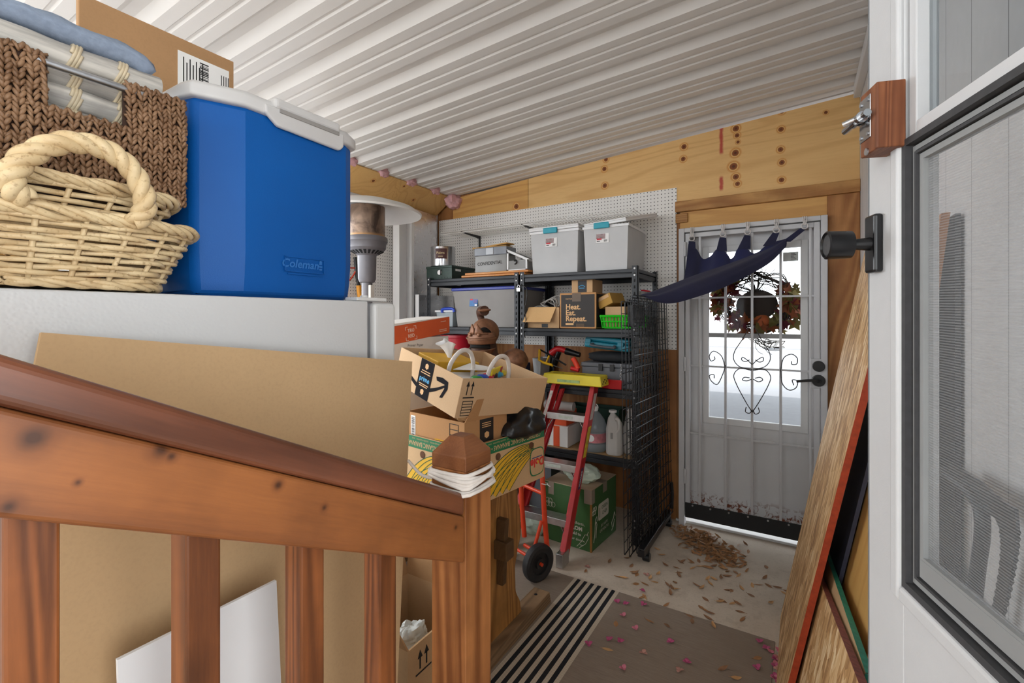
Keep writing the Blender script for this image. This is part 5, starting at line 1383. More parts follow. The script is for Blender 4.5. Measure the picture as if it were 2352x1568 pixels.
def bananas(fr_, L, flip, nb=6):
    """a fanned hand of bananas printed on a face; face coordinates a along, b up"""
    Y_ = MB(); Gm = MB(); 
    for k in range(nb):
        s = V((L*.84, .158-.004*k, 0)); c = V((L*(.40+.055*k), .185-.012*k, 0)); e = V((L*(.06+.085*k), .012, 0))
        P = [s*(1-t)**2+c*2*t*(1-t)+e*t*t for t in [i/20 for i in range(21)]]
        top, bot = [], []
        for i, p in enumerate(P):
            q = P[min(i+1, 20)]-P[max(i-1, 0)]; q.normalize(); n = V((-q.y, q.x, 0)); h = .021*(.35+.65*sin(pi*min(.93, .10+.80*i/20)))
            top.append(p+n*h); bot.append(p-n*h)
        top = [V((max(.002, min(L-.002, p.x)), max(.002, min(.184, p.y)), 0)) for p in top]; bot = [V((max(.002, min(L-.002, p.x)), max(.002, min(.184, p.y)), 0)) for p in bot]
        for i in range(20): Y_.add([(top[i].x, top[i].y, .0006+.00006*k), (top[i+1].x, top[i+1].y, .0006+.00006*k), (bot[i+1].x, bot[i+1].y, .0006+.00006*k), (bot[i].x, bot[i].y, .0006+.00006*k)], [(0,1,2,3)], fr_)
        for i in range(20):
            for a_, b_ in ((top[i], top[i+1]), (bot[i], bot[i+1])):
                d = (b_-a_); 
                if d.length < 1e-5: continue
                d.normalize(); n = V((-d.y, d.x, 0))*.0016; z = .0010+.00006*k
                Gm.add([(a_.x-n.x, a_.y-n.y, z), (b_.x-n.x, b_.y-n.y, z), (b_.x+n.x, b_.y+n.y, z), (a_.x+n.x, a_.y+n.y, z)], [(0,1,2,3)], fr_)
    bp = Y_.build('banana_print', M_YELP, bn, world=False); Gm.build('outline_print', M_DGRN, bp, world=False)
def printface(fr_, L, text, dole):
    gp_ = MB(); gp_.box(.001, L-.001, BH-.050, BH-.001, 0, .0008, fr_); g_ = gp_.build('green_band', M_GRNP, bn, world=False)
    MB().text(text, .0275, fr_ @ T(L*.5, BH-.030, .0008) @ RZ(180), squeeze=.80, bold=.0004).text('DOLE PACKAGED FOODS    GOLDEN TRADITION    DOLE', .008, fr_ @ T(L*.45, BH-.010, .0008) @ RZ(180)).build('lettering', M_BCARD, g_, world=False)
    bananas(fr_, L, True)
    ho = MB()
    for a_ in (.36, .80): ho.cyl(fr_ @ V((L*a_, .165, .0014)), fr_ @ V((L*a_, .165, .0022)), .015, n=20)
    ho.build('hand_hole', M_HOLED, bn, world=False)
    if dole:
        c = V((L*.885, .085, 0))
        def rr_(w, h, k=6):
            P = []
            for i in range(36):
                t = 2*pi*i/36; q = (abs(cos(t))**4+abs(sin(t))**4)**-.25; P.append((c.x+w*cos(t)*q, c.y+h*sin(t)*q-(.012 if sin(t) > .5 and False else 0)))
            return P
        b1 = MB().prism(rr_(.052, .062), .0022, .0026, fr_).build('logo_border', M_GRNP, bn, world=False)
        MB().prism(rr_(.0475, .0575), .0024, .0030, fr_).build('logo_field', M_BCARD, b1, world=False)
        MB().text('Dole', .050, fr_ @ T(c.x, c.y-.002, .0030) @ RZ(180), bold=.0022).build('lettering', M_REDP, b1, world=False)
        MB().box(c.x-.036, c.x+.036, c.y+.018, c.y+.022, .0030, .0034, fr_).build('logo_line', M_NAVY, b1, world=False)
        MB().cyl(fr_ @ V((c.x+.006, c.y-.004, .0034)), fr_ @ V((c.x+.006, c.y-.004, .0038)), .007, n=16).build('logo_sun', M_YELP, b1, world=False)
printface(face_frame((.0003, 0, 0), (0,1,0), (0,0,1)), BL, 'CERTIFIED ORGANIC BANANAS \u2022 CERTIFIED', True)
printface(face_frame((-BW, -.0003, 0), (1,0,0), (0,0,1)), BW, 'CERTIFIED ORGANIC BANANAS', False)
MB().prism([(-.20,.01),(-.13,.01),(-.12,.03),(-.19,.05)], BH+.002, BH+.003).build('yellow_tag', M_YELP, bn, world=False)

# ================= LOWER PARCEL BOX =================
MN = Matrix.Translation(N0) @ RZ(RZB)
def nb(x, y, z): return MN @ V((x, y, z))
lo = nb(-.030, .020, .150)
pb = thing('parcel_box', 'brown parcel box with raised flap and black label inside the banana box', 'box', lo, RZB)
pw, pl, ph = .365, .25, .175
M_PAR = cardboard('parcel_card', (186,140,96)); M_PARI = cardboard('parcel_card_in', (196,150,102))
mb = MB()
def opb(mb, W_, L_, Hh, w=.005):
    vs = [(-W_,0,0),(0,0,0),(0,L_,0),(-W_,L_,0),(-W_,0,Hh),(0,0,Hh),(0,L_,Hh),(-W_,L_,Hh),(-W_+w,w,w),(-w,w,w),(-w,L_-w,w),(-W_+w,L_-w,w),(-W_+w,w,Hh),(-w,w,Hh),(-w,L_-w,Hh),(-W_+w,L_-w,Hh)]
    fs = [(3,2,1,0),(8,9,10,11)]
    for k in range(4):
        j = (k+1) % 4; fs += [(k, j, 4+j, 4+k), (8+k, 12+k, 12+j, 8+j), (4+k, 4+j, 12+j, 12+k)]
    return mb.add(vs, fs)
opb(mb, pw, pl, ph).build('carton_body', M_PAR, pb, world=False)
fl = [V((.001, .003, ph)), V((.001, pl-.003, ph)), V((.022, pl+.028, ph+.085)), V((.022, .050, ph+.085))]
MB().hexa(fl, [p+V((-.004, 0, .0)) for p in fl]).build('flap', M_PAR, pb, world=False)
fr_ = face_frame((.0004, 0, 0), (0,1,0), (0,0,1))
lb = MB().box(.085, .165, ph-.095, ph-.002, 0, .0008, fr_).build('label', plain('label_black', (32,30,32), .6), pb, world=False)
mb = MB()
for k in range(3): mb.box(.097, .150, ph-.020-k*.008, ph-.017-k*.008, .0008, .0012, fr_)
mb.prism([(.112,ph-.075),(.125,ph-.082),(.138,ph-.075),(.138,ph-.060),(.125,ph-.054),(.112,ph-.060)], .0008, .0012, fr_); mb.build('lettering', M_TANP, lb, world=False)
fl_ = face_frame((-pw, -.0004, 0), (1,0,0), (0,0,1))
bc = MB().box(pw*.10, pw*.10+.030, .055, ph-.012, 0, .0008, fl_).build('barcode_label', M_PAPERW, pb, world=False)
mb = MB()
z = .06
while z < ph-.02: h = rnd.choice((.001, .002, .003)); mb.box(pw*.10+.005, pw*.10+.025, z, z+h, .0008, .0012, fl_); z += h+.0018
mb.build('lettering', M_INK, bc, world=False)
mb = MB()
def stampbars(mb, fr_, x0, z0, w, h, n):
    for k in range(n+1): mb.box(x0, x0+w, z0+h*k/n, z0+h*k/n+.0026, 0, .0008, fr_)
    mb.box(x0, x0+.002, z0, z0+h, 0, .0008, fr_); mb.box(x0+w-.002, x0+w, z0, z0+h+.0026, 0, .0008, fr_)
stampbars(mb, fl_, pw-.085, .03, .052, .13, 6); mb.build('print_mark', M_INK, pb, world=False)
for k in range(3):
    o = MB().ball((0, 0, 0), .045, 14, (1, .8, .6), fn=lambda d, k=k: 1+.45*noise.noise(d*2.5+V((k*5, 0, 0)))).build('packing_paper', cardboard('kraft_paper', (178,138,94)))
    o.parent = pb; o.location = (-.05-.03*k, .06+.05*k, ph+.004)
# ================= UPPER PARCEL BOX (tilted) =================
C0, Lc, Rc = atd(1064, 869, 1.76), atd(922, 797, 2.07), atd(1225, 855, 2.17)
e1, e2 = Lc-C0, Rc-C0
L1, L2 = e1.length, e2.length; u1 = e1.normalized(); u2 = (e2 - u1*e2.dot(u1)).normalized(); up = u2.cross(u1)
if up.z < 0: up = -up
UH = .158
MU = Matrix((-u1, u2, up)).transposed().to_4x4(); MU.translation = C0-up*UH      # local: -x to the left corner, +y to the right corner, z up the carton
up_ = thing('parcel_box', 'tilted open parcel box with black prime tape on top of the pile', 'box', MU.translation, rot=MU.to_euler())
M_PAR2 = cardboard('parcel_card_pale', (212,178,140), 220)
opb(MB(), L1, L2, UH).build('carton_body', M_PAR2, up_, world=False, bevel=.002)
fl_ = face_frame((-L1, -.0005, 0), (1,0,0), (0,0,1)); fr_ = face_frame((.0005, 0, 0), (0,1,0), (0,0,1))
M_TAPE = plain('parcel_tape', (34,33,36), .9, 0, .05, 12, .08); M_PRIME = plain('prime_blue', (60,160,210), .6)
tq0, tq1 = L1*.375, L1*.585
sm = MB()
pts = []
for i in range(31):
    t = i/30; pts.append((L1*(.12+.68*t), UH*(.60-.62*sin(pi*min(1, t*1.02))*.58)))
top = []; bot = []
for i, (a, b) in enumerate(pts):
    h = .009*(.25+.75*sin(pi*(.12+.76*i/30))); top.append((a, b+h)); bot.append((a, b-h))
for i in range(30): sm.add([(top[i][0], top[i][1], .0006), (top[i+1][0], top[i+1][1], .0006), (bot[i+1][0], bot[i+1][1], .0006), (bot[i][0], bot[i][1], .0006)], [(0,1,2,3)], fl_)
ax, ay = L1*.80, UH*.60
ap = [(ax-.070, ay+.020), (ax-.03, ay+.028), (ax+.010, ay+.022), (ax+.014, ay-.006), (ax-.008, ay-.048), (ax-.026, ay-.052), (ax-.006, ay-.010), (ax-.010, ay+.006), (ax-.062, ay+.006)]
sm.add([(p[0], p[1], .0007) for p in ap], [list(range(len(ap)))], fl_)
sm.build('print_mark', M_TAPE, up_, world=False)
tp = MB().box(tq0, tq1, .0, UH, 0, .0009, fl_).build('tape', M_TAPE, up_, world=False)
tcx = (tq0+tq1)/2
MB().text('prime', .030, fl_ @ T(tcx, UH*.50, .0010), bold=.0006).build('lettering', M_PRIME, tp, world=False)
mb = MB()
for zc in (.84, .16):
    c = (tcx, UH*zc); mb.prism([(c[0]-.011, c[1]-.006), (c[0], c[1]-.012), (c[0]+.011, c[1]-.006), (c[0]+.011, c[1]+.008), (c[0], c[1]+.013), (c[0]-.011, c[1]+.008)], .0009, .0013, fl_)
for i, (z_, w_) in enumerate(((.70, .03), (.64, .034), (.35, .034), (.30, .028))): mb.box(tcx-w_, tcx+w_, UH*z_, UH*z_+.0035, .0009, .0013, fl_)
mb.build('lettering', M_TANP, tp, world=False)
mb = MB()
for x in (.032, .056):
    mb.box(x-.002, x+.002, UH*.58, UH*.82, 0, .0008, fr_); mb.prism([(x-.008, UH*.80), (x+.008, UH*.80), (x, UH*.93)], 0, .0008, fr_)
mb.box(.018, .074, UH*.50, UH*.53, 0, .0008, fr_); stampbars(mb, fr_, .022, .008, .052, UH*.36, 5)
mb.build('print_mark', M_INK, up_, world=False)
# contents
def mu(x, y, z): return MU @ V((x, y, z))
tbx = thing('tissue_box', 'yellow tissue box with white tissue in the tilted parcel box', 'tissue box', mu(-.30, .16, .07), rot=MU.to_euler())
MB().box(-.075, .075, -.115, .115, -.06, .088).build('box_body', plain('tissue_yellow', (216,166,44), .6, 0, .08), tbx, world=False, bevel=.003)
def tis(u, v):
    a = 2*pi*u; r = .010+.026*v**1.2*(1+.35*sin(3*a+1)+.2*sin(5*a)); return V((r*cos(a)-.030*v, r*sin(a)-.01*v, .088+.058*sin(v*pi/2)*(1+.25*sin(2*a+2))))
MB().surf(tis, 36, 10).build('tissue', plain('tissue_white', (240,240,240), .8), tbx, world=False, smooth=180)
gbag = thing('gift_bag', 'white paper bag with two thick rope handles inside the tilted box', 'bag', mu(-.12, .2, .1), rot=MU.to_euler())
MB().box(-.085, .08, -.125, .14, -.09, .02).build('bag_body', M_PAPERW, gbag, world=False)
for (x, y0_, y1_, h) in ((-.03, -.150, -.02, .125), (.045, .0, .125, .125)):
    p = [(x, y0_, .0), (x-.005, y0_+.004, h*.55), (x-.01, (y0_+y1_)/2-.02, h*.98), (x-.01, (y0_+y1_)/2+.03, h*.98), (x-.006, y1_-.004, h*.55), (x, y1_, -.02)]
    MB().tube(bez(p, 8), .0095, 9).build('handle', M_CORD, gbag, world=False, smooth=180)
MB().prism([(-.06,-.10),(.0,.02),(.01,.10),(-.10,.02)], .052, .054, RX(8)).build('paper_sheet', M_PAPERW, gbag, world=False)
pk = thing('snack_pack', 'yellow and red labelled pack standing between the white rope handles', 'pack', mu(-.10, .26, .12), rot=(MU @ RZ(28)).to_euler())
MB().box(-.006, .006, -.06, .075, -.05, .052).build('pack_body', plain('pack_yellow', (230,204,40), .5), pk, world=False, bevel=.002)
fp = face_frame((.0065, 0, 0), (0,1,0), (0,0,1))
mb = MB(); mb.prism([(-.035+.02*cos(t), .010+.020*sin(t)) for t in [2*pi*i/20 for i in range(20)]], 0, .0006, fp); mb.box(.045, .074, -.05, .052, 0, .0006, fp)
for k in range(3): mb.prism([(-.012+k*.018, -.012), (-.004+k*.018, .030), (.004+k*.018, -.012)], 0, .0006, fp)
mb.build('print_mark', plain('pack_red', (170,30,40), .5), pk, world=False)
rr = random.Random(13)
for k, (c, cn) in enumerate((((40,140,60), 'green'), ((40,80,180), 'blue'), ((200,40,50), 'red'), ((30,30,34), 'black'), ((60,160,200), 'sky blue'), ((220,200,60), 'yellow'))):
    p = mu(-.055-.018*k+.0, .12+.045*k, .135); o = MB().ball((0,0,0), .028, 10, (1,1,.6), fn=lambda d, k=k: 1+.25*noise.noise(d*3+V((k,0,0)))).build('wrapped_candy', plain('wrap_'+cn.replace(' ', '_'), c, .3), smooth=60)
    o.location = p; tag(o, cn+' wrapped packet among the bag contents in the tilted box', 'packet', 'small wrapped packets')
# black bag and clear bag at the right end of the banana box
def crump(name, label, c, r, sc, mat, seed, cat='bag', amp=.35, hf=1.0, sm=28):
    def f(d): return 1+amp*noise.noise(d*1.6+V((seed, 0, 0)))+amp*hf*.5*noise.noise(d*4.2+V((0, seed, 0)))-amp*hf*.35*abs(noise.noise(V((d.x*9, d.y*3, d.z*3))+V((0, 0, seed))))
    o = MB().ball((0,0,0), r, 44, sc, fn=f).build(name, mat, smooth=sm); o.location = c; return tag(o, label, cat)
M_BAGB = plain('black_bag_film', (22,22,24), .3, 0, .15, 30)
crump('plastic_bag', 'crumpled black plastic bag spilling over the banana box corner', nb(-.062, .375, .265), .118, (.95, 1.12, .70), M_BAGB, 5, amp=.34, hf=.6, sm=60)
crump('plastic_bag', 'clear plastic bag behind the crumpled black bag', nb(-.10, .47, .29), .062, (.8, .9, 1.0), clearish('clear_wrap', (214,214,210), .45, .15), 7)

# ================= LIDDED PAPER BOX STACK =================
f0, f1 = atd(903, 751, 2.27), atd(1033, 728, 2.60); hx = V((f1.x-f0.x, f1.y-f0.y, 0)).normalized(); bk_ = V((-hx.y, hx.x, 0))
if bk_.dot(V((-_s, _c, 0))) < 0: bk_ = -bk_
dp_ = bk_*.22
lh = .086
M_ORG = plain('lid_orange', (216,92,44), .55, 0, .04)
M_PBX = plain('paper_box_white', (232,228,222), .6, 0, .02)
fB0, fB1 = V((f0.x, f0.y, 0)), V((f1.x, f1.y, 0)); ins = hx*.004+bk_*.004
def pbox(name, label, z0, z1):
    a, b = fB0+hx*.004+bk_*.004, fB1-hx*.006+bk_*.004; c, d = b+dp_-bk_*.008, a+dp_-bk_*.008
    t = thing(name, label, 'box', (a+c)/2+V((0,0,z0)))
    MB().hexa([V((p.x, p.y, z0)) for p in (a, b, c, d)], [V((p.x, p.y, z1)) for p in (a, b, c, d)]).build('carton_body', M_PBX, t, bevel=.002); return t, a, b
TB, a_, b_ = pbox('paper_box', 'white paper box with orange TRU RED lid beside the fridge', 1.08, 1.352)
pbox('paper_box', 'plain white paper box under the orange lidded one', .7205, 1.078)
tl = f0-V((0,0,.0)); tr_ = f1
lidc = [f0-V((0,0,lh)), f1-V((0,0,lh)), f1+dp_-V((0,0,lh)), f0+dp_-V((0,0,lh))]
ld = MB().hexa(lidc, [p+V((0,0,lh+.003)) for p in lidc]).build('lid', M_ORG, TB, bevel=.003)
tp_ = [p+V((0,0,lh+.0035)) for p in lidc]; tp_[0] = tp_[0]+V((0,0,.012)); tp_[3] = tp_[3]+V((0,0,.012))
MB().hexa([p+V((0,0,lh+.0032)) for p in lidc], tp_).build('lid_top', M_PBX, TB)
fx = face_frame(f0-V((0,0,lh))-bk_*.0006, (f1-f0), V((0,0,1)))
Lf = (f1-f0).length
mb = MB(); mb.text('TRU', .024, fx @ T(Lf*.30, lh*.62, 0), bold=.0006); mb.text('RED', .024, fx @ T(Lf*.30, lh*.30, 0), bold=.0006)
for sx in (-1, 1):
    for sy in (-1, 1):
        cx_, cy_ = Lf*.30+sx*.036, lh*.46+sy*.034; mb.box(cx_-.0015, cx_+.0015, cy_, cy_-sy*.016, 0, .0004, fx); mb.box(cx_, cx_-sx*.016, cy_-.0015, cy_+.0015, 0, .0004, fx)
for k in range(2): mb.box(Lf*.80, Lf*.94, lh*(.28-.1*k), lh*(.28-.1*k)+.003, 0, .0004, fx)
mb.box(Lf*.84, Lf*.94, lh*.78, lh*.78+.003, 0, .0004, fx); mb.build('lettering', plain('lid_print', (240,214,196), .6), ld)
fy = face_frame(V((a_.x, a_.y, 1.30))-bk_*.0006, hx, (0,0,1)); MB().text('Printer Paper', .020, fy @ T(Lf*.36, .012, 0)).build('lettering', M_INK, TB)

# ================= ARMOUR FIGURE =================
M_ARM = plain('rusty_leather', (134,92,66), .5, .25, .3, 30, .5, .3, 40); M_ARMD = plain('rusty_leather_dark', (84,56,42), .55, .2, .3, 30); M_GAP = plain('armour_gap', (14,11,10), .9)
hc = atd(1112, 768, 3.10)
ar = thing('armour_figure', 'rusty brown leather suit of armour with crested helmet behind parcel boxes', 'statue', (hc.x, hc.y, 0))
fw = V((-hc.x, -hc.y, 0)).normalized()      # looks towards the viewer, turned a little
Mh = orient((hc.x, hc.y, hc.z), V((fw.x*.9-.35*fw.y*-1, fw.y*.9-.35*fw.x, -.12)))   # z forward
ang = atan2(fw.y, fw.x); Mh = T(hc.x, hc.y, hc.z) @ Matrix.Rotation(ang-.62, 4, 'Z') @ RY(6)
# local: +x forward, z up
MB().ball((-.012, 0, .012), .094, 28, (1.05, .98, 1.0), Mh).build('helmet', M_ARM, ar, smooth=60)
mb = MB()
def vis(z0, z1, r0, r1, a0, a1, n=24): mb.surf(lambda u, v: V(((r0+(r1-r0)*v)*cos(a0+(a1-a0)*u)-.005, (r0+(r1-r0)*v)*sin(a0+(a1-a0)*u), z0+(z1-z0)*v)), n, 4, Mh)
vis(-.052, -.020, .108, .116, -1.3, 1.3); vis(-.020, -.012, .121, .121, -1.28, 1.28); vis(-.014, .020, .114, .104, -1.25, 1.25)
mb.build('visor', M_ARM, ar, smooth=50, solid=.005)
mb = MB()
for s_ in (-1, 1): mb.surf(lambda u, v: V(((.108-.010*v)*cos(s_*(.03+.85*u)), (.108-.010*v)*sin(s_*(.03+.85*u)), .014+v*(.062*max(0, 1-abs(u-.22)*2.2)+.006))), 14, 3, Mh)
mb.build('brow_plate', M_ARM, ar, smooth=60, solid=.006)
mb = MB()
for s_ in (-1, 1): mb.surf(lambda u, v: V((.0965*cos(s_*(.36+.74*u)), .0965*sin(s_*(.36+.74*u)), .020+.030*v*sin(pi*(.12+.8*u))+.016*(1-u))), 12, 2, Mh)
mb.build('eye_slot', M_GAP, ar, smooth=60, solid=.004)
for s_ in (-1, 1): MB().ball((.108, s_*.034, .012), .012, 10, (.6, 1, 1), Mh).build('boss', M_ARM, ar, smooth=60)
MB().surf(lambda u, v: V((.094*cos(-1.0+2.0*u), .094*sin(-1.0+2.0*u), -.085+.035*v+.012*cos(pi*(u-.5)))), 20, 4, Mh).build('mouth_gap', M_GAP, ar, smooth=60, solid=.004)
MB().surf(lambda u, v: V(((.108-.03*v)*cos(-1.3+2.6*u), (.108-.03*v)*sin(-1.3+2.6*u), -.082-.036*v-.010*cos(pi*(u-.5)))), 22, 5, Mh).build('chin_plate', M_ARM, ar, smooth=60, solid=.006)
MB().tube(bez([Mh @ V((-.05, -.05, .09)), Mh @ V((-.045, -.055, .13)), Mh @ V((-.02, -.03, .155)), Mh @ V((.02, .03, .16))], 8), .026, 12, rf=lambda t: .8+.5*t).build('plume_holder', M_ARMD, ar, smooth=60)
MB().ball((.022, .03, .164), .036, 16, (1.1, 1.3, .28), Mh).build('plume_cap', M_ARM, ar, smooth=60)
bz = hc.z
mb = MB()
for (r, z) in (): pass
mb.lathe([(.0,-.02),(.075,-.06),(.082,-.12),(.12,-.17),(.17,-.23),(.165,-.40),(.13,-.55),(.14,-.66),(.10,-.70),(0,-.70)], T(hc.x, hc.y, bz) @ Matrix.Rotation(ang, 4, 'Z') @ Matrix.Diagonal((.72,1.1,1,1)), 28).build('breastplate', M_ARMD, ar, smooth=60)
for s_ in (-1, 1):
    side = V((-fw.y, fw.x, 0))*s_
    P = V((hc.x, hc.y, 0))+side*.205
    MB().ball((P.x, P.y, bz-.175), .085, 22, (1, 1, .95), fn=lambda d: 1+.06*(abs(sin(d.z*7)))).build('shoulder_plate', M_ARM, ar, smooth=60)
    MB().tube([(P.x, P.y, bz-.2), (P.x+side.x*.04, P.y+side.y*.04, bz-.42), (P.x+fw.x*.08, P.y+fw.y*.08, bz-.62)], .042, 10).build('arm', M_ARMD, ar, smooth=60)
    Q = V((hc.x, hc.y, 0))+side*.085
    MB().tube([(Q.x, Q.y, bz-.66), (Q.x, Q.y, .40), (Q.x, Q.y, .05)], .062, 12, rf=lambda t: 1.1-.4*t).build('leg', M_ARMD, ar, smooth=60)
    MB().ball((Q.x+fw.x*.05, Q.y+fw.y*.05, .045), .06, 14, (1.3, 1.0, .74)).build('foot', M_ARMD, ar, smooth=60)

# ================= PATIO HEATER =================
hp = atd(843, 492, 3.1); hx_, hy_ = hp.x, hp.y
ph_ = thing('patio_heater', 'tall patio heater with round white reflector beside the cooler', 'patio heater', (hx_, hy_, 0))
px = 3.1/F
def hz(y): return H+(HY-y)*px
M_HGR = plain('heater_grey', (110,108,112), .45, .3, .06)
M_REFL = glossy_metal('reflector_alu', (212,210,208), .28)
R_ = 124*px
MB().lathe([(.0, hz(459)+.02),(.05, hz(459)+.018),(R_*.5, hz(464)),(R_*.86, hz(478)),(R_, hz(490)),(R_*.985, hz(494)),(R_*.84, hz(482)),(R_*.5, hz(470)),(0, hz(466))], T(hx_, hy_, 0), 56).build('reflector', plain('reflector_white', (222,220,216), .3, .1, .02), ph_, smooth=40)
g = G('burner_mesh', .45, .6, .5); v = g.co(); o = g.xyz(v); n = g.noise(v, 7, 4, .6, 1.0); nz = g.step(o[2], hz(548), hz(520)); c = g.mix(g.step(n, .35, .65), (70,56,48), (150,126,108)); c = g.mix(g.step(nz, .35, .15), c, (168,128,84)); g.col(c)
MB().cyl((hx_, hy_, hz(546)), (hx_, hy_, hz(476)), 40*px, n=36).build('burner_screen', g.m, ph_, smooth=40)
MB().lathe([(0, hz(545)),(44*px, hz(545)),(46*px, hz(549)),(46*px, hz(556)),(43*px, hz(560)),(42*px, hz(571)),(36*px, hz(578)),(24*px, hz(585)),(21*px, hz(588)),(20*px, hz(640)),(17*px, hz(648)),(12*px, hz(650))], T(hx_, hy_, 0), 40).build('control_head', M_HGR, ph_, smooth=35)
mb = MB()
for k in range(22):
    a = 2*pi*k/22; M = T(hx_, hy_, 0) @ Matrix.Rotation(a, 4, 'Z'); mb.hexa([M @ V(p) for p in ((25*px, -.005, hz(583.5)), (36*px, -.008, hz(577)), (36*px, .008, hz(577)), (25*px, .005, hz(583.5)))], [M @ V(p) for p in ((26*px, -.005, hz(584.5)), (37.5*px, -.008, hz(578)), (37.5*px, .008, hz(578)), (26*px, .005, hz(584.5)))])
mb.build('vent_slots', M_HOLE, ph_)
MB().cyl((hx_, hy_, .5), (hx_, hy_, hz(648)), 12*px, n=24).build('pole', M_HGR, ph_, smooth=40)
MB().cyl((hx_, hy_, .10), (hx_, hy_, .52), .21, .20, n=36).build('tank_cover', M_HGR, ph_, smooth=40, bevel=.01)
MB().cyl((hx_, hy_, 0.0), (hx_, hy_, .06), .24, n=36).cyl((hx_, hy_, .055), (hx_, hy_, .11), .14, n=24).build('base', M_BLKPL, ph_, smooth=40)
MB().box(hx_+12*px, hx_+20*px, hy_-.02, hy_+.01, hz(690), hz(655)).build('valve', plain('valve_cream', (196,190,180), .5), ph_, bevel=.003)

# ================= FOIL BOARDS, WHITE CHANNEL, LONG TOOL =================
def m_foil():
    g = G('foil_facing', .24, 1.0); v = g.co(); o = g.co((1, 1, 26)); n = g.noise(o, 3.5, 4, .6, .4); n2 = g.noise(v, 30, 3)
    g.col((222,222,226)); g.rough(g.val(n2, .22, .36)); g.bump(n, .22, .006); return g.m
M_FOIL = m_foil()
fa, fb_ = onX(936, 498, -2.94), V((-2.94, 3.40, 0)); zt_ = onX(1004, 496, -2.94).z
poly = [(fa.y, .02), (fb_.y-.0, .02), (fb_.y, zt_-.03), (fb_.y-.02, zt_-.004), (fb_.y-.05, zt_), (fa.y, zt_+.012)]
poly = [(a, b) for a, b in poly]
fo = thing('foil_board', 'large foil faced insulation board standing in the corner by the pegboard', 'insulation board', (-2.95, fa.y+.3, 0))
MB().prism(poly, -2.965, -2.94, Mx).build('foam_core', M_LIDW, fo); MB().prism(poly, -2.9398, -2.939, Mx).build('foil_face', M_FOIL, fo)
a, b = onX(962, 676, -2.76), onX(1042, 676, -2.76)
f2 = thing('foil_board', 'shorter foil faced board standing in front of the corner foil board', 'insulation board', (-2.77, a.y+.2, 0))
MB().box(-2.80, -2.7605, a.y, b.y, .01, a.z).build('foam_core', M_LIDW, f2); MB().box(-2.7603, -2.7595, a.y+.002, b.y, .01, a.z-.002).build('foil_face', M_FOIL, f2)
def chan(label, x, px0, px1, ytop, lean):
    p, q = onX(px0, ytop, x), onX(px1, ytop, x); zt = p.z; d = q.y-p.y
    t = thing('white_channel', label, 'trim length', (x, p.y, 0), group='white channels on left wall')
    def bar(y0, y1, x0, x1): return MB().hexa([(x0+.06, y0+lean, .01), (x1+.06, y0+lean, .01), (x1+.06, y1+lean, .01), (x0+.06, y1+lean, .01)], [(x0, y0, zt), (x1, y0, zt), (x1, y1, zt), (x0, y1, zt)])
    bar(p.y, p.y+.012, x-.02, x+.05).build('flange', M_LIDW, t); bar(q.y-.03, q.y, x-.02, x+.05).build('flange', M_LIDW, t); bar(p.y+.012, q.y-.03, x-.02, x-.012).build('web', M_LIDW, t)
chan('tall white channel length standing left of the large foil board', -2.905, 907, 941, 470, -.06)
tl_ = thing('lopping_tool', 'long handled tool with yellow grip standing behind the heater pole', 'garden tool', (-2.93, 2.05, 0))
def tp2(x, y): return onX(x, y, -2.93)
MB().tube([tp2(816, 590), tp2(819, 630), tp2(824, 656)], .013, 10).build('shaft', M_BLKPL, tl_, smooth=60)
MB().tube([tp2(824, 655), tp2(829, 700), tp2(834, 760)], .020, 10).build('grip', plain('tool_amber', (222,150,44), .5), tl_, smooth=60)
MB().tube([tp2(834, 760), V((-2.90, tp2(834,760).y+.05, .02))], .014, 10).build('lower_shaft', M_BLKPL, tl_, smooth=60)
tag(MB().tube(bez([tp2(790, 614), tp2(806, 615), tp2(818, 618), tp2(806, 640), tp2(792, 650)], 6), .006, 6).build('red_cable', plain('cord_red', (200,70,50), .6), smooth=180), 'thin orange red cord hanging on the left pegboard', 'cord')

# ================= BOX ON THE FLOOR BEHIND THE POST =================
fb3 = thing('cardboard_box', 'open cardboard box with two arrows on floor below trestle table', 'box', (-1.19, 1.21, 0))
bx0, bx1, by0, by1, bz1 = -1.36, -1.035, 1.062, 1.395, .42
taperbox(MB(), bx0, bx1, by0, by1, .006, bz1, 0, .006).build('carton_body', M_CARDL, fb3)
MB().hexa([(bx0, by1-.006, bz1), (bx1, by1-.006, bz1), (bx1, by1, bz1), (bx0, by1, bz1)], [(bx0, by1+.010, bz1+.135), (bx1-.10, by1+.010, bz1+.135), (bx1-.10, by1+.016, bz1+.135), (bx0, by1+.016, bz1+.135)]).build('flap', M_CARD, fb3)
MB().hexa([(bx0, by0, bz1), (bx0+.006, by0, bz1), (bx0+.006, by1, bz1), (bx0, by1, bz1)], [(bx0-.05, by0, bz1+.12), (bx0-.044, by0, bz1+.12), (bx0-.044, by1, bz1+.12), (bx0-.05, by1, bz1+.12)]).build('flap', M_CARD, fb3)
MB().hexa([(bx0+.1, by0, bz1), (bx1, by0, bz1), (bx1, by0+.006, bz1), (bx0+.1, by0+.006, bz1)], [(bx0+.17, by0-.012, bz1+.08), (bx1-.06, by0-.012, bz1+.08), (bx1-.06, by0-.006, bz1+.08), (bx0+.17, by0-.006, bz1+.08)]).build('flap', M_CARD, fb3)
ff_ = face_frame((bx1+.0005, by0, 0), (0,1,0), (0,0,1)); mb = MB()
for x in (.055, .085):
    mb.box(x-.003, x+.003, bz1-.085, bz1-.045, 0, .0008, ff_); mb.prism([(x-.011, bz1-.05), (x+.011, bz1-.05), (x, bz1-.025)], 0, .0008, ff_)
mb.box(.035, .108, bz1-.10, bz1-.095, 0, .0008, ff_); mb.build('print_mark', M_INK, fb3)
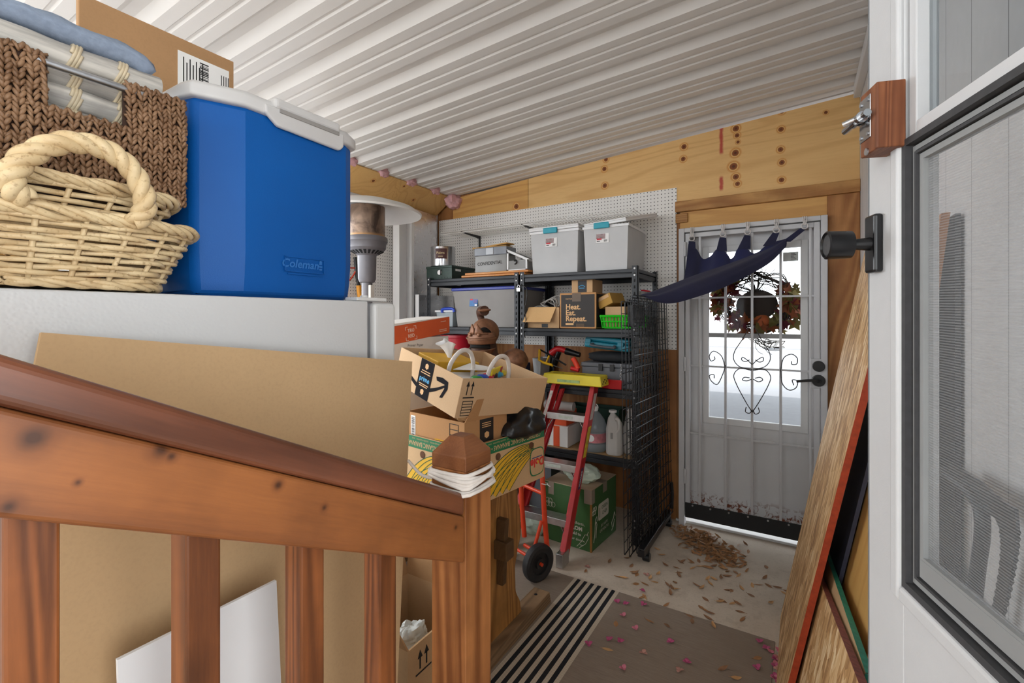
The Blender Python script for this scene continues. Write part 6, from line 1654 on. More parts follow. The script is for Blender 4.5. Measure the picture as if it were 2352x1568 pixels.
crump('plastic_bag', 'white and green plastic bag inside the floor box with two arrows', (-1.12, 1.16, .37), .065, (.8, 1.1, .8), plain('bag_white_green', (206,210,206), .4, 0, .3, 6), 12)
# ================= STEP LADDER =================
M_FIB = plain('red_fibreglass', (186,40,44), .42, 0, .14, 9); M_ALU = glossy_metal('ladder_aluminium', (206,206,206), .36)
M_YTOP = plain('ladder_yellow', (226,206,44), .45, 0, .06)
la = thing('step_ladder', 'red fibreglass step ladder with yellow top and aluminium steps', 'ladder', (-1.32, 2.65, 0))
LB, LT = V((-1.58, 2.45, 0)), V((-1.425, 2.855, 1.015)); RB, RT = V((-1.190, 2.45, 0)), V((-1.150, 2.855, 1.015))
def rail(b, t, w=.030, d=.080, sgn=1, yo=0.0):
    mb = MB(); Yo = V((0, yo, 0)); f = V((0, 1, 0))
    def sec(p, x0, x1, y0, y1): return [(p.x+x0, p.y+y0+yo, p.z), (p.x+x1, p.y+y0+yo, p.z), (p.x+x1, p.y+y1+yo, p.z), (p.x+x0, p.y+y1+yo, p.z)]
    mb.hexa(sec(b, -w/2, w/2, 0, .008), sec(t, -w/2, w/2, 0, .008)); mb.hexa(sec(b, -w/2, w/2, d-.008, d), sec(t, -w/2, w/2, d-.008, d))
    x0, x1 = (w/2-.005, w/2) if sgn > 0 else (-w/2, -w/2+.005)
    mb.hexa(sec(b, x0, x1, .008, d-.008), sec(t, x0, x1, .008, d-.008)); return mb
rR = rail(RB, RT, sgn=1); rr_ = rR.build('side_rail', M_FIB, la, bevel=.002)
rail(LB, LT, sgn=-1).build('side_rail', M_FIB, la, bevel=.002)
rail(RB+V((-.03, .084, .05)), RT+V((-.03, .050, -.05)), .024, .035, 1, .0).build('rear_rail', M_FIB, la)
rail(LB+V((.03, .084, .05)), LT+V((.03, .050, -.05)), .024, .035, -1, .0).build('rear_rail', M_FIB, la)
ty0, ty1 = 2.815, 2.945
top = MB()
tx0, tx1 = -1.485, -1.082
top.hexa([(tx0-.012, ty0-.008, 1.012), (tx1+.012, ty0-.008, 1.012), (tx1+.012, ty1, 1.012), (tx0-.012, ty1, 1.012)], [(tx0, ty0, 1.078), (tx1, ty0, 1.078), (tx1, ty1, 1.078), (tx0, ty1, 1.078)])
tp_ = top.build('top_cap', M_YTOP, la, bevel=.006, seg=3)
for x in (-1.40, -1.245): MB().box(x-.04, x+.04, ty0+.045, ty0+.060, 1.0778, 1.0788).build('slot', M_HOLE, tp_)
mb = MB()
for k in range(6): mb.cyl((tx1+.008, ty0+.02+.018*k, 1.03+.012*(k % 3)), (tx1+.0105, ty0+.02+.018*k, 1.03+.012*(k % 3)), .005, n=10)
mb.build('rivet_holes', M_HOLE, tp_)
MB().box(-1.38, -1.22, ty0-.0085, ty0-.0065, 1.026, 1.044).build('label', plain('label_blue_yellow', (160,186,120), .5, 0, .3, 40), tp_)
def at_(b, t, z): k = z/(t.z); return b+(t-b)*k
for z in (.24, .535, .825):
    l, r = at_(LB, LT, z), at_(RB, RT, z)
    mb = MB().box(l.x+.012, r.x-.012, l.y+.0, l.y+.085, z-.004, z+.0); mb.box(l.x+.012, r.x-.012, l.y-.002, l.y+.002, z-.042, z); mb.box(l.x+.012, r.x-.012, l.y+.083, l.y+.087, z-.03, z)
    st = mb.build('step', M_ALU, la, bevel=.0015)
    for xa, xb in ((r.x-.016, r.x-.07), (l.x+.016, l.x+.07)): MB().quadbar((xa, l.y+.01, z-.10), (xb, l.y+.01, z-.01), .012, .003).build('brace', M_ALU, st)
    if z > .4: MB().box((l.x+r.x)/2-.05, (l.x+r.x)/2+.05, l.y-.0032, l.y-.002, z-.030, z-.012).build('label', plain('step_label', (182,190,180), .5, 0, .2, 60), st)
for b in (LB, RB): MB().box(b.x-.022, b.x+.022, b.y-.006, b.y+.085, .004, .085).build('foot', M_ALU, la, bevel=.003)
def rl_(z, x0, z0, z1, mat, y0=.02, y1=.065, nm='label'):
    p, q = at_(RB, RT, z0), at_(RB, RT, z1); X = RB.x+.0155
    a, b = p+V((.0155, y0, 0)), p+V((.0155, y1, 0)); c, d = q+V((.0155, y1, 0)), q+V((.0155, y0, 0))
    return MB().hexa([a, b, c, d], [v+V((.0008, 0, 0)) for v in (a, b, c, d)]).build(nm, mat, rr_)
rl_(0, 0, .80, .96, plain('label_pale', (206,200,194), .5, 0, .2, 50)); rl_(0, 0, .58, .76, plain('label_yellow', (222,200,50), .5, 0, .3, 40)); lbw = rl_(0, 0, .40, .52, plain('label_navy', (70,60,110), .5), .03, .058)
p, q = at_(RB, RT, .40), at_(RB, RT, .52); MB().text('WERNER', .024, face_frame((p+q)/2+V((.0168, .044, 0)), q-p, (0,-1,0)), bold=.0006).build('lettering', M_STW, lbw)
for b, t in ((LB, LT),): 
    p, q = at_(b, t, .76), at_(b, t, .96); A = [p+V((-.010, -.0008, 0)), p+V((.012, -.0008, 0)), q+V((.012, -.0008, 0)), q+V((-.010, -.0008, 0))]
    MB().hexa(A, [v+V((0, -.0006, 0)) for v in A]).build('label', plain('label_pale', (206,200,194), .5, 0, .2, 50), la)

# ================= HAND TRUCK =================
M_ORT = plain('hand_truck_orange', (222,70,34), .4, 0, .1)
wc_ = onZ(1235, 1335, 0); axd = V((.94, -.34, 0)).normalized(); wctr = V((wc_.x, wc_.y+.006, .102))
ht = thing('hand_truck', 'orange hand truck with black rubber wheel beside the ladder foot', 'hand truck', (wctr.x-.2, wctr.y+.1, 0))
Mw = orient(wctr, axd)
wl = MB().lathe([(.060,-.020),(.085,-.026),(.099,-.018),(.1015,-.006),(.1015,.006),(.099,.018),(.085,.026),(.060,.020),(.058,.008),(.03,.006),(.028,.022),(.012,.022),(.012,-.022),(.028,-.022),(.03,-.006),(.058,-.008),(.060,-.020)], Mw, 44).build('wheel', plain('wheel_rubber', (40,40,42), .6, 0, .12), ht, smooth=40)
MB().cyl(Mw @ V((0, 0, .005)), Mw @ V((0, 0, .034)), .009, n=14).build('axle_cap', M_ORT, wl, smooth=40)
MB().lathe([(.060,-.02),(.085,-.026),(.099,-.018),(.1015,0),(.099,.018),(.085,.026),(.060,.02),(.02,.01),(.02,-.01),(.060,-.02)], orient(wctr-axd*.30, axd), 36).build('wheel', plain('wheel_rubber', (40,40,42), .6, 0, .12), ht, smooth=40)
MB().cyl(wctr-axd*.30, wctr, .009, n=12).build('axle', M_ORT, ht, smooth=40)
def hd(x, y, d): return atd(x, y, d)
u1_ = [hd(1257, 1262, 2.63), hd(1251, 1190, 2.64), hd(1246, 1096, 2.66), hd(1240, 975, 2.70)]
MB().tube(u1_, .0145, 12).build('upright', M_ORT, ht, smooth=60)
MB().tube(bez([u1_[-1], hd(1232, 935, 2.72), hd(1216, 888, 2.75), hd(1206, 870, 2.77)], 5), .017, 10).build('handle', M_BLKPL, ht, smooth=60)
off = -axd*.20
MB().tube([p+off for p in u1_], .0145, 12).build('upright', M_ORT, ht, smooth=60)
MB().tube(bez([u1_[-1]+off, hd(1232, 935, 2.72)+off, hd(1216, 888, 2.75)+off], 5), .017, 10).build('handle', M_BLKPL, ht, smooth=60)
MB().tube([hd(1244, 1196, 2.62), hd(1226, 1262, 2.60), hd(1214, 1296, 2.60)], .010, 10).build('wheel_strut', M_ORT, ht, smooth=60)
for z in (.10, .45, .80):
    k = (z-.14)/.7; p = u1_[0].lerp(u1_[3], max(0, min(1, k))); MB().cyl(V((p.x, p.y, z)), V((p.x, p.y, z))+off, .011, n=10).build('cross_tube', M_ORT, ht, smooth=60)
p = hd(1251, 1110, 2.645); tag(MB().tube([(p.x+.017*cos(t), p.y+.017*sin(t), p.z+.002*sin(3*t)) for t in [2*pi*i/14 for i in range(15)]]+[(p.x+.03, p.y-.02, p.z+.004), (p.x+.045, p.y-.02, p.z-.003)], .0022, 5).build('wire_tie', M_STW, smooth=180), 'thin pale wire tie twisted round the hand truck upright', 'wire tie')
crump('plastic_bag', 'pale green plastic bag on floor behind the hand truck', (-1.545, 2.77, .085), .098, (1.15, .9, .85), M_PBAG, 21, amp=.22)

# ================= GREEN MEAL BOX =================
gc0 = V((-1.101, 2.716, 0)); GRZ = -4.0; GW, GL, GH = .336, .378, .381
gx = thing('meal_box', 'green and white taped meal kit box on floor by the wire grids', 'box', gc0, GRZ)
M_GBX = plain('meal_green', (58,96,50), .55, 0, .08, 10); M_GCARD = cardboard('meal_card', (190,168,142))
MB().box(-GW, 0, 0, GL, .001, GH-.001).build('carton_body', M_GBX, gx, world=False, bevel=.003)
MB().box(-GW, 0, 0, GL, GH-.001, GH+.003).build('carton_top', M_GCARD, gx, world=False)
MB().box(-.010, .0008, -.0008, .010, .0, GH-.05).build('corner_strip', cardboard('kraft_strip', (160,112,60)), gx, world=False)
frg = face_frame((.0008, 0, 0), (0,1,0), (0,0,1)); flg = face_frame((-GW, -.0008, 0), (1,0,0), (0,0,1))
M_CREAM = plain('meal_cream', (206,200,186), .6, 0, .03)
def rrect(cx, cy, w, h, r, n=5):
    P = []
    for (sx, sy, a) in ((1,1,0),(-1,1,90),(-1,-1,180),(1,-1,270)):
        for i in range(n+1): t = radians(a+90*i/n); P.append((cx+sx*(w/2-r)+r*cos(t), cy+sy*(h/2-r)+r*sin(t)))
    return P
lg = MB().prism(rrect(GL*.46, GH*.56, .155, .105, .016), 0, .0006, frg).build('label', M_CREAM, gx, world=False)
mb = MB(); mb.text('GREEN', .030, frg @ T(GL*.50, GH*.56+.020, .0006), bold=.0005); mb.text('CHEF', .030, frg @ T(GL*.50, GH*.56-.018, .0006), bold=.0005); mb.box(GL*.46-.060, GL*.46-.054, GH*.56-.034, GH*.56+.028, .0006, .0010, frg); mb.build('lettering', M_GBX, lg, world=False)
mb = MB(); mb.text('EAT HAPPY.', .026, frg @ T(GL*.50, GH*.31, 0), squeeze=.8, bold=.0003); mb.text('LIVE HEALTHY.', .026, frg @ T(GL*.50, GH*.23, 0), squeeze=.8, bold=.0003)
def doodle(fr, pts, r=.0016): mb.tube([fr @ V((a, b, .0006)) for a, b in pts], r, 5)
doodle(frg, [(.03,.05),(.045,.10),(.05,.15),(.065,.17),(.075,.15),(.065,.11),(.06,.07)]); doodle(frg, [(.05,.15),(.055,.19),(.075,.20),(.078,.17)])
doodle(frg, [(.30,.03),(.33,.05),(.345,.09),(.32,.10),(.30,.08),(.31,.05)]); doodle(frg, [(.33,.10),(.345,.14),(.36,.11)])
for k in range(4): doodle(frg, [(.02+.012*k+.012*cos(t), GH*.62+.02*(k % 2)+.014*sin(t)) for t in [2*pi*i/12 for i in range(13)]], .0014)
doodle(flg, [(GW-.10,.015),(GW-.07,.05),(GW-.045,.10),(GW-.025,.105),(GW-.02,.085),(GW-.04,.045),(GW-.085,.008)]); doodle(flg, [(GW-.03,.10),(GW-.02,.125)]); doodle(flg, [(GW-.08,.03),(GW-.06,.03)]); doodle(flg, [(GW-.065,.06),(GW-.045,.055)])
for k in range(5): doodle(flg, [(.02+.022*(k % 3)+.014*cos(t), GH*.62+.022*(k//3)+.016*sin(t)) for t in [2*pi*i/12 for i in range(13)]], .0014)
for i, (tx, sz, b) in enumerate((('Quality', .026, .0002), ('ingredients,', .026, .0002), ('FROM', .034, .0012), ('field to', .026, .0006), ('your door.', .024, .0002))): mb.text(tx, sz, flg @ T(GW*.68 if i else GW*.42, GH*(.46-.09*(i-.6)) if i else GH*.40, 0), bold=b)
mb.build('lettering', M_CREAM, gx, world=False)
M_CTAPE = clearish('worn_tape', (206,192,176), .35, .25)
MB().box(-.05, .0012, -.0016, -.0008, GH-.085, GH+.0036).box(.0008, .0016, -.001, .045, GH-.085, GH+.0036).box(.0008, .0016, GL*.44, GL*.60, GH-.06, GH+.0036).box(-GW*.92, -GW*.80, -.0016, -.0008, GH-.08, GH+.0036).box(-GW, .001, GL*.44, GL*.60, GH+.003, GH+.0042).build('clear_tape', M_CTAPE, gx, world=False)
Mg = Matrix.Translation(gc0) @ RZ(GRZ); q = Mg @ V((-.14, .15, GH+.045))
crump('plastic_bag', 'pale green plastic bag lying on top of the green meal box', q, .10, (1.25, 1.05, .50), M_PBAG, 31, amp=.2)

# ================= FOLDED WIRE CRATE =================
M_CRW = plain('crate_wire_black', (22,22,25), .32, .3, .12)
wg = thing('wire_crate', 'stack of black wire grid panels folded upright on casters', 'wire crate', (-.82, 3.03, 0))
def panel(xb, xt, dxf, ya, yb, z0, z1, nv, nh, r=.0022, seed=0):
    mb = MB(); 
    def P(y, z): k = (z-z0)/(z1-z0); return V((xb+(xt-xb)*k+dxf*(y-ya)/(yb-ya), y, z))
    for i in range(nv+1):
        y = ya+(yb-ya)*i/nv; mb.cyl(P(y, z0), P(y, z1), r, n=6)
    for j in range(nh+1):
        z = z0+(z1-z0)*j/nh; mb.cyl(P(ya, z)+V((.003, 0, 0)), P(yb, z)+V((.003, 0, 0)), r*(1.6 if j in (0, nh) else 1), n=6)
    return mb.build('grid_panel', M_CRW, wg, smooth=60)
panel(-.800, -.842, .035, 2.700, 3.370, .10, 1.585, 11, 21, .0024)
panel(-.815, -.853, .035, 2.705, 3.365, .08, 1.57, 11, 20, .0024)
panel(-.832, -.864, .012, 2.690, 3.30, .09, 1.555, 10, 21, .0022)
panel(-.846, -.872, .0, 2.665, 3.28, .07, 1.54, 10, 19, .0022)
panel(-.860, -.878, .0, 2.615, 2.93, .10, 1.545, 5, 21, .0022)
MB().box(-.812, -.772, 2.705, 3.365, .060, .110).build('tray_edge', M_BLKPL, wg, bevel=.004)
for y in (2.80, 3.345):
    c = MB().cyl((-.805, y, .026), (-.765, y, .026), .026, n=20).build('caster', M_BLKPL, wg, smooth=40, bevel=.003)
    MB().box(-.800, -.770, y-.014, y+.014, .045, .066).build('caster_fork', M_BLKPL, c)
MB().tube([(-.770, 3.372, .12), (-.768, 3.375, .22), (-.772, 3.372, .30)], .012, 8).build('corner_clip', M_BLKPL, wg, smooth=60)
MB().box(-.868, -.842, 2.700, 2.94, 1.40, 1.53).build('latch_plate', M_BLKPL, wg, bevel=.004)

# ================= NAVY CLOTH ON THE DOOR =================
YC = YG-.035
M_NAVYC = None
g = G('navy_cloth', .75, 0, .3); v = g.co(); n = g.noise(v, 5, 3); g.col(g.mix(n, (24,24,44), (36,38,72))).bump(g.noise(v, 380, 2), .15, .0008); g.b.inputs['Sheen Weight'].default_value = .3
t = g.N('BsdfTranslucent'); t.inputs[0].default_value = lin((40,60,150)); mx = g.N('MixShader'); mx.inputs[0].default_value = .10; g.L(g.b.outputs[0], mx.inputs[1]); g.L(t.outputs[0], mx.inputs[2]); g.L(mx.outputs[0], g.out.inputs[0]); M_NAVYC = g.m
nc = thing('navy_cloth', 'navy blue tab topped cloth slung from the security door to the wire crate', 'cloth', (-.45, YC, 1.8))
def cp(x, y, Y=YC): return onY(x, y, Y)
# band (sling): from the crate corner up to the right-hand tie
topP = [(1472,676,2.93),(1500,668,2.98),(1545,651,3.06),(1600,630,3.14),(1660,610,3.22),(1720,588,3.30),(1770,568,3.36),(1806,548,3.385)]
botP = [(1476,680,2.93),(1512,694,2.95),(1548,696,3.00),(1600,682,3.06),(1660,661,3.14),(1720,632,3.22),(1770,602,3.31),(1806,566,3.375)]
tp_ = bez([cp(*p) for p in topP], 6); bt_ = bez([cp(*p) for p in botP], 6); nn = len(tp_)-1
def band(u, v):
    i = u*nn; k = min(int(i), nn-1); f = i-k; a = tp_[k].lerp(tp_[k+1], f); b = bt_[k].lerp(bt_[k+1], f)
    w = sin(pi*v)*(.035*sin(pi*u)+.008); return a.lerp(b, v)+V((-.2, -1, -.15))*w + V((0, 0, .004*sin(v*14+u*6)*sin(pi*v)))
MB().surf(band, 60, 14).build('sling_band', M_NAVYC, nc, smooth=180)
# underside going back to the door
top2 = [(1581,560),(1600,572),(1614,594),(1632,588),(1646,572),(1660,574),(1672,585),(1678,594),(1686,588),(1692,574),(1702,568),(1716,570),(1728,581),(1742,578),(1756,566),(1770,558),(1790,552),(1806,548)]
t2 = bez([cp(x, y, YC) for x, y in top2], 5); n2 = len(t2)-1
def under(u, v):
    i = u*n2; k = min(int(i), n2-1); a = t2[k].lerp(t2[k+1], i-k)
    uu = .30+.70*u; i = uu*nn; k = min(int(i), nn-1); b = bt_[k].lerp(bt_[k+1], i-k)
    m = a.lerp(b, v); sag = sin(pi*v)
    return m+V((0, .05*sag*(1-u), -.03*sag*(1-u)))+V((.005*sin(u*34)*sag, 0, 0))
MB().surf(under, 72, 14).build('back_panel', M_NAVYC, nc, smooth=180)
def und2(u, v):
    uu = .36*u; i = uu*nn; k = min(int(i), nn-1); b = bt_[k].lerp(bt_[k+1], i-k); a = tp_[k].lerp(tp_[k+1], i-k); w = sin(pi*v)*(.03*sin(pi*min(1, uu*2))+.004)
    return a.lerp(b, v)+V((.1, .8, .1))*w
MB().surf(und2, 20, 8).build('side_panel', M_NAVYC, nc, smooth=180)
tabs = [((1582,1597),554,(1581,1598),576), ((1653,1668),545,(1645,1670),574), ((1710,1724),540,(1694,1724),569), ((1775,1790),534,(1752,1778),562), ((1838,1853),524,(1796,1816),552)]
for k, ((a0, a1), y0, (b0, b1), y1) in enumerate(tabs):
    A = [cp(a0, y0, YC-.002), cp(a1, y0+1, YC-.002), cp(b1, y1+3, YC-.002), cp(b0, y1+3, YC-.002)]
    tb_ = MB().hexa(A, [p+V((0, -.004, 0)) for p in A]).build('tab', M_NAVYC, nc)
M_RING = plain('ring_cream', (214,208,204), .5, 0, .05)
for k, (x, y) in enumerate(((1589,547),(1660,537),(1717,532),(1783,528),(1848,519))):
    c = cp(x, y, YC-.006); yt = y-28
    mb = MB().tube([c+V((.017*cos(t), -.004*sin(2*t), .017*sin(t))) for t in [2*pi*i/20 for i in range(20)]], .0035, 7, closed=True)
    rg = thing('tie_loop', ('first','second','third','fourth','fifth')[k]+' white ring and cord loop from the hinge side along the door top', 'cord loop', c, group='white cord loops along the door top')
    mb.build('ring', M_RING, rg, smooth=180)
    t_ = cp(x+2, yt, YC-.006)
    mb = MB()
    for d in (-.009, 0, .009): mb.tube(bez([c+V((d*.6, -.006, .006)), c.lerp(t_, .5)+V((d, -.010, 0)), V((c.x+d, YG-.034, DZ-.02)), V((c.x+d, YG-.034, DZ+.002))], 5), .0034, 6)
    mb.build('loop_cord', M_RING, rg, smooth=180)
# ================= BOARDS LEANING AT THE RIGHT =================
def lean(x, y, a, b):
    r = ray(x, y); t = (a+b*H)/(r.x-b*r.z); return EYE+r*t
LA, LBk = -.085, .188
def m_osb():
    g = G('osb_strands', .6, 0, .35); v = g.co((1, 1, 1))
    m1 = g.N('Mapping'); g.L(v, m1.inputs[0]); m1.inputs['Scale'].default_value = (10, 30, 7.5); m1.inputs['Rotation'].default_value = (.25, 0, 0)
    m2 = g.N('Mapping'); g.L(v, m2.inputs[0]); m2.inputs['Scale'].default_value = (12, 24, 9); m2.inputs['Rotation'].default_value = (-.3, .1, 0)
    d1 = g.noise(v, 18, 3); 
    va = g.N('VectorMath', operation='ADD'); sc = g.N('VectorMath', operation='SCALE'); nn = g.N('TexNoise'); g.L(v, nn.inputs['Vector']); nn.inputs['Scale'].default_value = 14; g.L(nn.outputs['Color'], sc.inputs[0]); sc.inputs['Scale'].default_value = .9
    g.L(m1.outputs[0], va.inputs[0]); g.L(sc.outputs[0], va.inputs[1])
    c1 = g.voro(va.outputs[0], 1.6, 'F1', 'Color'); c2 = g.voro(m2.outputs[0], 1.4, 'F1', 'Color')
    s1 = g.N('SeparateColor'); g.L(c1, s1.inputs[0]); s2 = g.N('SeparateColor'); g.L(c2, s2.inputs[0])
    f = g.math('ADD', g.math('MULTIPLY', s1.outputs[0], .6), g.math('MULTIPLY', s2.outputs[1], .4))
    st = g.N('Mapping'); g.L(v, st.inputs[0]); st.inputs['Scale'].default_value = (1, 1, .12); fine = g.noise(st.outputs[0], 90, 4)
    c = g.ramp(g.math('ADD', g.math('MULTIPLY', f, .75), g.math('MULTIPLY', fine, .25)), [(.15, (140,100,62)), (.38, (188,144,94)), (.6, (216,176,124)), (.85, (238,212,170))])
    g.col(c).bump(f, .3, .002); return g.m
M_OSB = m_osb()
M_OREDGE = plain('edge_orange_paint', (170,64,32), .6, 0, .2, 60); M_TEDGE = plain('edge_teal_paint', (34,140,120), .6, 0, .2, 60); M_REDGE = plain('edge_red_brown', (132,70,60), .7, 0, .3, 80)
def leanboard(name, label, pts, th, face, edge, cat='board', edges=(0,)):
    """pts: face corners in order far-bottom, far-top, near-top, near-bottom; thickness goes towards the wall"""
    n = V((1, 0, -LBk)).normalized()*th
    t = thing(name, label, cat, (sum((p.x for p in pts))/4, sum((p.y for p in pts))/4, 0))
    bk_ = [p+n for p in pts]
    MB().hexa(pts, bk_).build('board_face', face, t)
    A = [pts[2]+V((-.0004, -.0006, 0)), pts[3]+V((-.0004, -.0006, 0)), bk_[3]+V((.0004, -.0006, 0)), bk_[2]+V((.0004, -.0006, 0))]
    MB().hexa(A, [p+V((0, -.0008, 0)) for p in A]).build('painted_edge', edge, t)
    if len(edges) > 1:
        A = [pts[1]+V((0, 0, .0006)), pts[2]+V((0, 0, .0006)), bk_[2]+V((0, 0, .0006)), bk_[1]+V((0, 0, .0006))]; MB().hexa(A, [p+V((0, 0, .0008)) for p in A]).build('painted_edge', edge, t)
    return t
def lp(y, z, a=LA): return V((a+LBk*z, y, z))
yfar = 2.63; ny1, ny0 = lean(1993, 846, LA, LBk), lean(1842, 1442, LA, LBk)
sl = (ny1.y-ny0.y)/(ny1.z-ny0.z)
yn = lambda z: ny0.y+(z-ny0.z)*sl
leanboard('osb_board', 'long strand board with orange painted edge leaning on house wall', [lp(yfar, .004), lp(yfar, 1.90), lp(yn(1.90), 1.90), lp(yn(.004), .004)], .018, M_OSB, M_OREDGE)
aB = LA+.028; p1, p2 = lean(1874, 1352, aB, LBk), lean(1972, 1568, aB, LBk)
leanboard('osb_board', 'short strand board with ragged reddish edge leaning nearest at lower right', [lp(p1.y+.25, .004, aB), lp(p1.y+.25, p1.z-.02, aB)+V((0,0,0)), p2, lp(p2.y, .004, aB)], .016, M_OSB, M_REDGE, edges=(0, 1))
bb_pts = None
aT = aB+.022; q1, q2 = lean(1898, 1303, aT, LBk), lean(1988, 1545, aT, LBk)
leanboard('painted_board', 'board with teal painted edge between short strand board and dark panel', [lp(q1.y+.25, .004, aT), lp(q1.y+.25, q1.z-.02, aT), q2, lp(q2.y, .004, aT)], .014, M_HARD, M_TEDGE, edges=(0, 1))
aC = aT+.020; pc = lean(1950, 1235, aC, LBk); pc2 = lean(1925, 1335, aC, LBk)
sC = (pc.y-pc2.y)/(pc.z-pc2.z); ync = lambda z: pc.y+(z-pc.z)*min(.02, max(-.1, sC))
leanboard('dark_panel', 'dark navy panel leaning behind the orange edged strand board', [lp(2.5, .004, aC), lp(2.5, 1.53, aC), lp(ync(1.53), 1.53, aC), lp(ync(0), .004, aC)], .010, plain('navy_panel', (74,78,98), .4, 0, .2, 8), plain('navy_panel', (74,78,98), .4, 0, .2, 8))
M_YPLY = m_ply('yellow_plywood', [(.15, 1.45, .62, .010), (.16, 1.6, .8, .008)], base=(208,164,96), dark=(178,124,60), axis='z')
aD = aC+.016
leanboard('plywood_panel', 'yellow plywood panel leaning against the house wall behind the dark panel', [lp(2.3, .004, aD), lp(2.3, 1.15, aD), lp(1.335, 1.15, aD), lp(1.335, .004, aD)], .012, M_YPLY, M_YPLY)
# plank and dark sheet seen through the screen
pE = onX(2193, 486, XR-.03); pE2 = onX(2140, 760, XR-.055)
sS = onX(2199, 490, XR-.012)
sh = MB().box(XR-.016, XR-.006, sS.y, sS.y+.45, .62, sS.z).build('metal_sheet', plain('mottled_dark_metal', (44,46,50), .5, .3, .35, 70))
tag(sh, 'tall mottled dark grey sheet on house wall behind the insect screen', 'metal sheet')
tag(MB().hexa([(.206, sS.y+.24, 1.153), (.221, sS.y+.24, 1.153), (.221, sS.y+.012, 1.153), (.206, sS.y+.012, 1.153)], [(.262, sS.y+.24, sS.z-.012), (.277, sS.y+.24, sS.z-.012), (.277, sS.y+.0, sS.z+.004), (.262, sS.y+.0, sS.z+.004)]).build('plank', M_LUMBERV), 'narrow wood plank standing in front of the dark sheet behind screen', 'plank')
# pruning saw, bent tube frame and spade hanging on the siding
XS_ = XR-.05
def sp(x, y, X=XS_): return onX(x, y, X)
sw = thing('hanging_saw', 'grey pruning saw with curved toothed blade hanging behind the screen', 'saw', sp(2290, 1250))
up_p = [(2180,1062),(2215,1083),(2250,1105),(2275,1130),(2300,1150),(2330,1168),(2333,1200)]
outer = [(2333,1215),(2330,1260),(2322,1310),(2312,1360),(2300,1410),(2290,1460)]
inner = [(2262,1460),(2278,1400),(2288,1350),(2296,1300),(2299,1250),(2296,1215),(2285,1190),(2262,1172),(2235,1150),(2205,1118),(2172,1092)]
def teeth(P, amp, n):
    Q = bez([V((a, b, 0)) for a, b in P], n); out = []
    for i, p in enumerate(Q):
        d = (Q[min(i+1, len(Q)-1)]-Q[max(i-1, 0)]); d.normalize(); nr = V((d.y, -d.x, 0)); out.append((p.x+nr.x*amp*(i % 2), p.y+nr.y*amp*(i % 2)))
    return out
poly = up_p+teeth(outer, 4, 6)+teeth(inner[:6], 3, 6)+inner[6:]
P3 = [sp(x, y) for x, y in poly]; n = len(P3)
mb = MB(); mb.add([p for p in P3]+[p+V((.004, 0, 0)) for p in P3], [list(range(n)), list(range(2*n-1, n-1, -1))]+[(i, (i+1) % n, n+(i+1) % n, n+i) for i in range(n)])
M_DKM = plain('saw_dark_grey', (46,54,58), .45, .4, .15)
mb.build('blade', M_DKM, sw)
MB().tube(bez([sp(2134, 1060), sp(2200, 1108), sp(2236, 1140), sp(2254, 1175), sp(2256, 1230), sp(2247, 1300), sp(2236, 1400), sp(2228, 1480)], 6), .0105, 10).build('frame_tube', M_DKM, sw, smooth=60)
spd = thing('hanging_spade', 'dark speckled spade blade hanging low behind the screen corner', 'spade', sp(2170, 1330, XR-.03))
pts = [sp(x, y, XR-.03) for x, y in ((2100,1180),(2134,1240),(2180,1300),(2205,1330),(2216,1365),(2212,1410),(2190,1470),(2140,1500),(2090,1480))]
n = len(pts); mb = MB().add(pts+[p+V((.004, 0, 0)) for p in pts], [list(range(n)), list(range(2*n-1, n-1, -1))]+[(i, (i+1) % n, n+(i+1) % n, n+i) for i in range(n)])
mb.build('blade', plain('mottled_dark_metal', (44,46,50), .5, .3, .35, 70), spd)
MB().tube([sp(2133, 1242, XR-.036), sp(2180, 1308, XR-.036)], .0025, 6).build('rolled_edge', M_CHROME, spd)

# ================= RUG, LEAVES, PETALS =================
def m_rug():
    g = G('outdoor_rug', .9, 0, .2); v = g.co(); o = g.xyz(v)
    mp = g.N('Mapping'); g.L(v, mp.inputs[0]); mp.inputs['Scale'].default_value = (.12, 1, 1); n = g.noise(mp.outputs[0], 130, 4, .65); n2 = g.noise(v, 3, 4)
    c = g.mix(n, (126,112,100), (160,147,134)); c = g.mix(g.step(n2, .4, .75), c, (140,126,112))
    x0, x1 = -1.073, -.817; t = g.math('DIVIDE', g.math('SUBTRACT', o[0], x0), (x1-x0)/13.0)
    ins = g.math('MULTIPLY', g.step(t, 0, .02), g.step(t, 13.02, 13.0))
    odd = g.math('GREATER_THAN', g.math('FRACT', g.math('MULTIPLY', t, .5)), .5)
    w = g.math('ABSOLUTE', g.math('SINE', g.math('MULTIPLY', g.math('ADD', o[1], o[0]), 420.0)))
    beige = g.mix(g.step(w, .3, .8), (176,162,142), (206,194,176)); st = g.mix(odd, beige, g.mix(n, (30,32,36), (48,50,54)))
    g.col(g.mix(ins, c, st)).bump(n, .4, .003); return g.m
tag(MB().box(-2.15, -.099, .15, 2.40, .0005, .006).build('outdoor_rug', m_rug(), bevel=.002), 'grey brown outdoor rug with black and cream stripes on concrete floor', 'rug')
rr = random.Random(77)
def leafmesh(L, W_, curl, nm, mat):
    mb = MB()
    mb.surf(lambda u, v: V(((u-.5)*L, (v-.5)*W_*max(.04, sin(pi*u)**.8), curl*((u-.5)**2*4)*L*.25+abs(v-.5)*2*curl*W_*.35*sin(pi*u)+.0008)), 8, 4)
    mb.tube([(-L*.5, 0, curl*L*.25+.001), (-L*.66, .002, curl*L*.3+.001)], .0008, 4)
    return mb.build(nm, mat, smooth=180)
LCOL = [plain('leaf_tan', (196,152,104), .75, 0, .2, 40), plain('leaf_brown', (160,116,76), .75, 0, .2, 40), plain('leaf_dark', (146,108,78), .8, 0, .2, 40)]
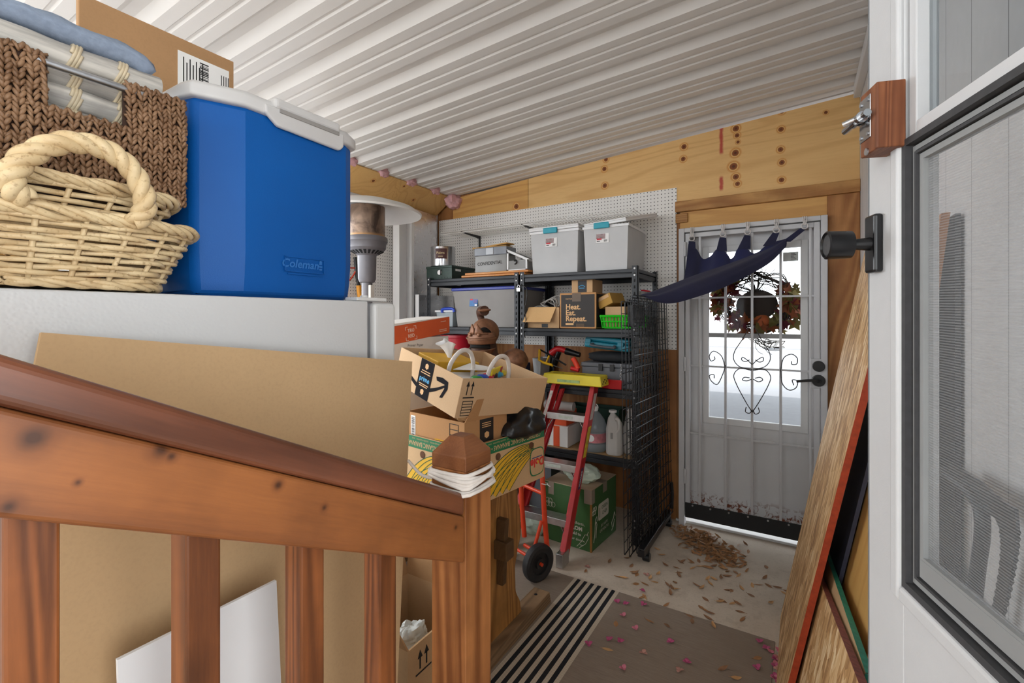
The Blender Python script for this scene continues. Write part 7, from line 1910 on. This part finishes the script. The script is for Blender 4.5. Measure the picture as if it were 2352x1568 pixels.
protos = [leafmesh(rr.uniform(.038, .055), rr.uniform(.014, .022), rr.uniform(-.1, .6), 'dry_leaf', LCOL[k % 3]) for k in range(6)]
bases = [onZ(x, y, 0) for x, y in ((1560,1322),(1550,1337),(1545,1350),(1540,1362),(1535,1345),(1505,1337),(1432,1327),(1420,1325),(1512,1318),(1610,1395),(1620,1402),(1630,1408),(1585,1418),(1590,1430),(1492,1430),(1700,1405),(1705,1423),(1728,1345),(1672,1355),(1612,1350),(1600,1345),(1640,1330),(1690,1315),(1760,1302),(1770,1385),(1725,1367),(1480,1370),(1475,1372),(1660,1380),(1530,1390),(1740,1515),(1660,1540),(1690,1562),(1395,1495),(1765,1345),(1680,1300),(1590,1305),(1640,1300),(1655,1302),(1560,1315),(1440,1282),(1510,1262),(1520,1275),(1345,1312),(1400,1290),(1450,1300))]
used = [False]*6
def put(pr, flags, i, loc, rz, label, cat, group):
    if not flags[i]: o = pr[i]; flags[i] = True
    else: o = pr[i].copy(); COL.objects.link(o)
    o.location = loc; o.rotation_euler = (rr.uniform(-.15, .15), rr.uniform(-.15, .15), rz); tag(o, label, cat, group); return o
spots_ = list(bases)
while len(spots_) < 100:
    x = rr.gauss(1640, 110); y = rr.gauss(1300, 70)
    if 1245 < y < 1440 and 1400 < x < 1810:
        p = onZ(x, y, 0)
        if p.y < 3.40 and not (p.x < -.70 and p.y > 2.65) and p.x < -.02-0*p.y: spots_.append(p)
for p in spots_:
    z = .0075 if (p.y < 2.40 and p.x < -.10) else .0012
    put(protos, used, rr.randrange(6), (p.x, p.y, z), rr.uniform(0, 6.28), 'dry brown leaf lying loose on the floor before the back door', 'leaf', 'dry leaves scattered on the floor')
# leaf litter heap by the door: nobody could count it
mb = MB()
for k in range(420):
    t = rr.random(); cx_ = 1545+t*150+rr.gauss(0, 14); cy_ = 1205+t*85+rr.gauss(0, 16)
    p = onZ(cx_, cy_, 0)
    if p.y > YG-.05 or p.x < -.70 and p.y < 3.2: p = V((-.62+rr.uniform(0, .12), 3.25+rr.uniform(-.1, .12), 0))
    M = T(p.x, p.y, .002+rr.uniform(0, .022)*(1-t)) @ RZ(rr.uniform(0, 360)) @ RX(rr.uniform(-35, 35)) @ RY(rr.uniform(-25, 25)); L_ = rr.uniform(.018, .036); w_ = rr.uniform(.005, .010)
    mb.add([(-L_, 0, 0), (-L_*.3, -w_, .002), (L_*.5, -w_*.8, .002), (L_, 0, 0), (L_*.5, w_*.8, .002), (-L_*.3, w_, .002)], [(0,1,2,3,4,5)], M)
tag(mb.build('leaf_litter', LCOL[1]), 'drift of small brown leaf litter swept against the back door corner', 'leaf litter', kind='stuff')
PCOL = [plain('petal_magenta', (184,80,124), .6, 0, .15, 40), plain('petal_pink', (206,120,140), .6, 0, .15, 40), plain('petal_faded', (190,140,128), .7, 0, .15, 40)]
def petal(k):
    mb = MB(); 
    for j in range(3):
        M = RZ(120*j+rr.uniform(-20, 20)) @ RX(rr.uniform(5, 30)); mb.surf(lambda u, v: V(((v-.5)*.018*sin(pi*min(.97, max(.05, u*.85+.1))), u*.020, .003*sin(pi*u)+.0008)), 5, 3, M)
    return mb.build('petal', PCOL[k], smooth=180)
pp = [petal(k % 3) for k in range(3)]; uf = [False]*3
pos = [onZ(x, y, .006) for x, y in ((1418,1383),(1438,1388),(1478,1389),(1425,1474),(1432,1537),(1400,1470),(1352,1480),(1540,1475),(1460,1445),(1432,1415),(1560,1540),(1578,1522),(1745,1475),(1760,1490),(1770,1500),(1740,1535),(1478,1500),(1350,1300),(1485,1318),(1475,1355))]
for p in pos:
    k = 0 if rr.random() < .45 else rr.randrange(3)
    put(pp, uf, k, (p.x, p.y, .0075 if p.y < 2.40 else .001), rr.uniform(0, 6.28), 'fallen pink blossom lying loose on rug or concrete', 'petal', 'fallen pink blossoms on the floor')
for k in range(50):
    y = rr.uniform(1.72, 2.36); x = -.098+.004+rr.random()**1.5*.045
    put(pp, uf, rr.randrange(3), (min(x, -.082+.02), y, rr.uniform(.001, .012)), rr.uniform(0, 6.28), 'fallen pink blossom drifted along the strand board foot', 'petal', 'fallen pink blossoms along the board')
